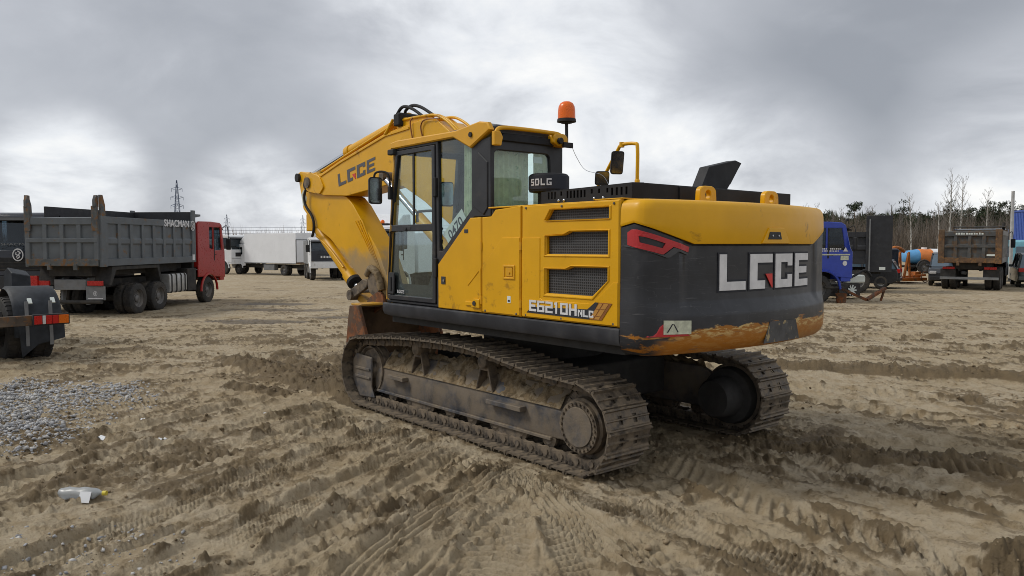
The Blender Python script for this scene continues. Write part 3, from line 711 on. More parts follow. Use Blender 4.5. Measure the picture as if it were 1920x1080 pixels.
for side in (1, -1):
    yc = 1.06 * side
    pins = MB()
    for k in range(NSH):
        p, a = on_loop((k + 0.5) * PITCH); nx, nz = -math.sin(a), math.cos(a)          # path runs clockwise seen from +Y ... outward is left of travel
        pins.cyl((p.x - nx * 0.09, yc - 0.12, p.y - nz * 0.09), (p.x - nx * 0.09, yc + 0.12, p.y - nz * 0.09), 0.028, n=8)
    chain = pins.build('track_chain', 'steel_dirty', EX, 0, 40)
    for k in range(NSH):
        p, a = on_loop(k * PITCH)
        for which in ('shoe', 'link'):
            proto = shoe0 if which == 'shoe' else link0
            if proto is None:
                o = shoe_mesh(MB()).build('track_shoe', 'shoe', chain) if which == 'shoe' else link_mesh(MB()).build('track_link', 'steel_dirty', chain)
                if which == 'shoe': shoe0 = o
                else: link0 = o
            else:
                o = proto.copy(); col.objects.link(o); o.parent = chain
            o.location = (p.x, yc, p.y)
            o.rotation_euler = (0, -a + random.uniform(-0.02, 0.02), 0)
    # track frame with mud-laden shoulders
    ys = lambda y: yc + (y - 1.06) * side
    prof = [(ys(1.115), 0.170), (ys(1.125), 0.19), (ys(1.115), 0.425), (ys(0.97), 0.60), (ys(0.90), 0.60), (ys(0.86), 0.20)]
    rings = [[(x, y, 0.19 + (z - 0.19) * k) for y, z in prof] for x, k in ((-1.50, 0.85), (-1.36, 1.0), (1.60, 1.0), (1.72, 0.9))]
    fr = MB().loft(rings).build('track_frame', 'frame_paint', EX, 0.012)
    MB().prism([(-1.30, 0.150), (1.66, 0.150), (1.66, 0.178), (-1.30, 0.178)], 'y', ys(1.08), ys(1.145)).build('lower_flange', 'frame_paint', fr, 0.005)
    for x0, x1 in ((-0.95, -0.45), (1.02, 1.34)):
        MB().prism([(x0, 0.345), (x1, 0.345), (x1, 0.392), (x0, 0.392)], 'y', ys(1.10), ys(1.195)).build('step_pad', 'frame_paint', fr, 0.008)
    # mud banked on the shoulder
    mb = MB(); nx_, ny_ = 190, 18; rr = random.Random(5 + side)
    xi, ti = np.meshgrid(-1.40 + 2.95 * np.arange(nx_ + 1) / nx_, np.arange(ny_ + 1) / ny_, indexing='ij')
    wob = fbm(xi, ti * 0.6 + side * 5, 0.40, 4, 9); fine = fbm(xi, ti * 0.35 + side * 5, 0.085, 3, 19); fill = 0.55 + 0.9 * (wob - 0.35)
    dip = np.clip(1 - np.abs(xi - 0.82) / 0.16, 0, 1) + np.clip(1 - np.abs(xi + 0.33) / 0.16, 0, 1)
    zi = 0.440 + 0.05 * (wob - 0.45) * ti ** 0.5 + 0.27 * ti * (0.65 + 0.35 * fill) - 0.05 * dip * ti + 0.085 * (fine - 0.5) * np.minimum(1, ti * 5) + 0.07 * (wob - 0.35) * np.sin(math.pi * ti)
    grid = [[(float(xi[i, j]), ys(1.128 - 0.25 * float(ti[i, j])), float(zi[i, j])) for j in range(ny_ + 1)] for i in range(nx_ + 1)]
    mb.loft(grid, False, False)
    md = mb.build('caked_mud', 'mud', fr, 0, 70); md['kind'] = 'stuff'
    # carrier roller yokes
    for x in (0.83, -0.33):
        yk = MB()
        for sx in (-1, 1): yk.prism([(x + sx * 0.115, 0.44), (x + sx * 0.135, 0.44), (x + sx * 0.075, 0.64), (x + sx * 0.05, 0.66), (x + sx * 0.055, 0.63)], 'y', ys(1.02), ys(1.12))
        yk.prism([(x - 0.075, 0.635), (x + 0.075, 0.635), (x + 0.06, 0.70), (x - 0.06, 0.70)], 'y', ys(1.02), ys(1.12))
        yk.build('roller_yoke', 'steel_dirty', EX, 0.01)
        MB().lathe([(0.0, -0.13), (0.065, -0.13), (0.07, -0.06), (0.055, -0.05), (0.055, 0.05), (0.07, 0.06), (0.065, 0.10), (0.03, 0.12), (0.0, 0.12)], (x - 0.02, yc, 0.73), (0, 1, 0), 18).build('carrier_roller', 'steel_dirty', EX, 0, 35)
    # bottom rollers
    for k in range(8):
        x = 1.36 - k * 0.372
        MB().lathe([(0, -0.062), (0.05, -0.062), (0.06, -0.055), (0.088, -0.05), (0.088, -0.02), (0.078, -0.018), (0.078, 0.018), (0.088, 0.02), (0.088, 0.05), (0.06, 0.055), (0.05, 0.062), (0, 0.062)],
                   (x, yc, 0.158), (0, 1, 0), 18).build('track_roller', 'steel_dirty', EX, 0, 35)
    for x in (0.78, -0.72):                                     # chain guards
        MB().prism([(x - 0.17, 0.18), (x + 0.17, 0.18), (x + 0.15, 0.035), (x - 0.15, 0.035)], 'y', ys(1.05), ys(1.125)).build('chain_guard', 'steel_dirty', EX, 0.008)
    # idler and its guard
    MB().lathe([(0, -0.10), (0.10, -0.10), (0.12, -0.06), (0.235, -0.045), (0.255, -0.075), (0.275, -0.075), (0.275, -0.03), (0.29, -0.03), (0.29, 0.03), (0.275, 0.03), (0.275, 0.075), (0.255, 0.075), (0.235, 0.045), (0.12, 0.06), (0.10, 0.10), (0, 0.10)],
               (1.815, yc, 0.385), (0, 1, 0), 28).build('idler_wheel', 'steel_dirty', EX, 0, 35)
    ig = MB().prism([(2.13, 0.48), (2.06, 0.56), (1.70, 0.54), (1.70, 0.20), (1.63, 0.075), (1.98, 0.05), (2.14, 0.24)], 'y', ys(1.155), ys(1.19)).build('idler_guard', 'frame_paint', EX, 0.02)
    for z in (0.28, 0.38): MB().box(1.72, 2.06, *sorted((ys(1.19), ys(1.205))), z, z + 0.03).build('guard_rib', 'frame_paint', ig, 0.006)
    # final drive
    MB().lathe([(0, -0.14), (0.30, -0.14), (0.31, -0.06), (0.30, 0.02), (0.24, 0.03), (0.235, 0.10), (0.215, 0.115), (0.215, 0.150), (0.0, 0.150)], (-1.70, ys(1.06), 0.352), (0, side, 0), 40).build('final_drive', 'steel_dirty', EX, 0, 30)
    cover = MB().cyl((-1.70, ys(1.21), 0.352), (-1.70, ys(1.222), 0.352), 0.165, n=36).build('drive_cover', 'frame_paint', EX, 0.004)
    for k in range(26):
        a = 2 * math.pi * k / 26; q = (-1.70 + 0.192 * math.cos(a), 0.352 + 0.192 * math.sin(a))
        MB().cyl((q[0], ys(1.205), q[1]), (q[0], ys(1.226), q[1]), 0.0125, n=6).build('bolt', 'steel_dirty', cover)
    # sprocket teeth
    sp = MB()
    for k in range(21):
        a = 2 * math.pi * k / 21
        A0 = lambda r, da: (-1.735 + r * math.cos(a + da), 0.360 + r * math.sin(a + da))
        sp.prism([A0(0.27, -0.10), A0(0.318, -0.05), A0(0.318, 0.05), A0(0.27, 0.10)], 'y', yc - 0.035, yc + 0.035)
    sp.cyl((-1.735, yc - 0.033, 0.36), (-1.735, yc + 0.033, 0.36), 0.275, n=36)
    sp.build('drive_sprocket', 'steel_dirty', EX)
    MB().lathe([(0, -0.32), (0.17, -0.32), (0.19, -0.29), (0.20, -0.10), (0.27, -0.08), (0.29, 0.02), (0.29, 0.08), (0.0, 0.08)], (-1.72, ys(0.92), 0.355), (0, side, 0), 32).build('travel_motor', 'frame_dark', EX, 0, 35)
    MB().lathe([(0.275, -0.01), (0.315, 0.0), (0.315, 0.03), (0.275, 0.03)], (-1.72, ys(0.93), 0.355), (0, side, 0), 40, True).build('motor_flange', 'steel_dirty', EX, 0, 40)

# ---- upper frame ---------------------------------------------------------
MB().box(-2.2, 1.20, -1.22, 1.20, 1.00, 1.22).build('upper_deck', 'frame_dark', EX)
for side in (1, -1):
    xs = [1.26, 1.24, 1.14, -2.225]
    pr = []
    for x, z0, yo in ((1.255, 1.115, -0.05), (1.235, 1.085, 0.0), (1.12, 1.072, 0.0), (-2.228, 1.072, 0.0)):
        pr.append([(x, side * (1.245), z0), (x, side * (1.285 + yo), z0 + 0.006), (x, side * (1.305 + yo), z0 + 0.05), (x, side * (1.305 + yo), 1.205), (x, side * (1.295 + yo), 1.214), (x, side * 1.245, 1.214)])
    MB().loft(pr).build('side_skirt', 'skirt_paint', EX, 0.008)
MB().box(-2.2, -0.63, -1.27, 1.255, 1.22, 2.168).box(-0.70, 1.0, -1.27, -0.45, 1.22, 1.75).build('engine_house', 'frame_dark', EX)
YP = 1.282
# side doors
seamx = (-0.538, -1.094)
front = plate('side_panel', [(0.165, 1.222), (0.165, 1.655), (-0.362, 2.096), (-0.532, 2.096), (-0.532, 1.222)], [], 'y', YP, 0.045, 'yellow', EX, 0.007)
midp = plate('side_panel', [(-0.545, 1.222), (-0.545, 2.096), (-0.672, 2.100), (-0.735, 2.158), (-1.088, 2.180), (-1.088, 1.222)], [], 'y', YP, 0.045, 'yellow', EX, 0.007)
v1 = [(-1.408, 2.052), (-1.470, 2.131), (-2.108, 2.133), (-2.108, 2.047), (-1.425, 2.047)]
v2 = [(-1.412, 1.769), (-1.412, 1.915), (-1.620, 1.922), (-1.700, 1.950), (-2.100, 1.950), (-2.100, 1.771)]
v3 = [(-1.408, 1.443), (-1.408, 1.643), (-1.655, 1.645), (-1.715, 1.666), (-2.098, 1.668), (-2.098, 1.573), (-1.937, 1.443)]
reap = plate('side_panel', [(-1.101, 1.222), (-1.101, 2.181), (-2.226, 2.187), (-2.226, 1.222)], [v1, v2, v3], 'y', YP, 0.045, 'yellow', EX, 0.012)
for vv in (v1, v2, v3):
    cx = sum(p[0] for p in vv) / len(vv); cz = sum(p[1] for p in vv) / len(vv)
    plate('grille', [(cx + (p[0] - cx) * 1.05, cz + (p[1] - cz) * 1.10) for p in vv], [], 'y', 1.2645, 0.006, 'grille', reap, 0)
    # raised bezel round each opening
    o_ = [(cx + (p[0] - cx) * 1.085, cz + (p[1] - cz) * 1.20) for p in vv]; i_ = [(cx + (p[0] - cx) * 1.03, cz + (p[1] - cz) * 1.08) for p in vv]
    plate('bezel', o_, [i_], 'y', 1.3055, 0.012, 'yellow', reap, 0.005)
# pressed creases of the doors
def crease(pts, parent, w=0.018):
    mb = MB()
    for a, b in zip(pts[:-1], pts[1:]): mb.tube([(a[0], 1.3035, a[1]), (b[0], 1.3035, b[1])], w / 2, 6)
    mb.build('pressed_crease', 'yellow', parent, 0, 60)
plate('raised_field', [(-0.555, 1.232), (-0.555, 1.645), (-0.845, 1.908), (-1.080, 1.908), (-1.080, 1.232)], [], 'y', 1.307, 0.010, 'yellow', midp, 0.004)
plate('raised_field', [(-0.53, 1.232), (-0.53, 1.630), (-0.33, 1.47), (-0.33, 1.46), (-0.50, 1.60)], [], 'y', 1.306, 0.007, 'yellow', front, 0.003)
plate('raised_field', [(-1.110, 1.232), (-1.110, 1.905), (-1.34, 1.905), (-1.34, 1.40), (-1.37, 1.385), (-1.95, 1.385), (-2.17, 1.56), (-2.215, 1.56), (-2.215, 1.232)], [], 'y', 1.306, 0.008, 'yellow', reap, 0.003)
lk = plate('lock_plate', [(-0.863, 1.542), (-0.863, 1.668), (-1.023, 1.668), (-1.023, 1.542)], [[(-0.885, 1.56), (-0.885, 1.65), (-1.0, 1.65), (-1.0, 1.56)]], 'y', 1.313, 0.016, 'yellow_trim', midp, 0.004)
MB().box(-0.99, -0.90, 1.312, 1.318, 1.57, 1.645).cyl((-0.95, 1.31, 1.60), (-0.95, 1.325, 1.60), 0.012, n=8).build('latch', 'yellow_trim', midp, 0.002)
B('sticker', 'paper', midp, b=(-0.965, -0.918, 1.313, 1.3145, 1.335, 1.395)); B('sticker', 'ink', midp, b=(-0.955, -0.928, 1.3150, 1.3156, 1.345, 1.362))
MB().box(0.035, 0.105, 1.304, 1.310, 1.46, 1.535).build('latch', 'interior', front, 0.003)
MB().cyl((0.055, 1.306, 1.497), (0.055, 1.318, 1.497), 0.013, n=8).build('key_lock', 'chrome', front)
MB().box(-0.335, -0.275, 1.304, 1.308, 1.955, 1.990).build('latch', 'interior', front, 0.003)
hg = MB().box(-0.50, -0.30, 1.300, 1.318, 1.275, 1.315).prism([(-0.40, 1.262), (-0.525, 1.262), (-0.525, 1.345), (-0.43, 1.345)], 'y', 1.300, 1.326).build('door_stay', 'yellow', front, 0.006)
MB().cyl((-0.455, 1.32, 1.303), (-0.455, 1.335, 1.303), 0.022, n=14).build('stay_bolt', 'interior', front)
for hx in (-1.094, -0.538):
    for hz in (1.30, 1.80): MB().cyl((hx, 1.308, hz), (hx, 1.308, hz + 0.07), 0.011, n=8).build('hinge', 'yellow_trim', midp)
for bx_ in (-1.16, -1.60, -2.17):
    for bz_ in (2.158, 1.245): MB().lathe([(0.011, 0), (0.010, 0.005), (0, 0.007)], (bx_, 1.3055, bz_), (0, 1, 0), 8).build('bolt', 'steel_dirty', reap)
for bx_ in (-0.60, -1.04): MB().lathe([(0.011, 0), (0.010, 0.005), (0, 0.007)], (bx_, 1.312, 1.245), (0, 1, 0), 8).build('bolt', 'steel_dirty', midp)
# lettering on the side
side_map = lambda x, z, off: (-x, 1.3115 + off, z)          # x runs towards the tail
plate('model_band', [(-1.175, 1.268), (-1.235, 1.315), (-1.235, 1.318), (-1.90, 1.340), (-1.985, 1.400), (-2.02, 1.400), (-1.93, 1.262)], [], 'y', 1.3115, 0.003, 'ink', reap, 0)
cells = []
x = 1.215
for ch in 'E6210H':
    w = 0.062 if ch == '1' else 0.088
    cells.append((ch, x, 1.284 - (x - 1.2) * 0.01, x + w, 1.378 - (x - 1.2) * 0.01)); x += w + 0.014
for ch in 'NLC':
    cells.append((ch, x, 1.278, x + 0.050, 1.332)); x += 0.060
block_text(cells, side_map, 'model_lettering', 'white_letter', reap, 1, 0.0055)
def slant(name, x0, x1, z0, z1, m, y):     # slanted bar between two heights
    k = 0.100 / 0.125
    sh = lambda x, z: (x - (z - 1.268) * k, z)
    plate(name, [sh(x0, z0), sh(x1, z0), sh(x1, z1), sh(x0, z1)], [], 'y', y, 0.002, m, reap, 0)
slant('stripe_ground', -1.925, -2.058, 1.264, 1.400, 'brown_line', 1.3135)
for x0, x1 in ((-1.932, -1.968), (-1.980, -2.028)):
    for z0, z1 in ((1.268, 1.288), (1.294, 1.345), (1.351, 1.394)): slant('stripe', x0, x1, z0, z1, 'stripe_gold', 1.3155)
# ---- counterweight -------------------------------------------------------
def plan_pts():
    L = [(-2.235, 1.30), (-2.30, 1.30), (-2.36, 1.30)]
    p0, p1, p2 = (-2.36, 1.30), (-2.445, 1.30), (-2.487, 1.20)
    for j in range(1, 9):
        t = j / 8; L.append(((1 - t) ** 2 * p0[0] + 2 * t * (1 - t) * p1[0] + t * t * p2[0], (1 - t) ** 2 * p0[1] + 2 * t * (1 - t) * p1[1] + t * t * p2[1]))
    for j in range(1, 25):
        y = 1.2 * (1 - j / 24); L.append((-2.67 + 4 - math.sqrt(16 - y * y), y))
    return L + [(x, -y) for x, y in L[-2::-1]]
PL = np.array(plan_pts()); SL = np.concatenate([[0], np.cumsum(np.hypot(*np.diff(PL, axis=0).T))]); ST = SL[-1]
TN = np.gradient(PL, axis=0); TN /= np.hypot(*TN.T)[:, None]; NRM = np.stack([TN[:, 1], -TN[:, 0]], -1)
if NRM[len(NRM) // 2][0] > 0: NRM = -NRM
def cw(s, z, off):
    x = np.interp(s, SL, PL[:, 0]) + np.interp(s, SL, NRM[:, 0]) * off; y = np.interp(s, SL, PL[:, 1]) + np.interp(s, SL, NRM[:, 1]) * off
    return (float(x), float(y), z)
def edge_z(s):
    s = min(s, ST - s); return float(np.interp(s, [0, 0.129, 0.65, 2], [1.983, 2.010, 1.852, 1.852]))
SS = np.unique(np.concatenate([SL, [0.129, 0.65, ST - 0.129, ST - 0.65], np.linspace(0, ST, 90)]))
def cw_off(s, z):
    """how far the black casting stands out at (s, z)"""
    s = min(s, ST - s)
    zc_ = float(np.interp(s, [0.18, 0.594], [1.24, 1.776]))       # diagonal crease: the corner block stands proud of the rear panel
    o = -0.022 if (z > zc_ and s > 0.18 or s > 0.594) and z > 1.40 else 0.0
    return o
cwt = None
def ztri(s): return 0
rows = []
for s in SS:
    e_ = edge_z(s) - 0.004; s2 = min(s, ST - s)
    rec = 0.024 * float(sstep(0.50, 0.60, s2))
    prof = [(e_ + 0.02, -0.05), (e_, -0.012), (e_ - 0.01, -rec - 0.002), (1.60, -rec)] if True else []
    lip = 0.030 * float(sstep(0.10, 0.45, s2))
    prof += [(1.425, -rec), (1.405, -rec + 0.004), (1.33, lip), (1.30, lip + 0.004), (1.16, lip + 0.006), (1.10, lip), (1.055, lip - 0.018), (1.025, lip - 0.05), (1.015, lip - 0.10), (1.015, -0.38)]
    rows.append([cw(s, z, o) for z, o in prof])
cwt = MB().loft(rows, False, False).build('counterweight', 'cw_black', EX, 0, 28)
rows = []
for s in SS:
    e_ = edge_z(s)
    prof = [(e_, -0.05), (e_, 0.002), (e_ + 0.012, 0.006), (2.0 if e_ < 1.99 else e_ + 0.02, 0.006), (2.10, 0.002), (2.145, -0.008), (2.172, -0.028), (2.184, -0.055), (2.188, -0.10), (2.190, -0.55)]
    rows.append([cw(s, z, o) for z, o in prof])
cap = MB().loft(rows, False, False).build('counterweight_cap', 'yellow', EX, 0, 40)
MB().box(-2.3, -2.2, -1.2, 1.2, 1.03, 2.16).build('counterweight_core', 'frame_dark', EX)
# recess with a reversing camera in the cap
solid = MB()
for q in ([(1.40, 1.856), (1.83, 1.856), (1.725, 1.985), (1.495, 1.985)],): solid_patch(solid, q, lambda s, z, o: cw(s, z, 0.006 + o), 0.022, 4, -0.01)
solid.build('camera_housing', 'yellow', cap, 0.006)
sp2 = MB(); solid_patch(sp2, [(1.474, 1.890), (1.679, 1.890), (1.655, 1.950), (1.498, 1.950)], lambda s, z, o: cw(s, z, 0.006 + o), 0.016, 3, 0.002); sp2.build('camera_window', 'interior', cap, 0.003)
for s in (1.53, 1.62): MB().cyl(cw(s, 1.92, 0.02), cw(s, 1.92, 0.029), 0.008, n=8).build('screw', 'chrome', cap)
# big letters on the tail
tail = lambda s, z, off: cw(s, z, -0.024 + off)
LG = [('L', 0.925, 1.230), ('G', 1.286, 1.600), ('C', 1.650, 1.945), ('E', 2.005, 2.300)]
sh_ = MB()
for ch, a, b in LG:
    for r0 in GL[ch]:
        g = 0.016; X0, X1 = a + (b - a) * r0[0] - g, a + (b - a) * r0[2] + g; Y0, Y1 = 1.49 + 0.28 * r0[1] - g, 1.49 + 0.28 * r0[3] + g
        solid_patch(sh_, [(X0, Y0), (X1, Y0), (X1, Y1), (X0, Y1)], tail, 0.0030 + 0.0006 * random.random(), 2, 0.001)
sh_.build('letter_shadow', 'ink', cwt)
block_text([(c, a, 1.49, b, 1.772) for c, a, b in LG], lambda s, z, o: tail(s, z, o + 0.005), 'tail_lettering', 'white_letter', cwt, 3, 0.006)
rt = MB(); solid_patch(rt, [(1.500, 1.610), (1.600, 1.610), (1.606, 1.494), (1.598, 1.494)], lambda s, z, o: tail(s, z, o + 0.005), 0.006, 2); rt.build('letter_tooth', 'red_letter', cwt)
# red tail emblem, a bent ring
side_o = lambda s, z, o: cw(s, z, o + 0.004 - 0.024 * float(sstep(0.50, 0.60, s)))
def dense(l, d=0.025):
    out = []
    for i in range(len(l)):
        a, b = Vector(l[i]), Vector(l[(i + 1) % len(l)]); n = max(1, int((b - a).length / d))
        out += [tuple(a.lerp(b, k / n)) for k in range(n)]
    return out
def bent(name, outer, holes, fn, thick, m, parent, fill=0.03):
    me = curve_mesh(dense(outer), [dense(h) for h in holes], thick, 0, fill)
    for v in me.vertices: v.co = fn(v.co.x, v.co.y, v.co.z)
    return link(name, me, m, parent)
bent('tail_emblem', [(0.071, 1.937), (0.109, 1.958), (0.157, 1.958), (0.45, 1.874), (0.614, 1.830), (0.604, 1.789), (0.49, 1.82), (0.45, 1.831), (0.362, 1.776), (0.344, 1.776), (0.071, 1.845)],
     [[(0.169, 1.91), (0.21, 1.904), (0.379, 1.856), (0.354, 1.822), (0.326, 1.826), (0.177, 1.864)]], side_o, 0.008, 'red_emblem', cwt)
bent('emblem_rim', [(0.043, 1.842), (0.071, 1.842), (0.344, 1.773), (0.372, 1.773), (0.455, 1.826), (0.602, 1.786), (0.597, 1.770), (0.496, 1.797), (0.42, 1.753), (0.389, 1.751), (0.152, 1.822), (0.045, 1.834)], [], side_o, 0.010, 'emblem_grey', cwt)
lowm = lambda s, z, o: cw(s, z, 0.031 * float(sstep(0.10, 0.45, s)) + 0.006 + o)
t3 = MB(); solid_patch(t3, [(0.225, 1.168), (0.590, 1.166), (0.500, 1.205), (0.350, 1.262)], lowm, 0.003, 6); t3.build('warning_triangle', 'red_emblem', cwt)
t4 = MB(); solid_patch(t4, [(0.349, 1.186), (0.594, 1.180), (0.594, 1.280), (0.349, 1.290)], lowm, 0.003, 5, 0.0035); t4.build('plate_sticker', 'sticker', cwt)
t5 = MB()
for q in ([(0.375, 1.20), (0.385, 1.20), (0.428, 1.262), (0.418, 1.262)], [(0.428, 1.262), (0.436, 1.262), (0.476, 1.20), (0.466, 1.20)]): solid_patch(t5, q, lowm, 0.002, 1, 0.0068)
t5.build('sticker_sign', 'ink', cwt)
t6 = MB(); solid_patch(t6, [(1.405, 1.05), (1.985, 1.05), (1.915, 1.215), (1.490, 1.222)], lowm, 0.004, 5, 0.0); t6.build('tow_patch', 'patch_grey', cwt)
# lifting lugs
for y in (0.46, -0.46):
    plate('lifting_lug', rounded([(y - 0.115, 2.165), (y + 0.115, 2.165), (y + 0.105, 2.29), (y + 0.06, 2.315), (y - 0.06, 2.315), (y - 0.105, 2.29)], 0.03), [[(y + 0.036 * math.cos(k * math.pi / 6), 2.245 + 0.036 * math.sin(k * math.pi / 6)) for k in range(12)]], 'x', -2.385, 0.045, 'yellow', EX, 0.006)

# ---- engine top cover ----------------------------------------------------
slots = []
zt, zb = 2.292, 2.232
for k, xx in enumerate([-1.26, -1.30, -1.34, -1.415, -1.49, -1.53, -1.57, -1.61, -1.65, -1.69, -1.77, -1.85, -1.94, -1.99, -2.04, -2.09, -2.14]):
    short = xx in (-1.415, -1.77, -1.85, -1.94)
    slots.append([(xx - 0.009, zb + (0.025 if short else 0)), (xx + 0.009, zb + (0.025 if short else 0)), (xx + 0.009, zt), (xx - 0.009, zt)])
top = plate('engine_cover', [(-1.165, 2.196), (-1.165, 2.300), (-1.30, 2.306), (-2.20, 2.320), (-2.20, 2.196)], slots, 'y', 1.13, 0.012, 'cover_black', EX, 0.002)
MB().prism([(-1.17, 2.196), (-1.17, 2.302), (-2.20, 2.3225), (-2.20, 2.196)], 'y', -1.08, 1.0).build('cover_box', 'cover_black', top, 0.004)
MB().loft([[(-1.17, 1.0, 2.303), (-1.17, 1.136, 2.297), (-1.17, 1.136, 2.301), (-1.17, 1.0, 2.308)], [(-2.2, 1.0, 2.323), (-2.2, 1.136, 2.319), (-2.2, 1.136, 2.323), (-2.2, 1.0, 2.328)]]).build('cover_edge', 'cover_black', top)
MB().loft([[(-2.2, 1.136, 2.196), (-2.2, 1.136, 2.322), (-2.19, -1.08, 2.322), (-2.19, -1.08, 2.196)], [(-2.235, 1.06, 2.196), (-2.235, 1.06, 2.322), (-2.235, -1.06, 2.322), (-2.235, -1.06, 2.196)]]).build('cover_rear', 'cover_black', top, 0.004)
MB().box(-2.25, -2.236, -0.75, 0.62, 2.21, 2.315).build('cover_flap', 'cover_black', top, 0.003)
for x in (-1.385, -1.45, -1.80, -1.90): MB().lathe([(0.014, 0), (0.013, 0.006), (0.006, 0.011), (0, 0.012)], (x, 1.136, 2.218), (0, 1, 0), 10).build('bolt', 'chrome', top, 0, 50)
MB().box(-2.24, -1.95, -1.29, 1.29, 2.19, 2.199).build('hood_shelf', 'yellow', EX, 0.003)
MB().box(-2.22, -0.63, -1.29, 1.30, 2.172, 2.186).build('hood_top', 'yellow', EX, 0.006)
# exhaust cowl
ec = [(-0.40, 2.32), (-0.56, 2.590), (-0.99, 2.678), (-1.093, 2.657), (-0.80, 2.32)]
MB().prism(ec, 'x', -1.56, -1.68).build('exhaust_cowl', 'cover_black', EX, 0.008)
MB().prism([(-0.90, 2.45), (-1.06, 2.645), (-1.085, 2.635), (-0.925, 2.44)], 'x', -1.575, -1.665).build('cowl_mouth', 'ink', EX)
# air pre-cleaner
ac = MB().lathe([(0, 0), (0.10, 0), (0.10, 0.10), (0.178, 0.11), (0.182, 0.13), (0.182, 0.25), (0.174, 0.265), (0.16, 0.272), (0, 0.285)], (-0.93, 0.83, 2.215), (0, 0, 1), 40).build('air_precleaner', 'cover_black', EX, 0, 35)
MB().lathe([(0.1835, 0.128), (0.1865, 0.130), (0.1865, 0.250), (0.1835, 0.252)], (-0.93, 0.83, 2.215), (0, 0, 1), 40).build('name_band', 'ink', ac, 0, 35)
def on_drum(t, z, off):
    a = R(113) + t / 0.187; r = 0.1868 + off
    return (-0.93 + r * math.cos(a), 0.83 + r * math.sin(a), z)
# ---- right-hand rail with mirrors
rl = MB().tube(smooth_pts([(-0.21, -1.22, 2.18), (-0.21, -1.22, 2.6), (-0.21, -1.22, 2.95), (-0.17, -1.22, 3.01), (0.03, -1.22, 3.015), (0.10, -1.22, 2.95), (0.27, -1.22, 2.72), (0.42, -1.22, 2.50), (0.46, -1.22, 1.75)], 4), 0.021, 10).build('handrail', 'yellow', EX, 0, 60)
MB().lathe([(0.030, 0), (0.030, 0.09), (0.021, 0.10)], (-0.21, -1.22, 2.50), (0, 0, 1), 12).lathe([(0.03, 0), (0.03, 0.06), (0, 0.06)], (0.03, -1.22, 2.985), (0, 0, 1), 12).build('rail_sleeve', 'yellow', rl, 0, 50)
def mirror(center, w, h, normal, parent, tilt=0.0):
    n = Vector(normal).normalized(); up = Vector((0, 0, 1)); a = n.cross(up).normalized(); b = a.cross(n); C0 = Vector(center)
    ol = rounded([(-w / 2, -h / 2), (w / 2, -h / 2), (w / 2, h / 2), (-w / 2, h / 2)], min(w, h) * 0.22, 4)
    P3 = lambda k, d: [C0 + a * p[0] * k + b * p[1] * k + n * d for p in ol]
    o = MB().loft([P3(0.75, -0.045), P3(0.96, -0.025), P3(1.0, 0.0), P3(1.0, 0.012), P3(0.94, 0.014)]).build('mirror', 'rubber', parent, 0, 40)
    MB().loft([P3(0.90, 0.0145), P3(0.90, 0.017)]).build('mirror_glass', 'chrome', parent, 0, 30)
    return o
mirror((0.02, -1.13, 2.80), 0.15, 0.27, (-0.80, 0.45, -0.22), rl)
mirror((0.26, -1.13, 2.635), 0.17, 0.17, (-0.75, 0.55, -0.3), rl)

# ---- cab -----------------------------------------------------------------
YC = 1.262
XR = -0.617
door_o = [(1.195, 1.228), (1.01, 2.850), (0.262, 2.852), (0.245, 1.236)]
glass_u = [(1.105, 2.055), (0.950, 2.785), (0.318, 2.787), (0.318, 2.055)]
glass_l = [(1.118, 1.985), (1.172, 1.305), (0.312, 1.305), (0.312, 1.985)]
cab = plate('cab', [(1.215, 1.222), (1.222, 1.30), (1.03, 2.89), (-0.08, 2.89), (-0.35, 2.79), (-0.62, 2.83), (-0.62, 2.105), (-0.372, 2.105), (0.178, 1.652), (0.178, 1.222)],
            [[(1.18, 1.25), (0.995, 2.84), (0.262, 2.84), (0.25, 1.25)], [(0.205, 1.785), (0.222, 2.862), (-0.075, 2.862), (-0.328, 2.742), (-0.328, 2.178), (0.15, 1.785)]], 'y', YC - 0.022, 0.04, 'black_paint', EX, 0.006)
dr = plate('cab_door', [(1.176, 1.254), (0.992, 2.836), (0.266, 2.836), (0.254, 1.254)], [glass_u, glass_l], 'y', YC - 0.008, 0.040, 'black_paint', cab, 0.007, 0.02)
plate('door_pane', [(1.112, 2.05), (0.955, 2.79), (0.313, 2.79), (0.313, 2.05)], [], 'y', YC - 0.014, 0.005, 'cab_glass', cab, 0)
plate('door_pane', [(1.122, 1.99), (1.176, 1.30), (0.307, 1.30), (0.307, 1.99)], [], 'y', YC - 0.014, 0.005, 'cab_glass', cab, 0)
plate('side_pane', [(0.21, 1.78), (0.227, 2.867), (-0.078, 2.867), (-0.333, 2.745), (-0.333, 2.174), (0.152, 1.78)], [], 'y', YC - 0.030, 0.005, 'cab_glass', cab, 0)
MB().box(0.652, 0.678, YC - 0.012, YC + 0.002, 2.055, 2.785).build('sash_bar', 'interior', cab)
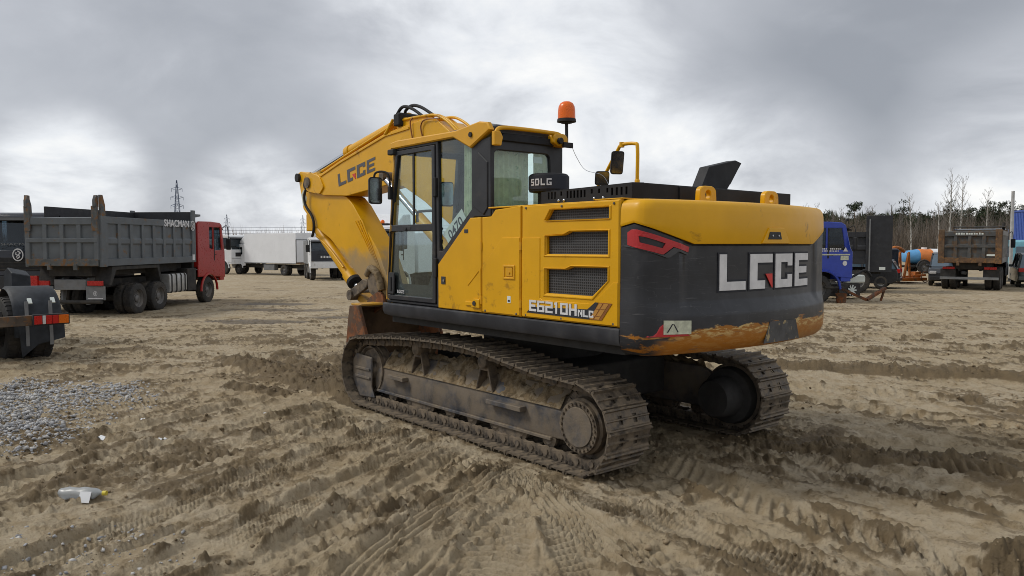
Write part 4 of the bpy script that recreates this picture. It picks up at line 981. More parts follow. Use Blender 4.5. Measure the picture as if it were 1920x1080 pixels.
# printed black border and lower shield of the door glass
plate('door_shield', [(1.172, 1.31), (1.12, 1.975), (0.985, 1.975), (1.0, 1.62), (0.93, 1.43), (0.42, 1.43), (0.36, 1.55), (0.345, 1.975), (0.315, 1.975), (0.315, 1.31)], [], 'y', YC - 0.020, 0.005, 'interior', cab, 0, 0.02)
plate('door_handle', rounded([(1.155, 1.315), (1.14, 1.545), (1.03, 1.545), (1.04, 1.315)], 0.02), [], 'y', YC + 0.014, 0.016, 'interior', cab, 0.004)
MB().box(1.075, 1.105, YC + 0.02, YC + 0.034, 1.35, 1.50).build('handle_grip', 'rubber', cab, 0.005)
text('cab_badge', 'LGCE', 0.05, 'white_letter', cab, (0.905, YC + 0.0125, 1.345), (-1, 0, 0), (0, 0, 1), 0.13)
MB().box(0.70, 0.86, YC + 0.004, YC + 0.016, 2.00, 2.035).cyl((0.79, YC + 0.016, 2.01), (0.79, YC + 0.03, 2.01), 0.018, n=10).build('window_latch', 'interior', cab, 0.004)
for z in (2.32, 1.52): MB().box(0.225, 0.275, YC - 0.004, YC + 0.028, z, z + 0.19).build('door_hinge', 'rubber', cab, 0.008)
plate('pillar_field', [(-0.365, 2.20), (-0.365, 2.60), (-0.44, 2.70), (-0.58, 2.60), (-0.58, 2.18), (-0.52, 2.12)], [], 'y', YC + 0.002, 0.014, 'black_paint', cab, 0.006)
# roof trim along the top of the door, with the corner gusset
plate('roof_trim', [(1.070, 2.862), (1.080, 2.930), (0.95, 2.945), (-0.10, 2.930), (-0.48, 2.975), (-0.60, 2.955), (-0.645, 2.885), (-0.340, 2.745), (-0.070, 2.868)], [], 'y', YC + 0.002, 0.05, 'yellow_trim', cab, 0.012)
MB().cyl((-0.36, YC + 0.02, 2.865), (-0.36, YC + 0.04, 2.865), 0.024, n=14).build('trim_plug', 'rubber', cab)
MB().box(0.98, 1.10, YC - 0.01, YC + 0.05, 2.80, 2.86).build('work_lamp', 'rubber', cab, 0.012)
# roof, far wall, rear wall, front frame
MB().loft([[(1.06, y, 2.86), (1.06, y, 2.935 + dz), (-0.45, y, 2.965 + dz), (-0.61, y, 2.93 + dz), (-0.615, y, 2.86)] for y, dz in ((1.235, -0.01), (1.15, 0.01), (0.45, 0.01), (0.38, -0.02))]).build('roof', 'black_paint', cab, 0.015)
plate('far_wall', [(1.215, 1.222), (1.03, 2.87), (-0.61, 2.87), (-0.61, 1.65), (0.1, 1.30), (0.178, 1.222)],
      [[(1.08, 1.55), (0.965, 2.78), (0.36, 2.78), (0.36, 1.40), (1.09, 1.40)], [(0.28, 1.55), (0.28, 2.78), (-0.50, 2.78), (-0.50, 1.75), (0.1, 1.55)]], 'y', 0.375, 0.04, 'black_paint', cab, 0.006)
plate('far_pane', [(1.09, 1.40), (0.965, 2.78), (-0.50, 2.78), (-0.50, 1.70), (0.2, 1.40)], [], 'y', 0.37, 0.005, 'cab_glass', cab, 0)
plate('rear_wall', [(0.36, 2.06), (1.245, 2.06), (1.262, 2.80), (1.20, 2.86), (0.42, 2.86), (0.36, 2.80)], [rounded([(0.50, 2.165), (1.215, 2.165), (1.215, 2.71), (0.53, 2.715)], 0.06)], 'x', XR + 0.02, 0.04, 'black_paint', cab, 0.008)
plate('rear_pane', [(0.49, 2.16), (1.22, 2.16), (1.22, 2.72), (0.52, 2.72)], [], 'x', XR + 0.022, 0.005, 'cab_glass', cab, 0)
MB().box(-0.62, -0.60, 0.36, 1.24, 1.25, 2.07).build('rear_panel', 'interior', cab)
for y in (0.40, 1.225):
    MB().bar((1.205, y, 1.24), (1.025, y, 2.87), 0.07, 0.07).build('front_pillar', 'yellow_dirty' if y > 1 else 'black_paint', cab, 0.012)
MB().bar((1.215, 0.42, 1.26), (1.215, 1.24, 1.26), 0.06, 0.10).bar((1.03, 0.42, 2.85), (1.03, 1.24, 2.85), 0.06, 0.08).build('front_sill', 'black_paint', cab, 0.01)
mb = MB(); mb.loft([[(1.21, 0.44, 1.30), (1.21, 1.19, 1.30), (1.214, 1.19, 1.30), (1.214, 0.44, 1.30)], [(1.03, 0.44, 2.83), (1.03, 1.19, 2.83), (1.034, 1.19, 2.83), (1.034, 0.44, 2.83)]]); mb.build('windscreen', 'cab_glass', cab)
# sloped visor over the rear window and the yellow roof rail
plate('rear_visor', [(0.42, 2.795), (1.20, 2.795), (1.12, 2.862), (0.48, 2.862)], [], 'x', XR - 0.015, 0.03, 'cover_black', cab, 0.006)
MB().tube(smooth_pts([(XR - 0.05, 1.235, 2.78), (XR - 0.05, 1.235, 2.86), (XR - 0.05, 1.17, 2.905), (XR - 0.05, 0.95, 2.915), (XR - 0.05, 0.60, 2.915), (XR - 0.05, 0.45, 2.905), (XR - 0.05, 0.40, 2.85)], 5), 0.020, 10).build('roof_rail', 'yellow_trim', cab, 0, 60)
MB().prism([(1.27, 2.74), (1.27, 2.87), (1.20, 2.87), (1.17, 2.82), (1.19, 2.74)], 'x', XR - 0.075, XR - 0.025).build('rail_bracket', 'yellow_trim', cab, 0.01)
MB().prism([(0.36, 2.79), (0.36, 2.885), (0.40, 2.915), (0.52, 2.915), (0.55, 2.89), (0.55, 2.82), (0.48, 2.79)], 'x', XR - 0.08, XR + 0.02).build('rail_bracket', 'yellow_trim', cab, 0.015)
MB().cyl((XR - 0.09, 0.49, 2.84), (XR - 0.125, 0.49, 2.84), 0.03, n=12).box(XR - 0.13, XR - 0.10, 0.34, 0.46, 2.78, 2.83).build('rail_clamp', 'rubber', cab, 0.004)
# beacon
bc = MB().tube([(XR - 0.05, 0.375, 2.80), (XR - 0.05, 0.352, 2.85), (XR - 0.04, 0.345, 3.03)], 0.016, 8).cyl((XR - 0.04, 0.345, 3.028), (XR - 0.04, 0.345, 3.045), 0.055, n=20).cyl((XR - 0.04, 0.345, 3.040), (XR - 0.04, 0.345, 3.070), 0.094, 0.090, n=28).build('beacon_mount', 'rubber', cab, 0, 40)
MB().lathe([(0.086, 0), (0.084, 0.08), (0.078, 0.12), (0.062, 0.15), (0.035, 0.166), (0, 0.17)], (XR - 0.04, 0.345, 3.070), (0, 0, 1), 28).build('beacon_lens', 'amber', cab, 0, 50)
# wavy curtains inside rear and side windows
def curtain(pts, z0, z1, amp, waves, nrm):
    mb = MB(); P = [Vector(p) for p in pts]; n = 80; rows = []
    for i in range(n + 1):
        t = i / n; q = P[0].lerp(P[1], t); off = amp * math.sin(t * waves * 2 * math.pi) + amp * 0.4 * math.sin(t * waves * 4.3)
        rows.append([q + Vector(nrm) * off * (0.5 + 0.5 * k / 4) + Vector((0, 0, z1 + (z0 - z1) * k / 4)) + Vector((0, 0, 0.02 * math.sin(t * 25)) if k == 4 else (0, 0, 0)) for k in range(5)])
    return mb.loft(rows, False, False).build('curtain', 'curtain', cab, 0, 80)
curtain([(XR + 0.10, 1.20, 0), (XR + 0.10, 0.72, 0)], 2.12, 2.72, 0.018, 8, (1, 0, 0))
curtain([(-0.27, 1.20, 0), (-0.12, 1.19, 0)], 1.95, 2.80, 0.016, 4, (0, 1, 0))
curtain([(-0.52, 0.45, 0), (-0.25, 0.42, 0)], 1.9, 2.78, 0.016, 4, (0, 1, 0))
B('window_note', 'paper', cab, b=(XR + 0.028, XR + 0.030, 0.60, 0.72, 2.625, 2.685))
# registration sheet behind the side glass
me = text_mesh('0470', 0.135, 0.002, 0, 0.0008)
d_ = Vector((-0.80, 0, 0.60)); d2_ = Vector((0.60, 0, 0.80))
plt = MB(); c0 = Vector((-0.035, YC - 0.042, 1.985)); hw, hh = 0.19, 0.115
plt.loft([[c0 - d_ * hw - d2_ * hh + Vector((0, o, 0)), c0 + d_ * hw - d2_ * hh + Vector((0, o, 0)), c0 + d_ * hw + d2_ * hh + Vector((0, o, 0)), c0 - d_ * hw + d2_ * hh + Vector((0, o, 0))] for o in (-0.003, 0)]).build('number_sheet', 'paper', cab)
for v in me.vertices: v.co = c0 + d_ * v.co.x + d2_ * (v.co.y + 0.025) + Vector((0, 0.001, 0))
link('sheet_number', me, 'ink', cab)
worn_line('sheet_number', 'ink', cab, c0 + d_ * 0.02 - d2_ * 0.072 + Vector((0, 0.001, 0)), d_, d2_, 0.16, 0.05, 4, 1)
# inside: floor, seat, consoles, levers
MB().box(-0.58, 1.15, 0.42, 1.20, 1.24, 1.30).build('cab_floor', 'interior', cab)
MB().loft([[(-0.22, y, 1.62), (0.30, y, 1.62), (0.34, y, 1.70), (-0.12, y, 1.74), (-0.20, y, 2.30), (-0.30, y, 2.34), (-0.33, y, 1.70)] for y in (0.58, 0.60, 1.02, 1.04)]).box(-0.2, 0.25, 0.65, 0.98, 1.30, 1.62).build('operator_seat', 'interior', cab, 0.03)
MB().box(-0.27, -0.17, 0.70, 0.92, 2.30, 2.52).build('headrest', 'interior_light', cab, 0.03)
for y in (0.47, 1.07): MB().box(-0.30, 0.42, y, y + 0.10, 1.32, 1.80).build('console', 'interior', cab, 0.02)
for y in (0.52, 1.12): MB().tube([(0.36, y, 1.80), (0.40, y, 1.95), (0.38, y, 2.02)], [0.014, 0.014, 0.028], 8).build('joystick', 'rubber', cab, 0, 50)
for y in (0.75, 0.88): MB().tube([(0.80, y, 1.30), (0.78, y, 1.60), (0.70, y, 1.90)], 0.012, 8).build('travel_lever', 'rubber', cab, 0, 50)
MB().box(0.86, 0.94, 0.44, 0.54, 1.95, 2.20).box(0.92, 0.96, 0.46, 0.50, 1.5, 1.97).build('monitor', 'interior', cab, 0.01)
MB().tube(smooth_pts([(0.70, YC - 0.07, 2.08), (0.70, YC - 0.07, 2.17), (0.66, YC - 0.07, 2.19), (0.42, YC - 0.07, 2.19), (0.38, YC - 0.07, 2.17), (0.38, YC - 0.07, 2.08)], 4), 0.014, 8).build('grab_bar', 'rubber', cab, 0, 60)
# left mirror on its arm
MB().tube(smooth_pts([(1.09, YC + 0.02, 2.40), (1.10, YC + 0.03, 2.58), (1.16, YC + 0.06, 2.63), (1.24, YC + 0.11, 2.62), (1.26, YC + 0.12, 2.56)], 5), 0.012, 8).build('mirror_arm', 'rubber', cab, 0, 60)
mirror((1.25, YC + 0.11, 2.43), 0.15, 0.29, (-0.985, 0.10, 0.0), cab)
MB().box(1.06, 1.11, YC - 0.005, YC + 0.045, 2.33, 2.47).build('mirror_foot', 'rubber', cab, 0.01)
mirror((1.12, 0.52, 2.42), 0.16, 0.28, (-0.95, 0.2, 0.0), cab)
block_text([('S', -0.105, 2.375, -0.065, 2.435), ('D', -0.052, 2.375, -0.008, 2.435), ('L', 0.006, 2.375, 0.046, 2.435), ('g', 0.06, 2.375, 0.104, 2.435)], lambda t, z, o: on_drum(t, z, o + 0.0005), 'drum_lettering', 'white_letter', ac, 2, 0.003)
# thin aerial wire
MB().tube(smooth_pts([(XR - 0.05, 0.30, 2.84), (-0.6, 0.15, 2.72), (-0.6, 0.02, 2.60), (-0.65, -0.18, 2.55), (-0.7, -0.25, 2.38), (-0.7, -0.26, 2.25)], 5), 0.0025, 5).build('aerial_wire', 'chrome', EX)

# ---- boom, arm and bucket --------------------------------------------------
boom_o = [(0.18, 1.62), (0.05, 1.75), (0.10, 1.92), (0.45, 2.20), (1.35, 3.10), (1.75, 3.36), (2.10, 3.42), (2.55, 3.385), (3.00, 3.345), (4.30, 3.085), (4.95, 2.93), (5.33, 2.92), (5.46, 2.83), (5.40, 2.72), (4.85, 2.60), (4.10, 2.555), (3.55, 2.60), (3.00, 2.645), (2.55, 2.60), (2.05, 2.38), (1.0, 1.80), (0.40, 1.55)]
bm_ = MB().prism(boom_o, 'y', -0.20, 0.20).build('boom', 'yellow', EX, 0.012)
for y in (0.205, -0.205):
    plate('boom_rib', [(2.40, 3.36), (3.0, 3.325), (4.30, 3.065), (4.92, 2.91), (4.92, 2.885), (4.30, 3.035), (3.0, 3.295), (2.40, 3.33)], [], 'y', y, 0.02, 'yellow', bm_, 0.004)
    plate('nose_plate', rounded([(5.50, 2.86), (5.40, 2.97), (5.20, 2.96), (4.95, 2.90), (4.80, 2.72), (4.95, 2.62), (5.35, 2.68), (5.47, 2.74)], 0.05), [], 'y', y, 0.035, 'yellow', bm_, 0.006)
    MB().cyl((5.33, y, 2.82), (5.33, y * 1.22, 2.82), 0.085, n=20).build('boom_pin', 'steel_dirty', bm_, 0, 40)
    plate('hump_plate', [(1.70, 3.30), (1.95, 3.44), (2.30, 3.47), (2.72, 3.52), (2.80, 3.42), (2.72, 3.34), (2.1, 3.36)], [], 'y', y * 0.72, 0.03, 'yellow', bm_, 0.005)
bl = []
for ch, a, b in (('L', 0, 1), ('G', 1.18, 2.18), ('C', 2.36, 3.36), ('E', 3.54, 4.5)): bl.append((ch, a, 0, b, 1))
def boom_map(xx, yy, off):
    t = xx / 4.5; p0 = Vector((4.34, 2.705)).lerp(Vector((3.275, 2.868)), t); p1 = Vector((4.37, 2.885)).lerp(Vector((3.268, 3.053)), t); q = p0.lerp(p1, yy)
    return (q.x, 0.2005 + off, q.y)
block_text(bl, boom_map, 'boom_lettering', 'grey_letter', bm_, 1, 0.004)
tt = MB(); solid_patch(tt, [(1.78, 0.46), (2.18, 0.46), (2.18, 0.0), (2.14, 0.0)], boom_map, 0.004, 1); tt.build('letter_tooth', 'red_letter', bm_)
# arm cylinder on top of the boom
MB().cyl((2.70, 0, 3.52), (4.32, 0, 3.235), 0.085, n=20).cyl((4.28, 0, 3.242), (4.40, 0, 3.221), 0.10, n=20).build('arm_cylinder', 'yellow', EX, 0, 40)
MB().cyl((4.38, 0, 3.224), (5.72, 0, 2.945), 0.048, n=16).build('arm_cylinder_rod', 'chrome', EX, 0, 40)
MB().cyl((2.66, -0.17, 3.52), (2.66, 0.20, 3.52), 0.06, n=16).build('cylinder_pin', 'rubber', EX, 0, 40)
# boom cylinders
for y in (0.36, -0.36):
    MB().cyl((0.75, y, 1.40), (1.95, y, 2.18), 0.075, n=18).build('boom_cylinder', 'yellow', EX, 0, 40)
    MB().cyl((1.92, y, 2.16), (2.75, y, 2.72), 0.042, n=14).build('boom_cylinder_rod', 'chrome', EX, 0, 40)
MB().cyl((2.75, -0.42, 2.74), (2.75, 0.42, 2.74), 0.06, n=16).build('boom_cylinder_pin', 'steel_dirty', EX, 0, 40)
MB().box(0.0, 0.9, -0.36, -0.24, 1.22, 1.85).box(0.0, 0.9, 0.24, 0.36, 1.22, 1.85).build('boom_mount', 'frame_dark', EX, 0.02)
# pipes and hoses along the boom
for y, zz_ in ((0.12, 0.03), (0.165, 0.025), (-0.12, 0.03)):
    MB().tube(smooth_pts([(0.6, y, 2.36), (1.35, y, 3.14), (1.75, y, 3.41), (2.1, y, 3.465), (2.6, y, 3.45 + zz_)], 5), 0.018, 8).build('boom_pipe', 'yellow', EX, 0, 60)
    MB().tube(smooth_pts([(2.75, y, 3.45 + zz_), (3.1, y, 3.36 + zz_), (4.30, y, 3.10 + zz_), (4.95, y, 2.955 + zz_)], 5), 0.018, 8).build('boom_pipe', 'yellow', EX, 0, 60)
MB().tube(smooth_pts([(2.15, 0.16, 3.47), (2.4, 0.17, 3.60), (2.62, 0.17, 3.64), (2.80, 0.16, 3.52), (2.86, 0.10, 3.50)], 6), 0.021, 8).build('hose', 'rubber', EX, 0, 60)
MB().tube(smooth_pts([(1.98, 0.12, 3.47), (2.25, 0.12, 3.60), (2.48, 0.11, 3.65), (2.68, 0.08, 3.61), (2.74, 0.03, 3.56)], 6), 0.021, 8).build('hose', 'rubber', EX, 0, 60)
MB().tube(smooth_pts([(2.80, 0.20, 3.50), (2.93, 0.215, 3.36), (2.98, 0.215, 3.33)], 6), 0.02, 8).build('hose', 'yellow', EX, 0, 60)
MB().box(2.60, 2.74, 0.13, 0.235, 3.40, 3.56).build('valve_block', 'rubber', EX, 0.02)
MB().tube(smooth_pts([(2.30, 0.21, 3.46), (2.34, 0.225, 3.40), (2.30, 0.215, 3.18)], 5), 0.009, 6).build('hose', 'brown_line', EX, 0, 60)
MB().tube(smooth_pts([(1.7, 0.21, 3.38), (2.0, 0.225, 3.40), (2.10, 0.222, 3.33), (2.08, 0.212, 3.20)], 5), 0.009, 6).build('hose', 'brown_line', EX, 0, 60)
# arm
arm_o = [(5.86, 3.00), (5.75, 3.03), (5.45, 2.98), (5.20, 2.98), (5.05, 2.85), (4.70, 2.66), (4.20, 2.55), (4.00, 2.42), (3.30, 1.76), (2.98, 1.26), (3.02, 1.10), (3.16, 1.03), (3.30, 1.06), (3.95, 1.45), (4.72, 1.93), (5.25, 2.13), (5.66, 2.42), (5.80, 2.85)]
arm = MB().prism(arm_o, 'y', -0.155, 0.155).build('arm', 'yellow', EX, 0.012)
def arm_dirt():
    m = M['yellow'].copy(); M['yellow_arm'] = m
    t = NT(m.node_tree); p = m.node_tree.nodes['Principled BSDF']; old = p.inputs['Base Color'].links[0].from_socket
    oc = t.n('ShaderNodeTexCoord').outputs['Object']; sp = t.n('ShaderNodeSeparateXYZ'); t.l(oc, sp.inputs[0])
    f = t.m('ADD', t.rng(sp.outputs[2], 2.15, 1.45), t.m('MULTIPLY', t.m('SUBTRACT', t.noise(oc, 5.0, 7, 0.65), 0.5), 1.0))
    t.l(t.mix(t.m('MULTIPLY', t.rng(f, 0.35, 0.95), 0.85), old, (0.30, 0.225, 0.13)), p.inputs['Base Color'])
arm_dirt(); arm.data.materials[0] = M['yellow_arm']
MB().cyl((5.80, -0.2, 2.93), (5.80, 0.2, 2.93), 0.07, n=18).build('arm_pin', 'rubber', arm, 0, 40)
plate('paint_mark', [(5.66, 2.48), (5.72, 2.66), (5.62, 2.74), (5.52, 2.60), (5.56, 2.46)], [[(5.65, 2.55), (5.67, 2.65), (5.62, 2.68), (5.58, 2.58)]], 'y', 0.157, 0.003, 'sticker', arm, 0)
for k in range(4):
    o = k * 0.075
    MB().bar((3.92 - o * 0.9, 0.158, 2.18 + o * 0.1), (3.28 - o * 0.55, 0.158, 1.50 - o * 0.5), 0.012, 0.022, (0, 1, 0)).build('wear_strip', 'yellow_arm', arm)
# bucket cylinder under the arm with hoses
bcyl = MB().cyl((5.50, 0, 2.16), (4.33, 0, 1.335), 0.095, n=20).cyl((4.42, 0, 1.40), (4.28, 0, 1.30), 0.115, n=20).build('bucket_cylinder', 'yellow', EX, 0, 40)
MB().cyl((4.29, 0, 1.305), (4.24, 0, 1.27), 0.118, n=20).build('cylinder_gland', 'rubber', bcyl, 0, 40)
MB().cyl((4.26, 0, 1.28), (4.00, 0, 1.12), 0.052, n=16).build('bucket_cylinder_rod', 'chrome', EX, 0, 40)
MB().box(5.38, 5.60, -0.14, 0.14, 2.06, 2.34).build('cylinder_mount', 'yellow', arm, 0.02)
MB().tube(smooth_pts([(5.32, 0.19, 2.84), (5.46, 0.22, 2.66), (5.44, 0.22, 2.48), (5.26, 0.20, 2.30), (5.20, 0.19, 2.15), (5.28, 0.17, 2.03), (5.42, 0.12, 1.98)], 6), 0.022, 8).build('hose', 'rubber', EX, 0, 60)
MB().tube(smooth_pts([(5.30, 0.19, 2.96), (5.42, 0.20, 2.92), (5.48, 0.21, 2.78), (5.38, 0.20, 2.70)], 6), 0.024, 8).build('hose', 'rubber', EX, 0, 60)
MB().tube(smooth_pts([(5.35, 0.08, 1.98), (4.9, 0.10, 1.80), (4.4, 0.11, 1.50)], 6), 0.017, 8).build('hose', 'yellow', EX, 0, 60)
# rocker and link
for y in (0.19, -0.19):
    plate('bucket_rocker', rounded([(4.10, 1.06), (4.12, 1.16), (3.98, 1.20), (3.62, 1.36), (3.50, 1.34), (3.52, 1.24), (3.95, 1.06)], 0.04), [], 'y', y, 0.05, 'steel_dirty', EX, 0.008)
MB().cyl((3.98, -0.25, 1.11), (3.98, 0.25, 1.11), 0.075, n=18).build('link_pin', 'steel_dirty', EX, 0, 40)
MB().bar((3.98, 0, 1.10), (3.52, 0, 0.93), 0.26, 0.12).build('bucket_link', 'yellow_dirty', EX, 0.02)
MB().lathe([(0, 0), (0.17, 0), (0.18, 0.02), (0.16, 0.05), (0, 0.06)], (3.34, 0.16, 1.30), (0, 1, 0), 24).build('arm_boss', 'steel_dirty', EX, 0, 40)
MB().tube(smooth_pts([(3.52, 0.20, 1.42), (3.38, 0.22, 1.52), (3.20, 0.22, 1.42), (3.12, 0.21, 1.22)], 4), 0.05, 8).build('mud_clod', 'mud', EX, 0, 70)
# bucket: curved shell, cheeks, lip with teeth; its mouth faces the tracks
shell = [(3.06, 1.035), (3.33, 1.015), (3.385, 0.80), (3.44, 0.50), (3.45, 0.18), (3.32, -0.01), (3.0, -0.06), (2.66, -0.035)]
inner = [(3.08, 1.000), (3.30, 0.980), (3.350, 0.79), (3.40, 0.50), (3.41, 0.19), (3.29, 0.02), (3.0, -0.025), (2.66, -0.005)]
bk = MB().loft([[(x, y, z) for x, z in shell + inner[::-1]] for y in (-0.56, 0.56)]).build('bucket', 'bucket_in', EX, 0.006)
for y in (0.575, -0.575):
    plate('bucket_cheek', shell + [(2.60, 0.02), (2.86, 0.62)], [], 'y', y, 0.03, 'rust', bk, 0.006)
    plate('side_cutter', [(2.58, 0.05), (2.84, 0.62), (3.05, 1.03), (3.20, 1.03), (3.10, 0.70), (2.95, 0.30), (2.86, 0.05)], [], 'y', y * 1.05, 0.025, 'rust', bk, 0.006)
MB().box(3.06, 3.34, -0.56, 0.56, 1.02, 1.05).build('bucket_brow', 'yellow_dirty', bk, 0.01)
for y in (0.20, -0.20): plate('bucket_ear', rounded([(3.05, 1.02), (3.08, 1.16), (3.22, 1.20), (3.45, 1.10), (3.62, 0.95), (3.56, 0.84), (3.40, 0.86)], 0.03), [], 'y', y, 0.04, 'rust', bk, 0.006)
for k in range(5):
    y = -0.48 + 0.24 * k
    MB().loft([[(2.78, y - 0.05, -0.035), (2.78, y + 0.05, -0.035), (2.78, y + 0.05, 0.035), (2.78, y - 0.05, 0.035)], [(2.50, y - 0.035, -0.02), (2.50, y + 0.035, -0.02), (2.50, y + 0.035, 0.0), (2.50, y - 0.035, 0.0)]]).build('bucket_tooth', 'steel_dirty', bk, 0.006)
MB().box(2.9, 3.39, -0.52, 0.52, -0.02, 0.16).build('spoil', 'mud', bk, 0.05)

# ================================================================ LORRIES AND OTHER VEHICLES  (local X forward, Y left, Z up from their own ground)
mat('tyre', (0.030, 0.029, 0.028), 0.85, var=0.25, vscale=9, dust=0.5, dustcol=(0.15, 0.125, 0.095), bump=0.2)
mat('rim_steel', (0.16, 0.155, 0.15), 0.6, 0.3, var=0.3, dust=0.5, dustcol=(0.17, 0.135, 0.095))
mat('chassis', (0.030, 0.029, 0.028), 0.8, var=0.3, dust=0.5, dustcol=(0.12, 0.10, 0.075))
mat('body_grey', (0.108, 0.120, 0.130), 0.6, var=0.12, vscale=2.5, dust=0.35, dustcol=(0.17, 0.15, 0.12), alt=(0.16, 0.085, 0.035), altcover=0.10, altscale=3.0)
mat('body_old', (0.070, 0.072, 0.072), 0.75, var=0.25, vscale=3, dust=0.5, dustcol=(0.13, 0.11, 0.085), alt=(0.095, 0.062, 0.038), altcover=0.42, altscale=2.5)
mat('body_rust', (0.105, 0.060, 0.032), 0.8, var=0.35, vscale=4, dust=0.4, alt=(0.20, 0.10, 0.035), altcover=0.35, altscale=5)
mat('grey_rust', (0.095, 0.100, 0.100), 0.75, var=0.3, vscale=4, dust=0.4, dustcol=(0.16, 0.13, 0.10), alt=(0.17, 0.085, 0.032), altcover=0.45, altscale=4)
mat('beam_dirty', (0.075, 0.058, 0.044), 0.8, var=0.35, vscale=6, dust=0.4, alt=(0.14, 0.07, 0.03), altcover=0.3, altscale=8)
mat('body_black', (0.022, 0.023, 0.026), 0.6, var=0.2, dust=0.18)
mat('cab_red', (0.33, 0.010, 0.007), 0.3, var=0.08, dust=0.06, coat=0.2)
mat('cab_navy', (0.014, 0.018, 0.030), 0.35, var=0.15, dust=0.2, coat=0.3)
mat('cab_blue', (0.020, 0.050, 0.36), 0.35, var=0.08, dust=0.12, coat=0.3)
mat('cab_white', (0.66, 0.67, 0.68), 0.4, var=0.06, dust=0.15, coat=0.2)
mat('box_white', (0.74, 0.755, 0.78), 0.5, var=0.04, vscale=0.8, dust=0.12)
mat('trim_grey', (0.16, 0.165, 0.17), 0.55, var=0.15, dust=0.3)
mat('tank_alu', (0.42, 0.42, 0.41), 0.45, 0.4, var=0.15, dust=0.35)
mat('orange_paint', (0.44, 0.13, 0.018), 0.6, var=0.2, dust=0.3, alt=(0.20, 0.09, 0.035), altcover=0.3)
mat('drum_orange', (0.62, 0.19, 0.04), 0.5, var=0.1); mat('drum_blue', (0.10, 0.30, 0.55), 0.5, var=0.1); mat('drum_white', (0.70, 0.71, 0.72), 0.6, var=0.08)
mat('car_grey', (0.075, 0.088, 0.088), 0.3, 0.4, var=0.1, coat=0.4); mat('car_dark', (0.022, 0.023, 0.026), 0.3, var=0.1, coat=0.4)
mat('container_blue', (0.045, 0.09, 0.33), 0.6, var=0.15); mat('teal_paint', (0.16, 0.38, 0.46), 0.5, var=0.1)
WHEELS = {}
def wheel(parent, x, y, r, w, side=1, dual=False, name='wheel', key=None, rimmat='rim_steel'):
    """tyre + rim; outer face looks to side*Y; shared meshes"""
    k = (round(r, 3), round(w, 3), rimmat)
    if k not in WHEELS:
        prof = [(r * 0.56, -w * .40), (r * 0.60, -w * .48), (r * 0.80, -w * .5), (r * 0.93, -w * .46), (r * 0.985, -w * .38), (r, -w * .30), (r, w * .30), (r * 0.985, w * .38), (r * 0.93, w * .46), (r * 0.80, w * .5), (r * 0.60, w * .48), (r * 0.56, w * .40)]
        mb = MB().lathe(prof, (0, 0, 0), (0, 1, 0), 36, True)
        for i in range(34):
            a = 2 * math.pi * i / 34; c, s = math.cos(a), math.sin(a)
            for sg in (-1, 1):
                q = [(r * 0.97, sg * w * 0.46), (r * 0.97, sg * w * 0.06), (r * 1.018, sg * w * 0.06), (r * 1.012, sg * w * 0.40)]
                d = 0.055 / r
                ring = lambda t: [(R_ * math.cos(a + t + 0.5 * sg * d), yy, R_ * math.sin(a + t + 0.5 * sg * d)) for R_, yy in q]
                mb.loft([ring(-d * 0.55), ring(d * 0.55)])
        t = mb.build('tyre_mesh', 'tyre', None, 0, 30)
        rm = MB().lathe([(r * 0.575, w * .38), (r * 0.555, w * .44), (r * 0.535, w * .36), (r * 0.50, w * .10), (r * 0.40, w * .02), (r * 0.36, w * .10), (r * 0.23, w * .12), (r * 0.22, w * .26), (r * 0.15, w * .34), (0.001, w * .36)], (0, 0, 0), (0, 1, 0), 28, False, False)
        for i in range(10):
            a = 2 * math.pi * i / 10; rm.cyl((r * 0.30 * math.cos(a), w * .10, r * 0.30 * math.sin(a)), (r * 0.30 * math.cos(a), w * .18, r * 0.30 * math.sin(a)), r * 0.028, n=6)
        m_ = rm.build('rim_mesh', rimmat, None, 0, 35)
        WHEELS[k] = (t.data, m_.data)
        bpy.data.objects.remove(t); bpy.data.objects.remove(m_)
    tm, rmm = WHEELS[k]
    for j in range(2 if dual else 1):
        o = bpy.data.objects.new(name, tm); col.objects.link(o); o.parent = parent
        o.location = (x, y - side * j * (w + 0.05), r); o.rotation_euler = (0, random.uniform(0, 6), 0 if side > 0 else math.pi)
        if j == 0:
            q = bpy.data.objects.new('rim', rmm); col.objects.link(q); q.parent = o
    return o
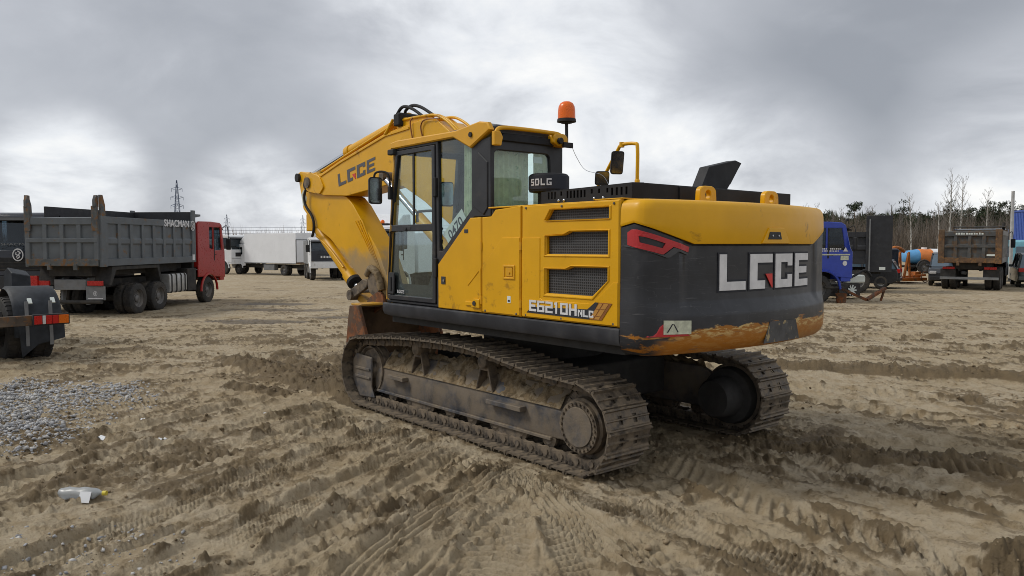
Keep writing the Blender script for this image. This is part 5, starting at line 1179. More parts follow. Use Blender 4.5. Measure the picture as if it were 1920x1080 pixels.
def dump_body(T, x0, x1, hw, z0, z1, m, rust, ribs, post=0.0, gate_cols=4, gate_mat=None, hang=0.35, sidemat=None, spacing=None):
    """tipping body: ribbed sides, tailgate with pressed panels, headboard"""
    sm = sidemat or m
    bd = MB().box(x0 + 0.05, x1, -hw + 0.08, hw - 0.08, z0, z0 + 0.08)
    bd.box(x1 - 0.08, x1, -hw + 0.05, hw - 0.05, z0, z1 + 0.12)
    body = bd.build('dump_body', m, T, 0.01)
    for s in (1, -1):
        MB().box(x0 + 0.05, x1, s * (hw - 0.05) - 0.02, s * (hw - 0.05) + 0.02, z0, z1).build('side_wall', sm, body, 0.006)
        for z_a, z_b in ((z0, z0 + 0.24), (z1 - 0.20, z1 + 0.03)): MB().box(x0 + 0.06, x1, s * hw - 0.035, s * hw + 0.035, z_a, z_b).build('side_rail', sm, body, 0.012)
        mz = (z0 + z1) / 2 + 0.02
        n = ribs; L = x1 - x0 - 0.5
        for k in range(n + 1):
            x = x0 + 0.30 + L * k / n
            MB().prism([(s * (hw - 0.035), z0 + 0.24), (s * (hw + 0.03), z0 + 0.24), (s * (hw + 0.03), z1 - 0.20), (s * (hw - 0.035), z1 - 0.20)], 'x', x - 0.085, x + 0.085).build('side_rib', sm, body, 0.012)
            if k < n:
                for zc_ in (mz,):
                    MB().prism([(s * (hw - 0.035), zc_ - 0.14), (s * (hw + 0.012), zc_ - 0.07), (s * (hw + 0.012), zc_ + 0.07), (s * (hw - 0.035), zc_ + 0.14)], 'x', x + 0.085, x + L / n - 0.085).build('side_rail', sm, body, 0.006)
        # rear corner posts, with the hinge horns rising above
        MB().box(x0 - 0.03, x0 + 0.26, s * hw - 0.06, s * hw + 0.045, z0 - 0.02, z1 + 0.04).build('corner_post', m, body, 0.012)
        if post:
            MB().prism([(x0 - 0.02, z1 - 0.1), (x0 + 0.24, z1 - 0.1), (x0 + 0.22, z1 + post * 0.55), (x0 + 0.10, z1 + post), (x0 - 0.02, z1 + post)], 'y', s * hw - 0.055, s * hw + 0.03).build('hinge_horn', rust, body, 0.01)
            MB().prism([(x0 - 0.16, z1 + post * 0.45), (x0 + 0.02, z1 + post * 0.45), (x0 + 0.02, z1 + post * 0.98), (x0 - 0.08, z1 + post * 0.98), (x0 - 0.16, z1 + post * 0.75)], 'y', s * (hw - 0.10) - 0.05, s * (hw - 0.10) + 0.05).build('hinge_horn', rust, body, 0.012)
            MB().box(x0 - 0.13, x0 - 0.045, s * (hw - 0.12) - 0.10, s * (hw - 0.12) + 0.10, z1 - 0.45, z1 + post * 0.5).build('hinge_strap', rust, body, 0.01)
        MB().prism([(x1 - 0.06, z1), (x1 - 0.06, z1 + 0.34), (x1 + 0.5, z1 + 0.34), (x1 + 0.5, z1 + 0.26), (x1 + 0.06, z1 + 0.2), (x1 + 0.06, z1)], 'y', s * (hw - 0.02) - 0.03, s * (hw - 0.02) + 0.03).build('canopy_side', m, body, 0.01)
    MB().box(x1, x1 + 0.5, -hw, hw, z1 + 0.27, z1 + 0.335).build('cab_canopy', m, body, 0.01)
    # tailgate: frame bars and recessed panels
    gm = gate_mat or m
    gate = MB().box(x0 - 0.03, x0 + 0.02, -hw + 0.06, hw - 0.06, z0 + 0.06, z1 - 0.02).build('tailgate', gm, body, 0.004)
    iw = 2 * (hw - 0.10); bw = 0.17
    for k in range(gate_cols + 1):
        y = -hw + 0.10 + iw * k / gate_cols
        MB().prism([(x0 - 0.03, y - bw / 2), (x0 - 0.03, y + bw / 2), (x0 - 0.10, y + bw / 2 - 0.02), (x0 - 0.10, y - bw / 2 + 0.02)], 'z', z0 + 0.2, z1 - 0.1).build('gate_rib', gm, gate, 0.008)
    for z_a, z_b, mm in ((z0 + 0.0, z0 + 0.26, rust), ((z0 + z1) / 2 - 0.04, (z0 + z1) / 2 + 0.13, gm), (z1 - 0.26, z1 + 0.0, gm)):
        MB().prism([(x0 - 0.028, z_a), (x0 - 0.107, z_a + 0.02), (x0 - 0.107, z_b - 0.02), (x0 - 0.028, z_b)], 'y', -hw + 0.05, hw - 0.05).build('gate_rail', mm, gate, 0.008)
    for y in (-0.45, 0.45): MB().box(x0 - 0.13, x0 - 0.02, y - 0.06, y + 0.06, z0 - 0.12, z0 + 0.08).build('gate_latch', rust, gate, 0.01)
    return body
def chassis(T, x0, x1, z=0.85, hw=0.43):
    c = MB()
    for s in (1, -1): c.box(x0, x1, s * hw - 0.05, s * hw + 0.05, z, z + 0.28)
    for k in range(6): x = x0 + 0.2 + (x1 - x0 - 0.4) * k / 5; c.box(x - 0.06, x + 0.06, -hw, hw, z + 0.04, z + 0.24)
    return c.build('chassis_frame', 'chassis', T, 0.01)
def cab_over(T, xr, xf, hw, z0, z1, m, glassm='truck_glass', rake=0.10, wx=None, wr=0.62, visor=True, bumper='trim_grey', mirror_=True, lights=True, grille='rubber', wind=0.0):
    """cab-over-engine lorry cab: body with wheel arch, glazing, doors, mirrors, bumper"""
    L = xf - xr; wx = wx if wx is not None else xf - 0.62
    zs = z0 + (z1 - z0) * 0.49; zt = z1 - 0.24                              # sill and top of the side glass
    arch = [(wx + wr * math.cos(R(a)), wr * math.sin(R(a)) + 0.52) for a in range(0, 181, 15)]
    arch = [p for p in arch if p[1] > z0]
    side = [(xr, z0 + 0.1)] + [(xr, z1 - 0.14), (xr + 0.10, z1 - 0.02), (xr + L * 0.5, z1), (xf - rake - 0.30, z1 - 0.03), (xf - rake - 0.14, z1 - 0.12), (xf - rake * 0.55, zs + 0.1), (xf, zs - 0.05), (xf, z0)] + arch
    win = [(xf - 0.30, zs + 0.03), (xf - 0.30 - rake * 0.9, zt), (xf - 0.98, zt), (xf - 0.98, zs - 0.0)]
    q_ = [(xf - 1.08, zs + 0.06), (xf - 1.08, zt), (xf - 1.40, zt), (xf - 1.40, zs + 0.10)]
    holes = [win] + ([q_] if L > 1.75 else [])
    cab = MB().box(xr + 0.05, xf - 0.3, -hw + 0.07, hw - 0.07, z0 + 0.75, zs - 0.02).box(xr, xr + 0.05, -hw + 0.05, hw - 0.05, z0 + 0.5, z1 - 0.08).build('cab', m, T, 0.02)
    rb = []
    for y in (-hw + 0.02, -hw + 0.14, hw - 0.14, hw - 0.02):
        dz = 0.0 if abs(y) < hw - 0.1 else -0.07
        rb.append([(xr + 0.02, y, z1 - 0.16), (xr + 0.02, y, z1 - 0.06 + dz), (xr + L * 0.5, y, z1 + dz), (xf - rake - 0.28, y, z1 - 0.03 + dz), (xf - rake - 0.12, y, z1 - 0.13 + dz), (xf - rake - 0.12, y, z1 - 0.20)])
    MB().loft(rb).build('cab_roof', m, cab, 0.02)
    for s in (1, -1):
        d = plate('cab_side', side, holes, 'y', s * (hw - 0.025), 0.05, m, cab, 0.02)
        for h in holes: plate('side_window', [((p[0] - sum(a[0] for a in h) / len(h)) * 1.03 + sum(a[0] for a in h) / len(h), (p[1] - sum(a[1] for a in h) / len(h)) * 1.03 + sum(a[1] for a in h) / len(h)) for p in h], [], 'y', s * (hw - 0.035), 0.006, glassm, cab, 0)
        MB().tube(smooth_pts([(wx + (wr + 0.03) * math.cos(R(a)), s * (hw + 0.005), 0.52 + (wr + 0.03) * math.sin(R(a))) for a in range(0, 181, 20)], 2), 0.05, 6).build('wheel_arch', m if bumper == 'body' else 'trim_grey', cab, 0, 60)
        MB().box(xf - 1.02, xf - 0.96, s * hw - 0.01, s * hw + 0.012, z0 + 0.75, zt).build('door_seam', 'rubber', cab)
        MB().box(xf - 0.95, xf - 0.78, s * hw + 0.0, s * hw + 0.03, zs - 0.20, zs - 0.15).build('door_handle', 'rubber', cab, 0.008)
        MB().box(xf - 0.98, xf - 0.55, s * (hw - 0.25) - 0.12, s * (hw - 0.04), z0 - 0.08, z0 - 0.03).build('step', 'chassis', cab, 0.01)
        if mirror_:
            MB().tube(smooth_pts([(xf - 0.22, s * hw, zt - 0.02), (xf - 0.05, s * (hw + 0.16), zt + 0.05), (xf - 0.03, s * (hw + 0.20), zs + 0.1)], 4), 0.018, 6).build('mirror_arm', 'rubber', cab, 0, 60)
            MB().box(xf - 0.10, xf + 0.0, s * (hw + 0.20) - 0.11, s * (hw + 0.20) + 0.11, zs + 0.02, zs + 0.50).build('mirror', 'rubber', cab, 0.04)
    # front: lower panel, windscreen, header
    fr = MB(); 
    fr.loft([[(xf - 0.02, -hw + 0.03, z0 + 0.34), (xf + 0.04, -hw + 0.25, z0 + 0.34), (xf + 0.04, hw - 0.25, z0 + 0.34), (xf - 0.02, hw - 0.03, z0 + 0.34), (xf - 0.10, hw - 0.05, z0 + 0.34), (xf - 0.10, -hw + 0.05, z0 + 0.34)],
             [(xf - 0.04, -hw + 0.03, zs - 0.04), (xf + 0.01, -hw + 0.25, zs - 0.04), (xf + 0.01, hw - 0.25, zs - 0.04), (xf - 0.04, hw - 0.03, zs - 0.04), (xf - 0.12, hw - 0.05, zs - 0.04), (xf - 0.12, -hw + 0.05, zs - 0.04)]])
    fr.build('front_panel', m, cab, 0.02)
    MB().loft([[(xf - 0.05 , y, zs - 0.03), (xf - rake - 0.12, y, zt + 0.06), (xf - rake - 0.14, y, zt + 0.06), (xf - 0.07, y, zs - 0.03)] for y in (-hw + 0.10, hw - 0.10)]).build('windscreen', glassm, cab)
    MB().loft([[(xf - rake - 0.10, y, zt + 0.04), (xf - rake - 0.16, y, z1 - 0.08), (xf - rake - 0.22, y, z1 - 0.08), (xf - rake - 0.16, y, zt + 0.04)] for y in (-hw + 0.06, hw - 0.06)]).build('header_panel', m, cab, 0.01)
    if visor: MB().loft([[(xf - rake - 0.10, y, z1 - 0.20), (xf + 0.02 - abs(y) * 0.04, y, z1 - 0.30), (xf + 0.01 - abs(y) * 0.04, y, z1 - 0.33), (xf - rake - 0.10, y, z1 - 0.24)] for y in (-hw + 0.04, 0, hw - 0.04)]).build('sun_visor', 'rubber', cab, 0, 40)
    bp = m if bumper == 'body' else bumper
    MB().loft([[(xf - 0.45, -hw + 0.02, z), (xf - 0.06, -hw + 0.02, z), (xf + 0.09, -hw + 0.30, z), (xf + 0.09, hw - 0.30, z), (xf - 0.06, hw - 0.02, z), (xf - 0.45, hw - 0.02, z)] for z in (z0 - 0.12, z0 - 0.08, z0 + 0.28, z0 + 0.32)]).build('bumper', bp, cab, 0.02)
    MB().box(xf + 0.03, xf + 0.055, -hw + 0.40, hw - 0.40, z0 + 0.50, zs - 0.28).build('grille', grille, cab, 0.01)
    for k in range(3): MB().box(xf + 0.05, xf + 0.065, -hw + 0.42, hw - 0.42, z0 + 0.54 + k * 0.12, z0 + 0.57 + k * 0.12).build('grille_bar', 'chassis', cab)
    if lights:
        for s in (1, -1):
            MB().box(xf + 0.02, xf + 0.085, s * (hw - 0.36) - 0.16, s * (hw - 0.36) + 0.16, z0 + 0.06, z0 + 0.22).build('headlight', 'lamp_white', cab, 0.02)
    MB().box(xr + 0.3, xf - 0.55, -hw + 0.15, hw - 0.15, z0 + 0.7, zs + 0.25).build('seats', 'interior', cab, 0.05)
    MB().lathe([(0.20, 0), (0.215, 0.012), (0.20, 0.024)], (xf - 0.42, hw * 0.45, zs + 0.02), (-0.5, 0, 0.8), 16).build('steering_wheel', 'rubber', cab)
    for y in (-0.35, 0.35): MB().tube([(xf - 0.06, y - 0.25, zs + 0.02), (xf - 0.13, y + 0.25, zs + 0.18)], 0.012, 5).build('wiper', 'rubber', cab)
    return cab
def ring_logo(name, parent, c, r, xdir, ydir, m='white_letter'):
    xd, yd, C0 = Vector(xdir), Vector(ydir), Vector(c); zd = xd.cross(yd); mb = MB()
    N = 20; pt = lambda k, rr, o: C0 + (xd * math.cos(2 * math.pi * k / N) * 0.85 + yd * math.sin(2 * math.pi * k / N)) * rr + zd * o
    mb.loft([[pt(k, r, 0), pt(k, r, 0.006), pt(k, r * 0.82, 0.006), pt(k, r * 0.82, 0)] for k in range(N + 1)], False)
    for pts in ([(-.05, .62), (.40, .30), (.05, .02), (.28, -.30), (-.15, -.62)],):
        for a, b in zip(pts[:-1], pts[1:]): mb.bar(C0 + xd * a[0] * r + yd * a[1] * r + zd * 0.003, C0 + xd * b[0] * r + yd * b[1] * r + zd * 0.003, 0.16 * r, 0.006, zd)
    for pts in ([(-.25, .45), (-.35, .05), (.0, -.05), (-.30, -.40)],):
        for a, b in zip(pts[:-1], pts[1:]): mb.bar(C0 + xd * a[0] * r + yd * a[1] * r + zd * 0.003, C0 + xd * b[0] * r + yd * b[1] * r + zd * 0.003, 0.13 * r, 0.006, zd)
    return mb.build(name, m, parent)

# ---- red lorry with grey tipper body, seen from behind ---------------------
def red_tipper():
    T = thing('dump_truck', 'dump truck with red cab and long grey ribbed tipper body', 'truck', (-14.62, 25.25, gz(-13.6, 28) - 0.02), 85.3)
    hw = 1.27
    chassis(T, 0.5, 8.3, 0.98)
    b = dump_body(T, 0.0, 6.25, hw, 1.74, 3.34, 'body_grey', 'grey_rust', 8, post=0.72)
    text('body_lettering', 'SHACMAN', 0.36, 'white_letter', b, (4.80, -hw - 0.040, 3.245), (1, 0, 0), (0, 0, 1), 1.85, 0.008)
    MB().box(0.9, 6.25, hw - 0.06, hw + 0.02, 3.37, 3.74).build('extension_board', 'body_black', b, 0.01)
    MB().box(6.17, 6.24, -hw + 0.05, hw - 0.06, 3.40, 3.76).build('extension_board', 'body_black', b, 0.01)
    ring_logo('body_logo', b, (6.02, -hw - 0.040, 3.20), 0.20, (1, 0, 0), (0, 0, 1))
    for s in (1, -1): MB().box(6.0, 6.25, s * hw - 0.04, s * hw + 0.036, 1.74, 3.82).build('front_post', 'body_grey', b, 0.01)
    for k in range(3): MB().cyl((0.12, -hw - 0.046, 2.86 + k * 0.10), (0.12, -hw - 0.05, 2.86 + k * 0.10), 0.035, n=10).build('post_hole', 'ink', b)
    MB().box(5.95, 6.15, -hw - 0.045, -hw - 0.038, 1.82, 2.05).build('body_sticker', 'white_letter', b)
    # underbody: subframe, dumping hinge, mudguards, lamps
    MB().box(0.3, 6.1, -0.75, 0.75, 1.40, 1.74).build('sub_frame', 'chassis', T, 0.02)
    for s in (1, -1):
        MB().prism([(0.45, 0.45), (0.58, 0.45), (0.85, 1.35), (0.55, 1.35)], 'y', s * 0.45 - 0.04, s * 0.45 + 0.04).build('hinge_stay', 'trim_grey', T, 0.01)
        MB().box(0.22, 0.26, s * 0.90 - 0.33, s * 0.90 + 0.33, 0.62, 1.08).build('mudflap', 'trim_grey', T, 0.01)
        ring_logo('flap_logo', T, (0.214, s * 0.90, 0.84), 0.08, (0, -1, 0), (0, 0, 1), 'white_letter')
        MB().box(0.21, 0.216, s * 0.90 - 0.26, s * 0.90 + 0.26, 0.66, 0.69).build('flap_lettering', 'white_letter', T)
        lamp = MB().box(0.15, 0.24, s * 0.92 - 0.26, s * 0.92 + 0.26, 1.10, 1.26).build('tail_lamp', 'lamp_red', T, 0.015)
        MB().prism([(0.05, 1.74), (2.3, 1.74), (2.35, 1.65), (2.05, 1.05), (1.98, 1.05), (2.15, 1.62), (0.70, 1.62), (0.42, 1.15), (0.35, 1.15)], 'y', s * 1.22 - 0.28 * (s < 0) , s * 1.22 + 0.28 * (s > 0) ) if False else None
    MB().prism([(0.62, 1.72), (3.55, 1.72), (3.70, 1.05), (3.62, 1.05), (3.42, 1.60), (0.85, 1.60), (0.55, 1.10), (0.47, 1.10)], 'y', -1.26, -0.70).build('mudguard', 'chassis', T, 0.01)
    MB().prism([(0.62, 1.72), (3.55, 1.72), (3.70, 1.05), (3.62, 1.05), (3.42, 1.60), (0.85, 1.60), (0.55, 1.10), (0.47, 1.10)], 'y', 0.70, 1.26).build('mudguard', 'chassis', T, 0.01)
    MB().cyl((0.18, -1.15, 0.56), (0.18, 1.15, 0.56), 0.06, n=10).build('underrun_bar', 'chassis', T)
    MB().box(0.25, 0.50, -0.55, 0.55, 0.95, 1.30).build('rear_crossmember', 'trim_grey', T, 0.02)
    MB().box(0.10, 0.18, 1.02, 1.34, 1.02, 1.42).build('red_toolbox', 'lamp_red', T, 0.01)
    for x in (2.15, 3.55):
        for s in (1, -1): wheel(T, x, s * 1.11, 0.55, 0.30, s, True)
        MB().cyl((x, -0.9, 0.55), (x, 0.9, 0.55), 0.11, n=12).build('axle', 'chassis', T)
    for s in (1, -1): wheel(T, 7.45, s * 1.06, 0.55, 0.32, s)
    MB().cyl((7.45, -0.9, 0.55), (7.45, 0.9, 0.55), 0.08, n=12).build('axle', 'chassis', T)
    tk = MB().loft([[(x, -1.22, 0.62), (x, -1.26, 0.70), (x, -1.26, 1.25), (x, -1.22, 1.33), (x, -0.68, 1.33), (x, -0.62, 1.25), (x, -0.62, 0.70), (x, -0.68, 0.62)] for x in (4.25, 5.55)]).build('fuel_tank', 'tank_alu', T, 0.02)
    for x in (4.4, 4.75, 5.1, 5.4): MB().loft([[(xx, -1.24, 0.60), (xx, -1.28, 0.68), (xx, -1.28, 1.27), (xx, -1.23, 1.35), (xx, -0.68, 1.35), (xx, -0.60, 0.60)] for xx in (x - 0.03, x + 0.03)]).build('tank_strap', 'chassis', tk)
    MB().box(5.7, 6.4, -1.22, -0.6, 0.6, 1.5).build('air_tank_box', 'chassis', T, 0.03)
    MB().box(6.3, 6.5, -1.1, 1.1, 1.2, 3.1).build('air_intake', 'chassis', T, 0.03)
    cab_over(T, 6.55, 8.95, 1.25, 1.02, 3.42, 'cab_red', bumper='body', wx=7.45, wr=0.68)
    return T
red_tipper()

# ---- dark lorry, head on, at the left edge ---------------------------------
def navy_truck():
    T = thing('truck', 'dark navy truck facing the yard beside the grey tipper body', 'truck', (-17.2, 34.2, gz(-17, 26)), -88)
    chassis(T, 0.0, 7.5, 0.9)
    cb = cab_over(T, 5.3, 7.6, 1.25, 1.0, 3.55, 'cab_navy', bumper='cab_navy' if False else 'body_black', wx=6.3, wr=0.66)
    ring_logo('front_logo', cb, (7.68, 0.0, 2.06), 0.22, (0, 1, 0), (0, 0, 1))
    MB().box(7.695, 7.70, -0.27, 0.27, 1.12, 1.24).build('number_plate', 'paper', cb)
    worn_line('plate_number', 'ink', cb, (7.702, 0, 1.18), (0, 1, 0), (0, 0, 1), 0.44, 0.07, 8, 2)
    text('front_lettering', 'SHACMAN', 0.11, 'trim_grey', cb, (7.69, 0, 2.42), (0, 1, 0), (0, 0, 1), 1.1)
    dump_body(T, 0.0, 5.0, 1.25, 1.6, 3.1, 'body_black', 'body_black', 6)
    for s in (1, -1):
        wheel(T, 6.3, s * 1.05, 0.54, 0.32, s)
        for x in (0.9, 2.3): wheel(T, x, s * 1.1, 0.54, 0.30, s, True)
navy_truck()

# ---- tractor unit whose rear corner juts in at the left --------------------
def tractor_rear():
    T = thing('tractor_unit', 'rear of a black truck chassis with mudguards at the left edge', 'truck', (-8.18, 11.55, gz(-8.3, 12.8) - 0.02), 135)
    chassis(T, 0.1, 7.0, 0.62)
    MB().box(-0.06, 0.02, -1.32, 1.32, 0.66, 0.82).build('rear_beam', 'beam_dirty', T, 0.01)
    for s in (1, -1):
        l = MB().box(-0.13, -0.058, s * 1.10 - 0.26 , s * 1.10 + 0.26, 0.66, 0.835).build('tail_lamp', 'rubber', T, 0.012)
        for a, b, mm in ((0.10, 0.24, 'lamp_orange'), (0.01, 0.095, 'lamp_red'), (-0.08, 0.005, 'lamp_red'), (-0.13, -0.085, 'lamp_white'), (-0.245, -0.135, 'lamp_red')):
            y0, y1 = sorted((s * (1.10 + a), s * (1.10 + b))); MB().box(-0.145, -0.125, y0, y1, 0.68, 0.815).build('lamp_lens', mm, l, 0.004)
        # three-piece mudguard over the wheel
        for ax, (a0, a1) in ((1.05, (25, 155)),):
            n = 14
            rings = []
            for k in range(n + 1):
                a = R(-8 + 150 * k / n); r = 0.64 + 0.03 * (1 if 3 < k < 11 else 0)
                c, s_ = math.cos(math.pi - a), math.sin(math.pi - a)
                rings.append([(ax + r * c, s * 1.40, 0.53 + r * s_), (ax + (r + 0.035) * c, s * 1.36, 0.53 + (r + 0.035) * s_), (ax + (r + 0.045) * c, s * 0.74, 0.53 + (r + 0.045) * s_), (ax + r * c, s * 0.70, 0.53 + r * s_)])
            MB().loft(rings).build('mudguard', 'guard_plastic', T, 0, 60)
        MB().loft([[(0.36, s * 1.40, 0.66), (0.33, s * 1.40, 0.66), (0.33, s * 0.74, 0.66), (0.36, s * 0.74, 0.66)], [(0.34, s * 1.40, 0.40), (0.30, s * 1.40, 0.40), (0.30, s * 0.76, 0.36), (0.34, s * 0.76, 0.36)], [(0.33, s * 1.02, 0.32), (0.31, s * 1.02, 0.32), (0.31, s * 0.78, 0.12), (0.33, s * 0.78, 0.12)]]).build('mudflap', 'guard_plastic', T, 0.006)
        for y in (0.86, 1.20): MB().bar((0.30, s * y, 0.30), (0.33, s * y, 1.02), 0.05, 0.02, (1, 0, 0)).build('flap_strap', 'trim_grey', T)
        for y in (0.92, 1.25): MB().bar((0.345, s * y, 0.98), (0.42, s * y, 1.06), 0.06, 0.02, (1, 0, 0)).build('guard_clip', 'paper', T)
        wheel(T, 1.05, s * 1.16, 0.53, 0.32, s, True)
        MB().loft([[(2.45 + dx, s * 1.36, 1.05), (2.45 + dx, s * 1.36, 1.45 - abs(dx) * 0.3), (2.45 + dx, s * 1.06, 1.52 - abs(dx) * 0.3), (2.45 + dx, s * 1.06, 1.10)] for dx in (-0.3, 0, 0.3)]).build('mudguard', 'guard_plastic', T, 0.02)
    MB().cyl((1.05, -0.95, 0.53), (1.05, 0.95, 0.53), 0.12, n=12).build('axle', 'chassis', T)
    MB().lathe([(0.0, 0), (0.48, 0), (0.50, 0.05), (0.46, 0.09), (0, 0.10)], (1.6, 0, 1.02), (0, 0, 1), 28).build('coupling_plate', 'steel_dirty', T, 0, 40)
    MB().box(-0.075, -0.065, 0.35, 0.86, 0.66, 0.78).build('number_plate', 'paper', T)
    sp_ = wheel(T, 0.75, 0.25, 0.5, 0.28, 1, False, 'spare_tyre'); sp_.location = (0.85, 0.75, 1.02); sp_.rotation_euler = (R(90), 0, 0)
    cab_over(T, 4.6, 6.6, 1.24, 1.0, 3.2, 'cab_navy', wx=5.8)
    for s in (1, -1): wheel(T, 5.8, s * 1.04, 0.53, 0.32, s)
mat('guard_plastic', (0.026, 0.030, 0.036), 0.6, var=0.3, vscale=6, dust=0.15, dustcol=(0.10, 0.095, 0.085), spec=0.25)
tractor_rear()

# ---- white vehicles in the middle distance ---------------------------------
def box_truck():
    T = thing('box_truck', 'long white box truck with double rear doors behind the boom', 'truck', (-15.9, 60.2, gz(-15.9, 60)), 146)
    L = 6.2; hw = 1.15
    bx = MB().box(0, L, -hw, hw, 0.95, 3.30).build('cargo_box', 'box_white', T, 0.02)
    for y0, y1 in ((-hw + 0.05, -0.01), (0.01, hw - 0.05)):
        d = MB().box(-0.04, -0.002, y0, y1, 1.05, 2.75).build('rear_door', 'box_white', bx, 0.01)
        MB().cyl((-0.06, y0 * 0.08 + y1 * 0.08 + (0.12 if y0 > 0 else -0.12), 1.05), (-0.06, (0.12 if y0 > 0 else -0.12), 2.75), 0.025, n=6).build('lock_rod', 'trim_grey', d)
        MB().box(-0.06, -0.04, (0.25 if y0 > 0 else -0.40), (0.40 if y0 > 0 else -0.25), 1.55, 1.65).build('door_handle', 'rubber', d)
    for z0, z1 in ((2.76, 2.82),): MB().box(-0.05, 0.0, -hw, hw, z0, z1).build('door_header', 'trim_grey', bx)
    for y in (-hw - 0.0, 0, hw): MB().box(-0.045, 0.0, y - 0.025, y + 0.025, 1.0, 2.8).build('door_frame', 'trim_grey', bx)
    MB().box(-0.05, 0.02, -hw, hw, 0.93, 1.04).build('rear_sill', 'body_rust', bx)
    MB().box(0, L, hw - 0.01, hw + 0.012, 0.93, 0.99).build('side_sill', 'trim_grey', bx)
    chassis(T, 0, L + 1.6, 0.55)
    MB().box(-0.05, 0.05, -1.0, 1.0, 0.45, 0.6).build('underrun_bar', 'chassis', T)
    MB().box(2.6, 3.9, 0.7, 1.1, 0.4, 0.85).build('tool_box', 'trim_grey', T, 0.02)
    cab_over(T, L + 0.08, L + 1.85, 1.02, 0.62, 2.45, 'cab_white', bumper='body', wx=L + 0.95, wr=0.50, visor=False, rake=0.35)
    MB().prism([(L - 0.0, 2.45), (L + 1.2, 2.5), (L + 0.5, 3.0), (L + 0.02, 3.2)], 'y', -0.9, 0.9).build('wind_deflector', 'cab_white', T, 0.05)
    for s in (1, -1):
        wheel(T, 1.5, s * 0.98, 0.42, 0.24, s, True); wheel(T, L + 0.95, s * 0.95, 0.42, 0.24, s)
box_truck()
def white_cab(name, label, loc, rz, m, z1=3.0, front='cab_white', lower=None, extra=None, L=6.0, hw=1.22):
    T = thing(name, label, 'truck', loc, rz)
    chassis(T, 0.0, L + 1.9, 0.8)
    cb = cab_over(T, L, L + 2.1, hw, 0.95, z1, m, bumper='body', wx=L + 1.15, wr=0.64)
    for s in (1, -1):
        wheel(T, L + 1.15, s * (hw - 0.18), 0.52, 0.3, s)
        for x in (0.9, 2.3): wheel(T, x, s * (hw - 0.15), 0.52, 0.28, s, True)
    if extra: extra(T, cb, L)
    return T
def lone_white(T, cb, L):
    MB().box(0.2, 2.6, -1.2, 1.2, 1.05, 1.2).build('coupling_deck', 'chassis', T, 0.02)
white_cab('tractor_unit', 'white truck cab just right of the red cab', (-27.6, 66.0, gz(-25, 62)), -25, 'cab_white', 3.2, extra=lone_white, L=4.0)
def two_tone(T, cb, L):
    MB().box(L + 2.06, L + 2.165, -1.18, 1.18, 1.32, 2.02).build('front_mask', 'cab_navy', cb, 0.02)
    worn_line('front_lettering', 'white_letter', cb, (L + 2.168, -0.1, 1.60), (0, 1, 0), (0, 0, 1), 0.95, 0.16, 5, 3)
    MB().box(0, L - 0.2, -1.2, 1.2, 1.05, 2.7).build('cargo_box', 'trim_grey', T, 0.02)
white_cab('truck', 'white truck with dark blue front mask under the boom', (-14.2, 57.3, gz(-14, 56)), -70, 'cab_white', 2.9, extra=two_tone, L=3.5)
def big_white(T, cb, L):
    MB().prism([(L + 0.1, 3.3), (L + 1.6, 3.3), (L + 0.8, 3.85), (L + 0.15, 3.9)], 'y', -1.1, 1.1).build('wind_deflector', 'cab_white', T, 0.08)
    MB().box(L + 1.5, L + 1.7, -0.75, 0.75, 3.32, 3.42).build('roof_lamp_bar', 'rubber', T, 0.02)
    for y in (-0.5, 0.4): MB().lathe([(0.1, 0), (0.1, 0.1), (0.05, 0.16), (0, 0.17)], (L + 1.6, y, 3.42), (0, 0, 1), 12).build('beacon_lens', 'amber', T, 0, 50)
    MB().box(0, L - 0.3, -1.25, 1.25, 1.05, 3.0).build('cargo_box', 'box_white', T, 0.03)
white_cab('tractor_unit', 'tall white truck with roof beacons seen behind the arm', (-3.4, 44.0, gz(-6, 37)), -112, 'cab_white', 3.35, extra=big_white, L=6.5)
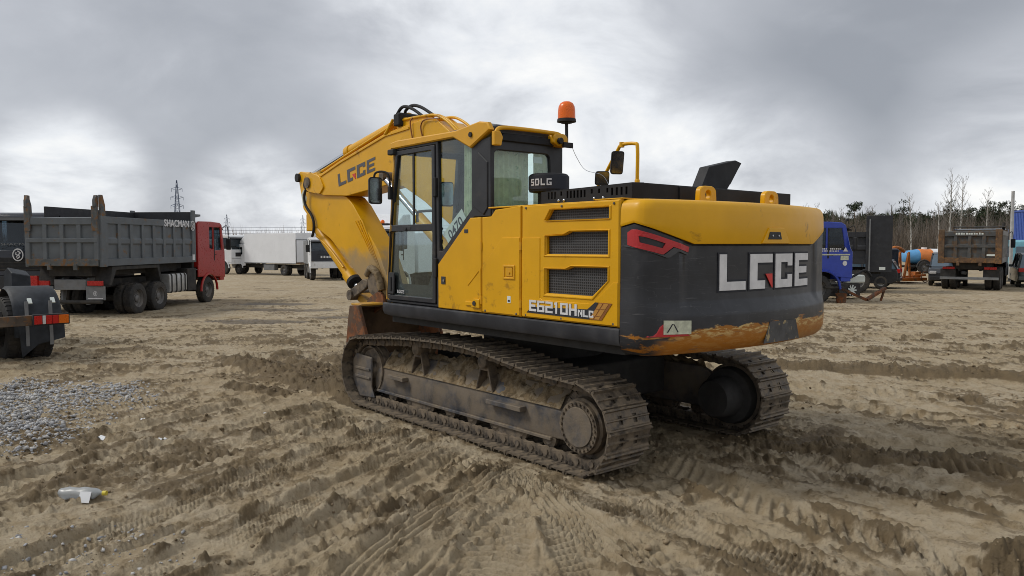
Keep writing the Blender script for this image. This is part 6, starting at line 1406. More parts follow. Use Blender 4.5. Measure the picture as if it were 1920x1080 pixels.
def van():
    """forward-control white off-road bus that shows through the cab door glass"""
    T = thing('van', 'white van visible through the excavator door glass', 'van', (-5.75, 45.0, gz(-5.7, 45)), 160); T.scale = (1.3, 1.3, 1.3)
    sd = [(-2.15, 0.45), (-2.2, 1.2), (-2.1, 2.0), (-1.8, 2.1), (1.5, 2.1), (1.75, 1.98), (2.1, 1.25), (2.15, 0.95), (2.15, 0.5)]
    wn = [[(x, 1.32), (x, 1.82), (x + 0.62, 1.82), (x + 0.62, 1.32)] for x in (-1.9, -1.15, -0.4)] + [[(0.45, 1.32), (0.45, 1.82), (1.35, 1.82), (1.60, 1.32)]]
    b = MB().loft([[(x * 0.995, y, z) for x, z in sd] for y in (-0.80, 0.80)]).build('van_body', 'cab_white', T, 0.03)
    for s in (1, -1):
        plate('van_side', sd, wn, 'y', s * 0.87, 0.06, 'cab_white', T, 0.03)
        for w in wn: plate('side_window', w, [], 'y', s * 0.845, 0.01, 'van_glass', T, 0)
        for x in (-1.35, 1.35):
            wheel(T, x, s * 0.80, 0.38, 0.22, s); MB().tube(smooth_pts([(x + 0.47 * math.cos(R(a)), s * 0.90, 0.42 + 0.47 * math.sin(R(a))) for a in range(0, 181, 20)], 2), 0.035, 6).build('wheel_arch', 'cab_white', T, 0, 60)
        MB().box(-0.55, -0.5, s * 0.895 - 0.005, s * 0.895 + 0.008, 0.55, 1.9).build('door_seam', 'rubber', T)
        MB().box(2.12, 2.18, s * 0.62 - 0.12, s * 0.62 + 0.12, 0.72, 0.95).build('headlight', 'lamp_white', T, 0.03)
    MB().loft([[(1.78, y, 1.88), (2.02, y, 1.34), (2.06, y, 1.34), (1.82, y, 1.88)] for y in (-0.72, 0.72)]).build('windscreen', 'van_glass', T)
    MB().box(2.15, 2.25, -0.85, 0.85, 0.42, 0.58).build('bumper', 'trim_grey', T, 0.02); MB().box(-2.28, -2.18, -0.85, 0.85, 0.42, 0.58).build('bumper', 'trim_grey', T, 0.02)
mat('van_glass', (0.08, 0.12, 0.16), 0.1, var=0.1, spec=0.8)
van()

# ---- right-hand side ---------------------------------------------------------
def blue_truck():
    T = thing('truck', 'truck with bright blue cab just behind the excavator tail', 'truck', (4.95, 28.9, gz(11, 30)), 8)
    chassis(T, 0, 7.6, 0.85)
    cb = cab_over(T, 5.6, 7.62, 1.22, 0.92, 3.02, 'cab_blue', bumper='body', wx=6.45, wr=0.66, rake=0.16)
    cb2 = -1.222
    for z, w in ((2.02, 0.95), (1.94, 0.75)): worn_line('door_lettering', 'white_letter', cb, (6.70, cb2 - 0.003, z), (1, 0, 0), (0, 0, 1), w, 0.055, 12, int(z * 100))
    plate('door_emblem', [(7.22, 1.92), (7.42, 1.92), (7.32, 2.08)], [], 'y', -1.226, 0.006, 'white_letter', cb, 0)
    MB().box(6.0, 7.5, -1.232, -1.224, 1.78, 1.83).build('door_stripe', 'sticker', cb); MB().box(7.12, 7.44, -1.240, -1.234, 1.60, 1.76).build('door_notice', 'sticker', cb)
    MB().cyl((7.30, -1.225, 1.48), (7.30, -1.235, 1.48), 0.09, n=16).build('door_emblem', 'white_letter', cb)
    for x in (5.75, 7.5): MB().cyl((x, -1.0, 3.05), (x, -1.0, 3.12), 0.06, n=8).build('roof_lamp', 'rubber', cb)
    for s in (1, -1):
        wheel(T, 6.3, s * 1.05, 0.53, 0.32, s)
        for x in (0.9, 2.3): wheel(T, x, s * 1.08, 0.53, 0.30, s, True)
    MB().box(0.0, 5.2, -1.25, 1.25, 1.2, 1.4).build('flat_deck', 'body_black', T, 0.02)
    for s in (1, -1): MB().box(6.55, 7.35, s * 1.15 - 0.08, s * 1.15 + 0.08, 0.55, 0.62).build('cab_step', 'chassis', T, 0.01)
blue_truck()
def black_tipper():
    T = thing('dump_truck', 'black tipper body with a tall plain tailboard beside the blue cab', 'truck', (17.0, 35.3, gz(16, 35)), 160)
    chassis(T, 0.2, 7.5, 0.85)
    hw = 1.25
    b = dump_body(T, 0.0, 5.4, hw, 1.30, 2.70, 'body_black', 'body_black', 3)
    MB().box(-0.16, -0.115, -hw, hw, 0.95, 3.45).build('tailboard', 'body_black', T, 0.012)
    MB().box(-0.16, 0.9, hw + 0.05, hw + 0.10, 0.95, 3.45).build('tailboard', 'body_black', T, 0.012)
    MB().box(0.1, 0.35, hw + 0.105, hw + 0.112, 1.05, 1.18).build('body_sticker', 'paper', T)
    MB().cyl((0.75, hw + 0.12, 1.0), (0.75, hw + 0.12, 3.3), 0.03, n=8).build('ram_rod', 'trim_grey', T)
    MB().box(5.45, 5.65, -1.1, 1.1, 1.2, 3.55).build('headboard', 'body_black', T, 0.02)
    for s in (1, -1):
        for x in (1.2, 2.6, 6.6): wheel(T, x, s * 1.08, 0.52, 0.3, s, x < 6)
    cab_over(T, 5.8, 7.8, 1.22, 0.95, 3.0, 'cab_navy', wx=6.7)
black_tipper()
def old_tipper():
    T = thing('dump_truck', 'muddy old tipper with rusty eight-panel tailgate under the bare birches', 'truck', (21.45, 36.3, gz(20, 34.5) + 0.02), 55)
    hw = 1.25
    chassis(T, 0.4, 7.8, 0.9)
    b = dump_body(T, 0.0, 5.6, hw, 1.28, 2.78, 'body_old', 'body_rust', 8, gate_cols=4, sidemat='side_pale')
    for s in (1, -1): MB().box(-0.125, 0.0, s * (hw - 0.09) - 0.13, s * (hw - 0.09) + 0.13, 1.26, 2.86).build('corner_post', 'body_rust', b, 0.012)
    worn_line('gate_lettering', 'paper', b, (-0.109, 0.0, 2.66), (0, -1, 0), (0, 0, 1), 1.15, 0.09, 11, 5)
    MB().box(-0.118, -0.106, -1.02, -0.70, 1.62, 1.70).build('gate_plate', 'paper', b)
    MB().box(0.3, 5.4, -0.7, 0.7, 1.0, 1.28).build('sub_frame', 'chassis', T, 0.02)
    MB().box(0.08, 0.14, -1.2, 1.2, 0.50, 0.62).build('underrun_bar', 'trim_grey', T, 0.01)
    for s in (1, -1):
        MB().box(0.22, 0.26, s * 0.88 - 0.32, s * 0.88 + 0.32, 0.55, 1.0).build('mudflap', 'chassis', T, 0.01)
        MB().box(0.16, 0.22, s * 0.85 - 0.25, s * 0.85 + 0.25, 0.98, 1.10).build('tail_lamp', 'lamp_red', T, 0.01)
        for x in (1.35, 2.75): wheel(T, x, s * 1.08, 0.53, 0.30, s, True)
        wheel(T, 6.7, s * 1.05, 0.53, 0.32, s)
    MB().cyl((6.0, -1.05, 1.2), (6.0, -1.05, 3.3), 0.07, n=10).build('exhaust_stack', 'chassis', T)
    cab_over(T, 5.85, 7.9, 1.22, 0.95, 3.0, 'cab_navy', wx=6.7)
mat('side_pale', (0.20, 0.20, 0.195), 0.7, var=0.2, dust=0.5)
old_tipper()
def car(name, label, cat, loc, rz, m, H=1.5, L=4.4, W_=1.78, suv=True):
    T = thing(name, label, cat, loc, rz)
    lo = [(-L / 2, 0.42), (-L / 2 - 0.02, 0.75), (-L / 2 + 0.06, 0.98), (L / 2 - 1.25, 1.02), (L / 2 - 0.25, 0.90), (L / 2, 0.70), (L / 2, 0.40), (L / 2 - 0.3, 0.26), (-L / 2 + 0.3, 0.26)]
    rings = [[(x * (0.97 if abs(y) > W_ * 0.45 else 1), y, z - (0.03 if abs(y) > W_ * 0.45 and z > 0.9 else 0)) for x, z in lo] for y in (-W_ / 2, -W_ * 0.42, W_ * 0.42, W_ / 2)]
    b = MB().loft(rings).build('car_body', m, T, 0.03)
    top = [(-L / 2 + 0.10, 0.97), (-L / 2 + 0.28, H - 0.10), (-L / 2 + 0.55, H), (0.15, H), (0.55, H - 0.08), (L / 2 - 1.15, 1.0)]
    MB().loft([[(x, y * (1 if z < 1.1 else 0.84), z) for x, z in top] for y in (-W_ / 2 + 0.05, W_ / 2 - 0.05)]).build('greenhouse', 'van_glass', T, 0.03)
    MB().loft([[(x, y, z) for x, z in [(-L / 2 + 0.30, H - 0.07), (-L / 2 + 0.55, H + 0.015), (0.15, H + 0.015), (0.52, H - 0.05), (0.45, H - 0.09), (-L / 2 + 0.40, H - 0.09)]] for y in (-W_ * 0.43, W_ * 0.43)]).build('roof', m, T, 0.02)
    for s in (1, -1):
        for x0, z0, x1, z1 in ((-L / 2 + 0.10, 0.98, -L / 2 + 0.36, H - 0.03), (-0.45, 1.0, -0.40, H - 0.02), (L / 2 - 1.15, 1.0, 0.42, H - 0.04)): MB().bar((x0, s * (W_ / 2 - 0.04), z0), (x1, s * W_ * 0.425, z1), 0.07, 0.05).build('pillar', m, T)
        for x in (-L / 2 + 0.80, L / 2 - 0.85): wheel(T, x, s * (W_ / 2 - 0.10), 0.33, 0.21, s, False, 'wheel', None, 'tank_alu')
        MB().box(-L / 2 - 0.03, -L / 2 + 0.12, s * (W_ / 2 - 0.15) - 0.13, s * (W_ / 2 - 0.15) + 0.13, 0.78, 0.98).build('tail_lamp', 'lamp_red', T, 0.02)
        MB().box(L / 2 - 0.12, L / 2 + 0.01, s * (W_ / 2 - 0.22) - 0.16, s * (W_ / 2 - 0.22) + 0.16, 0.64, 0.80).build('headlight', 'lamp_white', T, 0.03)
        MB().box(0.55, 0.72, s * (W_ / 2 + 0.08) - 0.08, s * (W_ / 2 + 0.08) + 0.08, 0.98, 1.12).build('mirror', m, T, 0.03)
    MB().box(-L / 2 - 0.06, -L / 2 + 0.1, -W_ / 2 + 0.03, W_ / 2 - 0.03, 0.36, 0.56).build('bumper', m, T, 0.03)
    MB().box(L / 2 - 0.08, L / 2 + 0.06, -W_ / 2 + 0.05, W_ / 2 - 0.05, 0.32, 0.55).build('bumper', m, T, 0.03)
    MB().box(-L / 2 - 0.035, -L / 2 - 0.02, -0.26, 0.26, 0.62, 0.74).build('number_plate', 'paper', T)
    return T
car('car', 'dark car half hidden by the left side of the muddy old tipper', 'car', (23.6, 41.8, gz(21, 40)), -120, 'car_dark', 1.72, 4.6)
car('minivan', 'grey-green minivan at the right edge beside the muddy old tipper', 'car', (27.4, 40.6, gz(26, 39)), 62, 'car_grey', 1.72, 4.5, 1.8)
car('car', 'black car with red tail lamp under the black tailboard', 'car', (17.4, 39.3, gz(17, 39)), 150, 'car_dark', 1.45, 4.2)
def bus():
    T = thing('van', 'pale teal van standing behind the grey-green minivan', 'van', (32.4, 49.0, gz(30, 47)), 65)
    MB().loft([[(x, y, z) for x, z in [(-2.6, 0.4), (-2.65, 1.2), (-2.5, 2.35), (-2.2, 2.45), (1.6, 2.45), (2.2, 1.4), (2.8, 1.15), (2.85, 0.45)]] for y in (-1.0, 1.0)]).build('van_body', 'teal_paint', T, 0.06)
    MB().box(-2.66, -2.58, -0.8, 0.8, 1.35, 2.05).build('rear_window', 'van_glass', T, 0.03)
    for s in (1, -1):
        MB().box(-2.2, 1.4, s * 1.0 - 0.01, s * 1.0 + 0.01, 1.4, 2.05).build('side_window', 'van_glass', T)
        for x in (-1.7, 1.9): wheel(T, x, s * 0.9, 0.37, 0.22, s)
bus()
def tanker():
    T = thing('tank_trailer', 'low tank trailer painted blue, orange and white left of the muddy old tipper', 'trailer', (29.6, 58.5, gz(27, 54)), 4)
    MB().box(0.0, 3.6, -0.5, 0.5, 0.45, 0.62).build('chassis_frame', 'chassis', T, 0.02)
    tank = None
    for nm, mm, x0, x1, r0, r1 in (('tank_end', 'drum_blue', 0.0, 1.05, 0.42, 0.56), ('tank_band', 'drum_orange', 1.05, 2.05, 0.585, 0.585), ('tank', 'drum_white', 2.05, 4.0, 0.60, 0.56)):
        MB().lathe([(0, x0 - 0.12), (r0 * 0.7, x0 - 0.08), (r0, x0 + 0.02), (r1, x1 - 0.02), (r1 * 0.8, x1 + 0.06), (0, x1 + 0.08)], (0, 0, 1.25), (1, 0, 0), 28).build(nm, mm, T, 0, 40)
    for s in (1, -1):
        wheel(T, 1.15, s * 0.75, 0.46, 0.25, s); MB().tube(smooth_pts([(1.15 + 0.54 * math.cos(R(a)), s * 0.75, 0.46 + 0.54 * math.sin(R(a))) for a in range(0, 181, 20)], 2), 0.06, 6).build('mudguard', 'chassis', T, 0, 60)
        MB().box(2.5, 2.62, s * 0.5 - 0.05, s * 0.5 + 0.05, 0, 0.5).build('support_leg', 'chassis', T, 0.01)
    MB().bar((0.0, 0, 0.5), (-1.0, 0, 0.4), 0.10, 0.10).build('drawbar', 'chassis', T)
    MB().cyl((1.6, 0, 1.8), (1.6, 0, 1.95), 0.2, n=16).build('filler_cap', 'drum_white', T, 0, 40)
tanker()
def plough():
    """orange implement on the ground: bent arm, blade and lattice"""
    T = thing('implement', 'rusty orange folding implement standing right of the black tailboard', 'machinery', (22.3, 44.0, gz(22, 44)), 20)
    MB().tube(smooth_pts([(-1.2, 0, 1.75), (-0.8, 0, 1.98), (-0.35, 0, 1.95), (0.0, 0, 1.75)], 5), [0.10] * 15 + [0.08], 10).build('hood_arm', 'orange_paint', T, 0, 50)
    for y in (-0.3, 0.3): MB().bar((0.0, y, 1.7), (-0.30, y, 0.30), 0.09, 0.12, (0, 1, 0)).bar((0.02, y, 1.75), (0.12, y, 0.3), 0.07, 0.10, (0, 1, 0)).build('mast', 'orange_paint', T, 0.01)
    MB().box(-0.9, 1.0, -0.7, 0.7, 0.12, 0.30).bar((-0.9, 0.6, 0.2), (1.0, -0.6, 0.45), 0.1, 0.12).build('base_frame', 'orange_paint', T, 0.02)
    MB().prism([(0.5, 0.3), (0.95, 0.3), (1.0, 0.62), (0.55, 0.62)], 'y', -0.3, 0.1).build('gear_box', 'orange_paint', T, 0.02)
    MB().lathe([(0.30, -0.04), (0.33, 0), (0.30, 0.04), (0.27, 0)], (0.8, -0.75, 0.35), (0, 1, 0), 20, True).build('ring', 'rust', T)
    MB().box(-2.6, -1.2, -0.8, 0.8, 0.9, 1.95).build('cowling', 'cab_navy', T, 0.1)
    for y in (-0.75, 0.75): wheel(T, -2.0, y, 0.45, 0.25, 1 if y > 0 else -1)
plough()
def scrap():
    s1 = thing('steel_angle', 'rusty bent steel angle lying on the ground before the blue cab', 'scrap', (13.3, 29.2, gz(13.3, 29.2)), 0)
    MB().bar((-0.95, 0, 0.55), (0.0, -0.25, 0.10), 0.16, 0.10).bar((0.0, -0.25, 0.10), (0.85, 0.1, 0.52), 0.16, 0.10).build('angle_bar', 'rust', s1, 0.01)
    MB().bar((-0.95, 0, 0.55), (-0.85, 0.3, 0.03), 0.06, 0.06).bar((0.85, 0.1, 0.52), (0.8, 0.3, 0.03), 0.06, 0.06).build('prop', 'rust', s1)
    s2 = thing('bucket_pail', 'small dark pail left of the bent steel angle', 'pail', (12.2, 28.6, gz(12.2, 28.6)), 0)
    MB().lathe([(0, 0), (0.16, 0), (0.2, 0.36), (0.21, 0.37), (0.19, 0.36), (0.15, 0.03), (0, 0.03)], (0, 0, 0), (0, 0, 1), 20).build('pail_wall', 'rust', s2, 0, 40)
    MB().tube([(0.2 * math.cos(R(a)), 0.0, 0.36 + 0.15 * math.sin(R(a))) for a in range(0, 181, 20)], 0.008, 5).build('handle', 'rubber', s2)
    s3 = thing('engine_parts', 'heap of engine parts with white fan under the black tipper', 'scrap', (13.4, 31.2, gz(13.4, 31)), 20)
    MB().box(-0.7, 0.5, -0.4, 0.4, 0.1, 0.62).build('engine_block', 'chassis', s3, 0.05)
    MB().box(-0.2, 0.8, -0.35, 0.3, 0.62, 0.95).build('valve_cover', 'paper', s3, 0.08)
    MB().tube(smooth_pts([(-0.5, -0.42, 0.7), (0.1, -0.5, 0.95), (0.6, -0.5, 1.15), (0.95, -0.45, 0.9)], 5), 0.05, 8).build('hose', 'rubber', s3, 0, 60)
    fan = MB().cyl((0, -0.43, 0.35), (0, -0.47, 0.35), 0.07, n=12)
    for k in range(9):
        a = 2 * math.pi * k / 9; fan.bar((0.06 * math.cos(a), -0.45, 0.35 + 0.06 * math.sin(a)), (0.22 * math.cos(a), -0.46, 0.35 + 0.22 * math.sin(a)), 0.06, 0.008, (0, 1, 0))
    fan.build('fan', 'paper', s3)
scrap()
def container():
    T = thing('container', 'blue shipping container at the far right edge', 'container', (41.4, 60.0, gz(37, 60)), 80)
    MB().box(-3, 3, -1.22, 1.22, 0.1, 2.6).build('container_core', 'container_blue', T)
    for s in (1, -1):
        for k in range(22): MB().box(-2.9 + k * 0.265, -2.9 + k * 0.265 + 0.14, s * 1.22 - 0.03, s * 1.22 + 0.03, 0.25, 2.45).build('corrugation', 'container_blue', T, 0.01)
        for z in (0.15, 2.5): MB().box(-3.02, 3.02, s * 1.24 - 0.05, s * 1.24 + 0.05, z, z + 0.14).build('rail', 'container_blue', T, 0.01)
    for k in range(8): MB().box(-3.05, -2.99, -1.1 + k * 0.285, -1.1 + k * 0.285 + 0.15, 0.25, 2.45).build('corrugation', 'container_blue', T, 0.01)
    T.location.z += 2.25
    U = thing('container', 'lower blue shipping container under the other one at right', 'container', (41.4, 60.0, gz(37, 60)), 80)
    MB().box(-3, 3, -1.22, 1.22, 0.02, 2.24).build('container_core', 'container_blue', U, 0.02)
    for s in (1, -1):
        for z in (0.03, 2.12): MB().box(-3.02, 3.02, s * 1.24 - 0.05, s * 1.24 + 0.05, z, z + 0.12).build('rail', 'container_blue', U, 0.01)
container()
def mast():
    T = thing('pole', 'tall plain metal pole behind the minivan at right', 'pole', (29.2, 45.3, gz(29, 45)), 0)
    MB().cyl((0, 0, -0.2), (0, 0, 5.25), 0.10, 0.085, n=14).build('pole_tube', 'tank_alu', T, 0, 40)
    MB().lathe([(0, 0), (0.3, 0), (0.3, 0.04), (0.12, 0.06), (0.12, 0.2), (0, 0.2)], (0, 0, 0), (0, 0, 1), 16).build('pole_foot', 'chassis', T, 0, 40)
    MB().lathe([(0.0, 0), (0.095, 0), (0.08, 0.03), (0, 0.04)], (0, 0, 5.25), (0, 0, 1), 14).build('pole_cap', 'tank_alu', T, 0, 40)
mast()

# ================================================================ TREES, PYLONS, STONES, LITTER
mat('bark_birch', (0.40, 0.39, 0.36), 0.85, var=0.3, vscale=3, alt=(0.05, 0.045, 0.04), altcover=0.35, altscale=6)
mat('bark_pine', (0.16, 0.10, 0.065), 0.9, var=0.3)
mat('twig', (0.16, 0.14, 0.12), 0.9, var=0.25)
mat('needle', (0.052, 0.070, 0.038), 0.85, var=0.5, vscale=0.9, spec=0.15)
mat('brush', (0.135, 0.108, 0.082), 0.95, var=0.35, vscale=0.6)
mat('brush_red', (0.17, 0.105, 0.070), 0.95, var=0.35, vscale=0.4)
mat('lattice', (0.12, 0.155, 0.23), 0.6, 0.3, var=0.1)
def branch(mb, p, d, L, r, depth, rr, spread=0.55, up=0.12, n=3, kids=(3, 4)):
    pts = [Vector(p)]; dirs = Vector(d).normalized()
    for k in range(n):
        dirs = (dirs + Vector((rr.gauss(0, .10), rr.gauss(0, .10), rr.gauss(up * 0.5, .06)))).normalized(); pts.append(pts[-1] + dirs * L / n)
    rs = [r * (1 - 0.75 * k / n) for k in range(n + 1)]
    mb.tube(pts, rs, 5 if depth > 1 else 3, False)
    if depth > 0:
        for _ in range(rr.randint(*kids)):
            t = rr.uniform(0.3, 1.0); i = min(n - 1, int(t * n)); q = pts[i].lerp(pts[i + 1], t * n - i)
            a = rr.uniform(0, 2 * math.pi); ax = Vector((math.cos(a), math.sin(a), 0.35 + up)); nd = (dirs * (1 - spread) + ax.normalized() * spread)
            branch(mb, q, nd, L * rr.uniform(0.38, 0.6) * (1.1 - 0.4 * t), max(r * 0.38, 0.008), depth - 1, rr, spread, up, 2, kids)
def birch_meshes(seed, h):
    rr = random.Random(seed); tr = MB(); cr = MB()
    pts = [Vector((0, 0, -0.3))]; x = Vector((rr.gauss(0, .02), rr.gauss(0, .02), 1)).normalized()
    for k in range(8): x = (x + Vector((rr.gauss(0, .035), rr.gauss(0, .035), 0.05))).normalized(); pts.append(pts[-1] + x * (h + 0.3) / 8)
    tr.tube(pts, [0.15 * h / 11 * (1 - 0.9 * k / 8) + 0.012 for k in range(9)], 8)
    for k in range(26):
        t = 0.28 + 0.70 * (k / 26) + rr.uniform(-.02, .02); i = min(7, int(t * 8)); q = pts[i].lerp(pts[i + 1], t * 8 - i)
        a = k * 2.4 + rr.uniform(-.4, .4)
        branch(cr, q, (math.cos(a) * 0.75, math.sin(a) * 0.75, 0.95), h * 0.24 * (1.15 - 0.75 * t) * rr.uniform(0.7, 1.2), 0.045 * (1.1 - t) * h / 11 + 0.012, 2, rr, 0.5, 0.22, 3, (3, 4))
    return tr, cr
def pine_meshes(seed, h):
    rr = random.Random(seed); tr = MB(); cr = MB()
    tr.tube([(0, 0, -0.3), (0.05, 0.02, h * 0.5), (0.1, 0.0, h * 0.97)], [0.16, 0.12, 0.03], 7)
    for k in range(26):
        t = rr.uniform(0.30, 1.0); a = rr.uniform(0, 6.28); L = h * 0.19 * (1.15 - t) ** 0.55 * rr.uniform(0.6, 1.15)
        c = Vector((math.cos(a) * L * 0.75, math.sin(a) * L * 0.75, h * t + rr.uniform(-.2, .3)))
        tr.tube([(0.05, 0, c.z - 0.4), c], [0.035, 0.012], 4, False)
        for _ in range(34):                                            # tufts of needles round each limb's end
            d = Vector((rr.gauss(0, 1), rr.gauss(0, 1), rr.gauss(0, .6))); d = d.normalized() * rr.random() ** 0.4
            q = c + Vector((d.x * h * 0.085, d.y * h * 0.085, d.z * h * 0.052))
            for _ in range(3):
                e1 = Vector((rr.gauss(0, 1), rr.gauss(0, 1), rr.gauss(0.3, .8))).normalized() * rr.uniform(.16, .34); e2 = Vector((rr.gauss(0, 1), rr.gauss(0, 1), rr.gauss(0, 1))).normalized() * 0.07
                cr.add([q, q + e1 * 0.6 + e2, q + e1], [(0, 1, 2)]); cr.add([q - e1 * 0.2, q + e1 * 0.5 - e2, q + e1 * 0.9 + e2 * 1.5], [(0, 1, 2)])
    return tr, cr
def tree(name, label, meshes, loc, mats, group=None, proto=None, scale=1.0):
    T = thing(name, label, 'tree', loc, random.uniform(0, 360), group); T.scale = (scale,) * 3
    if proto is None:
        tr, cr = meshes
        a = tr.build('trunk', mats[0], T, 0, 60); b = cr.build('crown', mats[1], T)
    else:
        for ch in proto.children:
            o = ch.copy(); col.objects.link(o); o.parent = T
    return T
GZF = gz(60, 100)
# the tall bare birches above the old tipper
def px_at(px, d): return (px - 960) / 1450 * d
big = [(1779, 96, 11.0, 'tall bare birch, left of the two tallest above the old tipper'), (1797, 99, 10.6, 'tall bare birch, right of the two tallest above the old tipper'), (1848, 104, 9.3, 'pale bare birch above the right side of the old tipper'), (1757, 92, 7.0, 'slender bare birch left of the tallest birches'), (1707, 88, 7.6, 'lone bare birch between the black tailboard and the tallest birches')]
protoB = []
for i, (px, d, h, lab) in enumerate(big):
    t = tree('birch_tree', lab, birch_meshes(40 + i, h), (px_at(px, d), d, GZF), ('bark_birch', 'twig'), 'bare birches before the wood'); protoB.append(t)
# the wood behind: pines and leafless trees, each one a tree
protoP = []
for i in range(4):
    t = tree('pine_tree', 'dark green pine standing in the wood at right', pine_meshes(70 + i, 9.8), (px_at(1600 + i * 90, 138), 138, GZF), ('bark_pine', 'needle'), 'pines of the wood'); protoP.append(t)
rr = random.Random(3)
for k in range(150):
    d = rr.uniform(128, 175); px = 1500 + 520 * ((k * 0.618034) % 1.0) + rr.uniform(-6, 6)
    tall = 0.88 + 0.24 * max(0, (px - 1700) / 260)
    tree('pine_tree', 'dark green pine standing in the wood at right', None, (px_at(px, d), d, GZF), None, 'pines of the wood', protoP[k % 4], rr.uniform(0.74, 0.94) * tall)
grey0 = []
for i in range(3):
    t = tree('bare_tree', 'thin leafless grey tree at the edge of the wood', birch_meshes(55 + i, 7.0), (px_at(1560 + 130 * i, 117), 117, GZF), ('twig', 'twig'), 'leafless trees along the wood'); grey0.append(t)
for k in range(70):
    d = rr.uniform(106, 127); px = 1490 + 520 * ((k * 0.7548) % 1.0) + rr.uniform(-5, 5)
    tree('bare_tree', 'thin leafless grey tree at the edge of the wood', None, (px_at(px, d), d, GZF), None, 'leafless trees along the wood', grey0[k % 3], rr.uniform(0.75, 1.15))
# undergrowth along the wood and the far scrub on the left: countless twigs
def thicket(name, label, n, px0, px1, d0, d1, h0, h1, m, seed, w=0.03, lean=0.18):
    r_ = np.random.default_rng(seed)
    px = r_.uniform(px0, px1, n); d = r_.uniform(d0, d1, n); h = r_.uniform(h0, h1, n) * (0.7 + 0.6 * vnoise(px / 14.0, d / 9.0, seed))
    x = (px - 960) / 1450 * d; zb = gz(px_at((px0 + px1) / 2, d0), d0) - 0.05
    ax = r_.normal(0, lean, n) * h; ay = r_.normal(0, lean, n) * h; a = r_.uniform(0, math.pi, n); wx, wy = np.cos(a) * w, np.sin(a) * w
    V = np.stack([np.stack([x - wx, d - wy, np.full(n, zb)], -1), np.stack([x + wx, d + wy, np.full(n, zb)], -1), np.stack([x + ax, d + ay, zb + h], -1)], 1).reshape(-1, 3)
    me = bpy.data.meshes.new(name); me.from_pydata(V.tolist(), [], np.arange(3 * n).reshape(-1, 3).tolist())
    o = link(name, me, m); tag(o, label, None, kind='stuff'); return o
thicket('undergrowth', 'brown leafless undergrowth at the foot of the wood', 14000, 1480, 2060, 104, 127, 1.8, 6.2, 'brush', 5, 0.05)
thicket('scrub', 'reddish brown scrub on the horizon at left', 9000, -250, 900, 185, 260, 3.2, 6.8, 'brush_red', 6, 0.10, 0.14)
thicket('scrub', 'brown scrub on the horizon behind the excavator', 6000, 880, 1500, 170, 230, 2.0, 5.0, 'brush', 8, 0.10, 0.14)
thicket('far_wood', 'dark green far wood behind the pines at right', 9000, 1440, 2100, 178, 196, 5.6, 8.6, 'needle', 9, 0.75, 0.06)
# pylons
def pylon(label, px, d, h, w):
    T = thing('pylon', label, 'pylon', (px_at(px, d), d, -0.5), 12, 'pylons on the skyline'); r = h * 0.0036
    lv = [0, 0.18, 0.34, 0.48, 0.60, 0.70, 0.79, 0.87, 0.94, 1.0]
    hw = lambda t: w / 2 * (1 - t) ** 0.9 * (1 if t < 0.6 else 1) * 0.92 + w * 0.035
    P = lambda t, i: Vector(((-1, 1, 1, -1)[i] * hw(t), (-1, -1, 1, 1)[i] * hw(t), h * t))
    mast = MB()
    for i in range(4): mast.tube([P(t, i) for t in lv], r, 4)
    mast.build('legs', 'lattice', T)
    br = MB()
    for a, b in zip(lv[:-1], lv[1:]):
        for i in range(4):
            j = (i + 1) % 4; br.tube([P(a, i), P(b, j)], r * 0.6, 3); br.tube([P(a, j), P(b, i)], r * 0.6, 3); br.tube([P(b, i), P(b, j)], r * 0.6, 3)
    br.build('bracing', 'lattice', T)
    for t, L in ((0.62, 0.105), (0.74, 0.105), (0.86, 0.09)):
        arm_ = MB()
        for s in (1, -1):
            tip = Vector((s * h * L * 0.8, 0, h * t + 0.02 * h))
            for i in ((0, 3) if s < 0 else (1, 2)): arm_.tube([P(t, i), tip], r * 0.7, 3); arm_.tube([P(min(t + 0.04, 1), i), tip], r * 0.7, 3)
            arm_.tube([tip, tip - Vector((0, 0, h * 0.045))], r * 0.8, 4)
        arm_.build('cross_arm', 'lattice', T)
    return T
pylon('blue-grey lattice pylon, the tallest, above the grey tipper body', 335, 300, 27.0, 3.3)
pylon('small lattice pylon just right of the red cab', 427, 500, 21.5, 3.6)
pylon('small lattice pylon left of the excavator arm', 569, 500, 21.0, 3.6)
wires = MB()
for k in range(3):
    z = 8.6 + 1.7 * k
    wires.tube(smooth_pts([(-420, 470, z + 6), (-230, 460, z), (-40, 470, z + 1.0), (150, 520, z + 6)], 6), 0.10, 3)
tag(wires.build('power_line', 'lattice', None), 'thin power lines along the horizon at left', 'power line')
# the birch pole fence rail and a far wire by the wood are left to the undergrowth

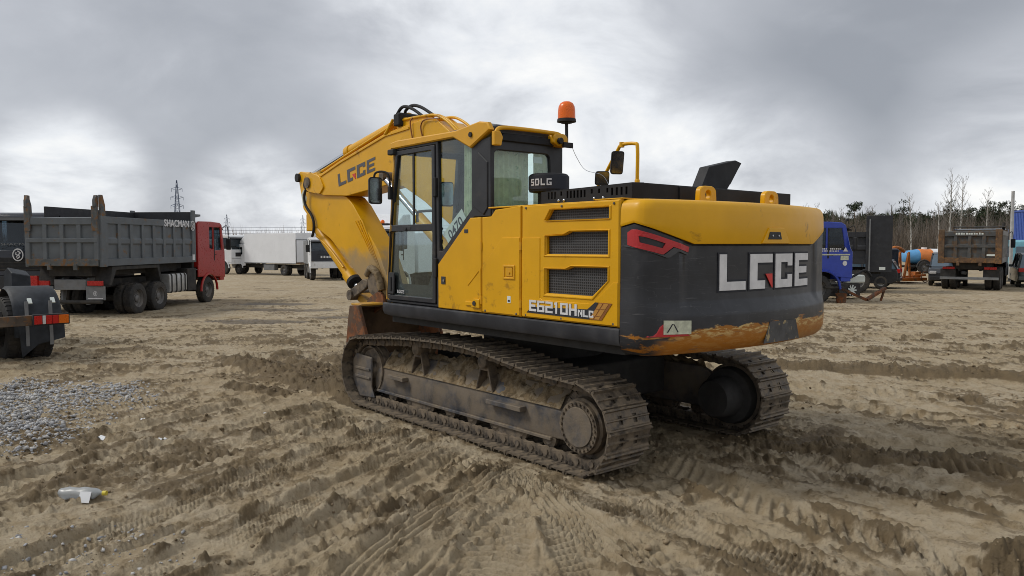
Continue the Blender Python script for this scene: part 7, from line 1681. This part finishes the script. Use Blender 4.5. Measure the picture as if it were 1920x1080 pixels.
# gravel: a spread heap of grey stones at the left, more stones at the near corner
mat('gravel', (0.30, 0.305, 0.315), 0.9, var=0.5, vscale=9, alt=(0.46, 0.45, 0.43), altcover=0.45, altscale=12, bump=0.2, bscale=60, dust=0.3, dustcol=(0.30, 0.26, 0.20))
ico = bmesh.new(); bmesh.ops.create_icosphere(ico, subdivisions=1, radius=1.0); IV = np.array([v.co[:] for v in ico.verts]); IF = np.array([[v.index for v in f.verts] for f in ico.faces]); ico.free()
def stones(name, label, pts, sizes, m, seed, flat=0.65):
    r_ = np.random.default_rng(seed); n = len(pts)
    ang_ = r_.uniform(0, 2 * math.pi, n); sc = np.stack([r_.uniform(.7, 1.25, n), r_.uniform(.6, 1.0, n), r_.uniform(.45, .85, n) * flat / 0.65], -1) * sizes[:, None]
    jit = 1 + r_.uniform(-.42, .42, (n, len(IV), 1))
    V = IV[None] * jit * sc[:, None, :]
    tl = r_.normal(0, .35, n); ca, sa = np.cos(tl)[:, None], np.sin(tl)[:, None]
    y, z = V[..., 1].copy(), V[..., 2].copy(); V[..., 1] = y * ca - z * sa; V[..., 2] = y * sa + z * ca
    ca, sa = np.cos(ang_)[:, None], np.sin(ang_)[:, None]
    x, y = V[..., 0].copy(), V[..., 1].copy(); V[..., 0] = x * ca - y * sa; V[..., 1] = x * sa + y * ca
    V += np.asarray(pts)[:, None, :]
    F_ = (IF[None] + (np.arange(n) * len(IV))[:, None, None]).reshape(-1, 3)
    me = bpy.data.meshes.new(name); V = V.reshape(-1, 3)
    me.vertices.add(len(V)); me.vertices.foreach_set('co', V.astype(np.float32).ravel())
    me.loops.add(len(F_) * 3); me.loops.foreach_set('vertex_index', F_.astype(np.int32).ravel())
    me.polygons.add(len(F_)); me.polygons.foreach_set('loop_start', np.arange(0, len(F_) * 3, 3, dtype=np.int32)); me.polygons.foreach_set('loop_total', np.full(len(F_), 3, np.int32))
    me.update(calc_edges=True)
    o = link(name, me, m); tag(o, label, None, kind='stuff'); return o
def scatter(n, seed, dens, x0, x1, y0, y1):
    r_ = np.random.default_rng(seed); out = []
    x = r_.uniform(x0, x1, n); y = r_.uniform(y0, y1, n); k = r_.uniform(0, 1, n) < dens(x, y)
    return x[k], y[k], r_
def surf_v(a, b):
    i = np.clip(np.searchsorted(rad, np.hypot(a, b)), 1, NR - 1); j = np.clip(np.searchsorted(ang, np.arctan2(a, b)), 1, NA - 1)
    return Hh[i * NA + j]
def heap(x, y):
    q = np.hypot((x + 6.1) / 2.0, (y - 8.4) / 1.75 + 0.18 * (x + 6.1)); n = fbm(x, y, 0.8, 3, 13) - 0.5
    return np.clip(1.20 - q - n * 1.1, 0, 1)
x, y, r_ = scatter(46000, 21, lambda a, b: heap(a, b) ** 0.8, -8.6, -3.8, 6.2, 10.6)
stones('gravel', 'grey gravel spread at the left of the yard', np.stack([x, y, surf_v(x, y) + 0.035 * heap(x, y) * r_.uniform(0, 1.0, len(x)) - 0.004], -1), r_.gamma(2.4, 0.0050, len(x)).clip(0.005, 0.030), 'gravel', 22)
x, y, r_ = scatter(1500, 31, lambda a, b: np.clip(1.15 - np.hypot((a + 2.75) / 0.95, (b - 4.55) / 0.55), 0, 1) * 0.75, -4.2, -1.7, 3.9, 5.3)
stones('gravel', 'patch of stones in the mud at the lower left corner', np.stack([x, y, surf_v(x, y) + 0.001], -1), r_.gamma(2.0, 0.0045, len(x)).clip(0.004, 0.019), 'gravel', 32)
# loose clods of soil
mat('clod', (0.24, 0.185, 0.118), 0.95, var=0.35, vscale=3.0, spec=0.1, alt=(0.095, 0.068, 0.04), altcover=0.35, altscale=0.8, bump=0.5, bscale=70)
def cl_d(a, b):
    i = np.clip(np.searchsorted(rad, np.hypot(a, b)), 1, NR - 1); j = np.clip(np.searchsorted(ang, np.arctan2(a, b)), 1, NA - 1)
    return np.clip(crumbly[i * NA + j] * 0.55 * sstep(0.42, 0.6, fbm(a, b, 0.35, 3, 44)) + 0.01, 0, 1)
x, y, r_ = scatter(110000, 41, cl_d, -9, 9, 3.6, 16)
keep = np.abs(np.arctan2(x, y)) < 0.80; x, y = x[keep], y[keep]
stones('soil_clods', 'crumbs and clods of soil along the ruts', np.stack([x, y, surf_v(x, y)], -1), r_.gamma(1.6, 0.0048, len(x)).clip(0.004, 0.036), 'clod', 42, 0.75)
# litter
mat('plastic_milk', (0.62, 0.65, 0.66), 0.35, var=0.05); M['plastic_milk'].node_tree.nodes['Principled BSDF'].inputs['Transmission Weight'].default_value = 0.6
mat('cap_yellow', (0.55, 0.45, 0.05), 0.5); mat('litter_white', (0.68, 0.69, 0.70), 0.7, var=0.06)
bz = max(surf(-3.13 + dx, 5.57) for dx in (-.2, 0, .2))
bt = thing('plastic_bottle', 'crumpled clear plastic bottle lying on the mud at lower left', 'bottle', (-3.15, 5.57, bz + 0.050), -4)
pr = [(0, -0.165), (0.030, -0.165), (0.046, -0.150), (0.050, -0.11), (0.045, -0.07), (0.050, -0.03), (0.046, 0.01), (0.050, 0.05), (0.044, 0.09), (0.028, 0.125), (0.016, 0.145), (0.015, 0.165), (0, 0.166)]
bb = MB().lathe(pr, (0, 0, 0), (1, 0, 0.02), 20); bb.v = [(vx, vy * 1.05, vz * 0.85 + 0.006 * math.sin(vx * 60 + vy * 40)) for vx, vy, vz in bb.v]
bb.build('bottle_body', 'plastic_milk', bt, 0, 60)
MB().cyl((0.160, 0, 0.003), (0.188, 0, 0.004), 0.0175, n=12).build('cap', 'cap_yellow', bt, 0, 40)
lb = MB(); lb.loft([[(0.02 + dx, -0.048 - 0.012 * k, 0.028 - 0.024 * k) for k in range(4)] for dx in (0, 0.03, 0.06, 0.085)], False, False); lb.build('torn_label', 'litter_white', bt, 0, 60)
for i, (x0, y0, s, lab) in enumerate([(-3.93, 7.36, 0.075, 'flattened white plastic cup beside the gravel'), (-3.36, 7.33, 0.045, 'scrap of white paper right of the white cup'), (-2.66, 8.31, 0.045, 'scrap of white paper before the excavator track'), (-3.9, 8.1, 0.035, 'white scrap at the edge of the gravel'), (3.85, 10.9, 0.05, 'white scrap by the dark ridge of soil'), (-0.33, 6.35, 0.018, 'tiny white shard on the sand before the track')]):
    rr2 = random.Random(i); mb = MB(); n = 7
    mb.loft([[(s * (a / n - .5) * 1.8, s * (b / n - .5) * 1.1, s * (0.22 + 0.25 * math.sin(a * 1.3 + i) * math.cos(b * 1.1) + 0.10 * rr2.random())) for b in range(n + 1)] for a in range(n + 1)], False, False)
    o = mb.build('paper_scrap' if i else 'plastic_cup', 'litter_white', None, 0, 70); o.location = (x0, y0, surf(x0, y0)); tag(o, lab, 'litter', 'litter on the yard')
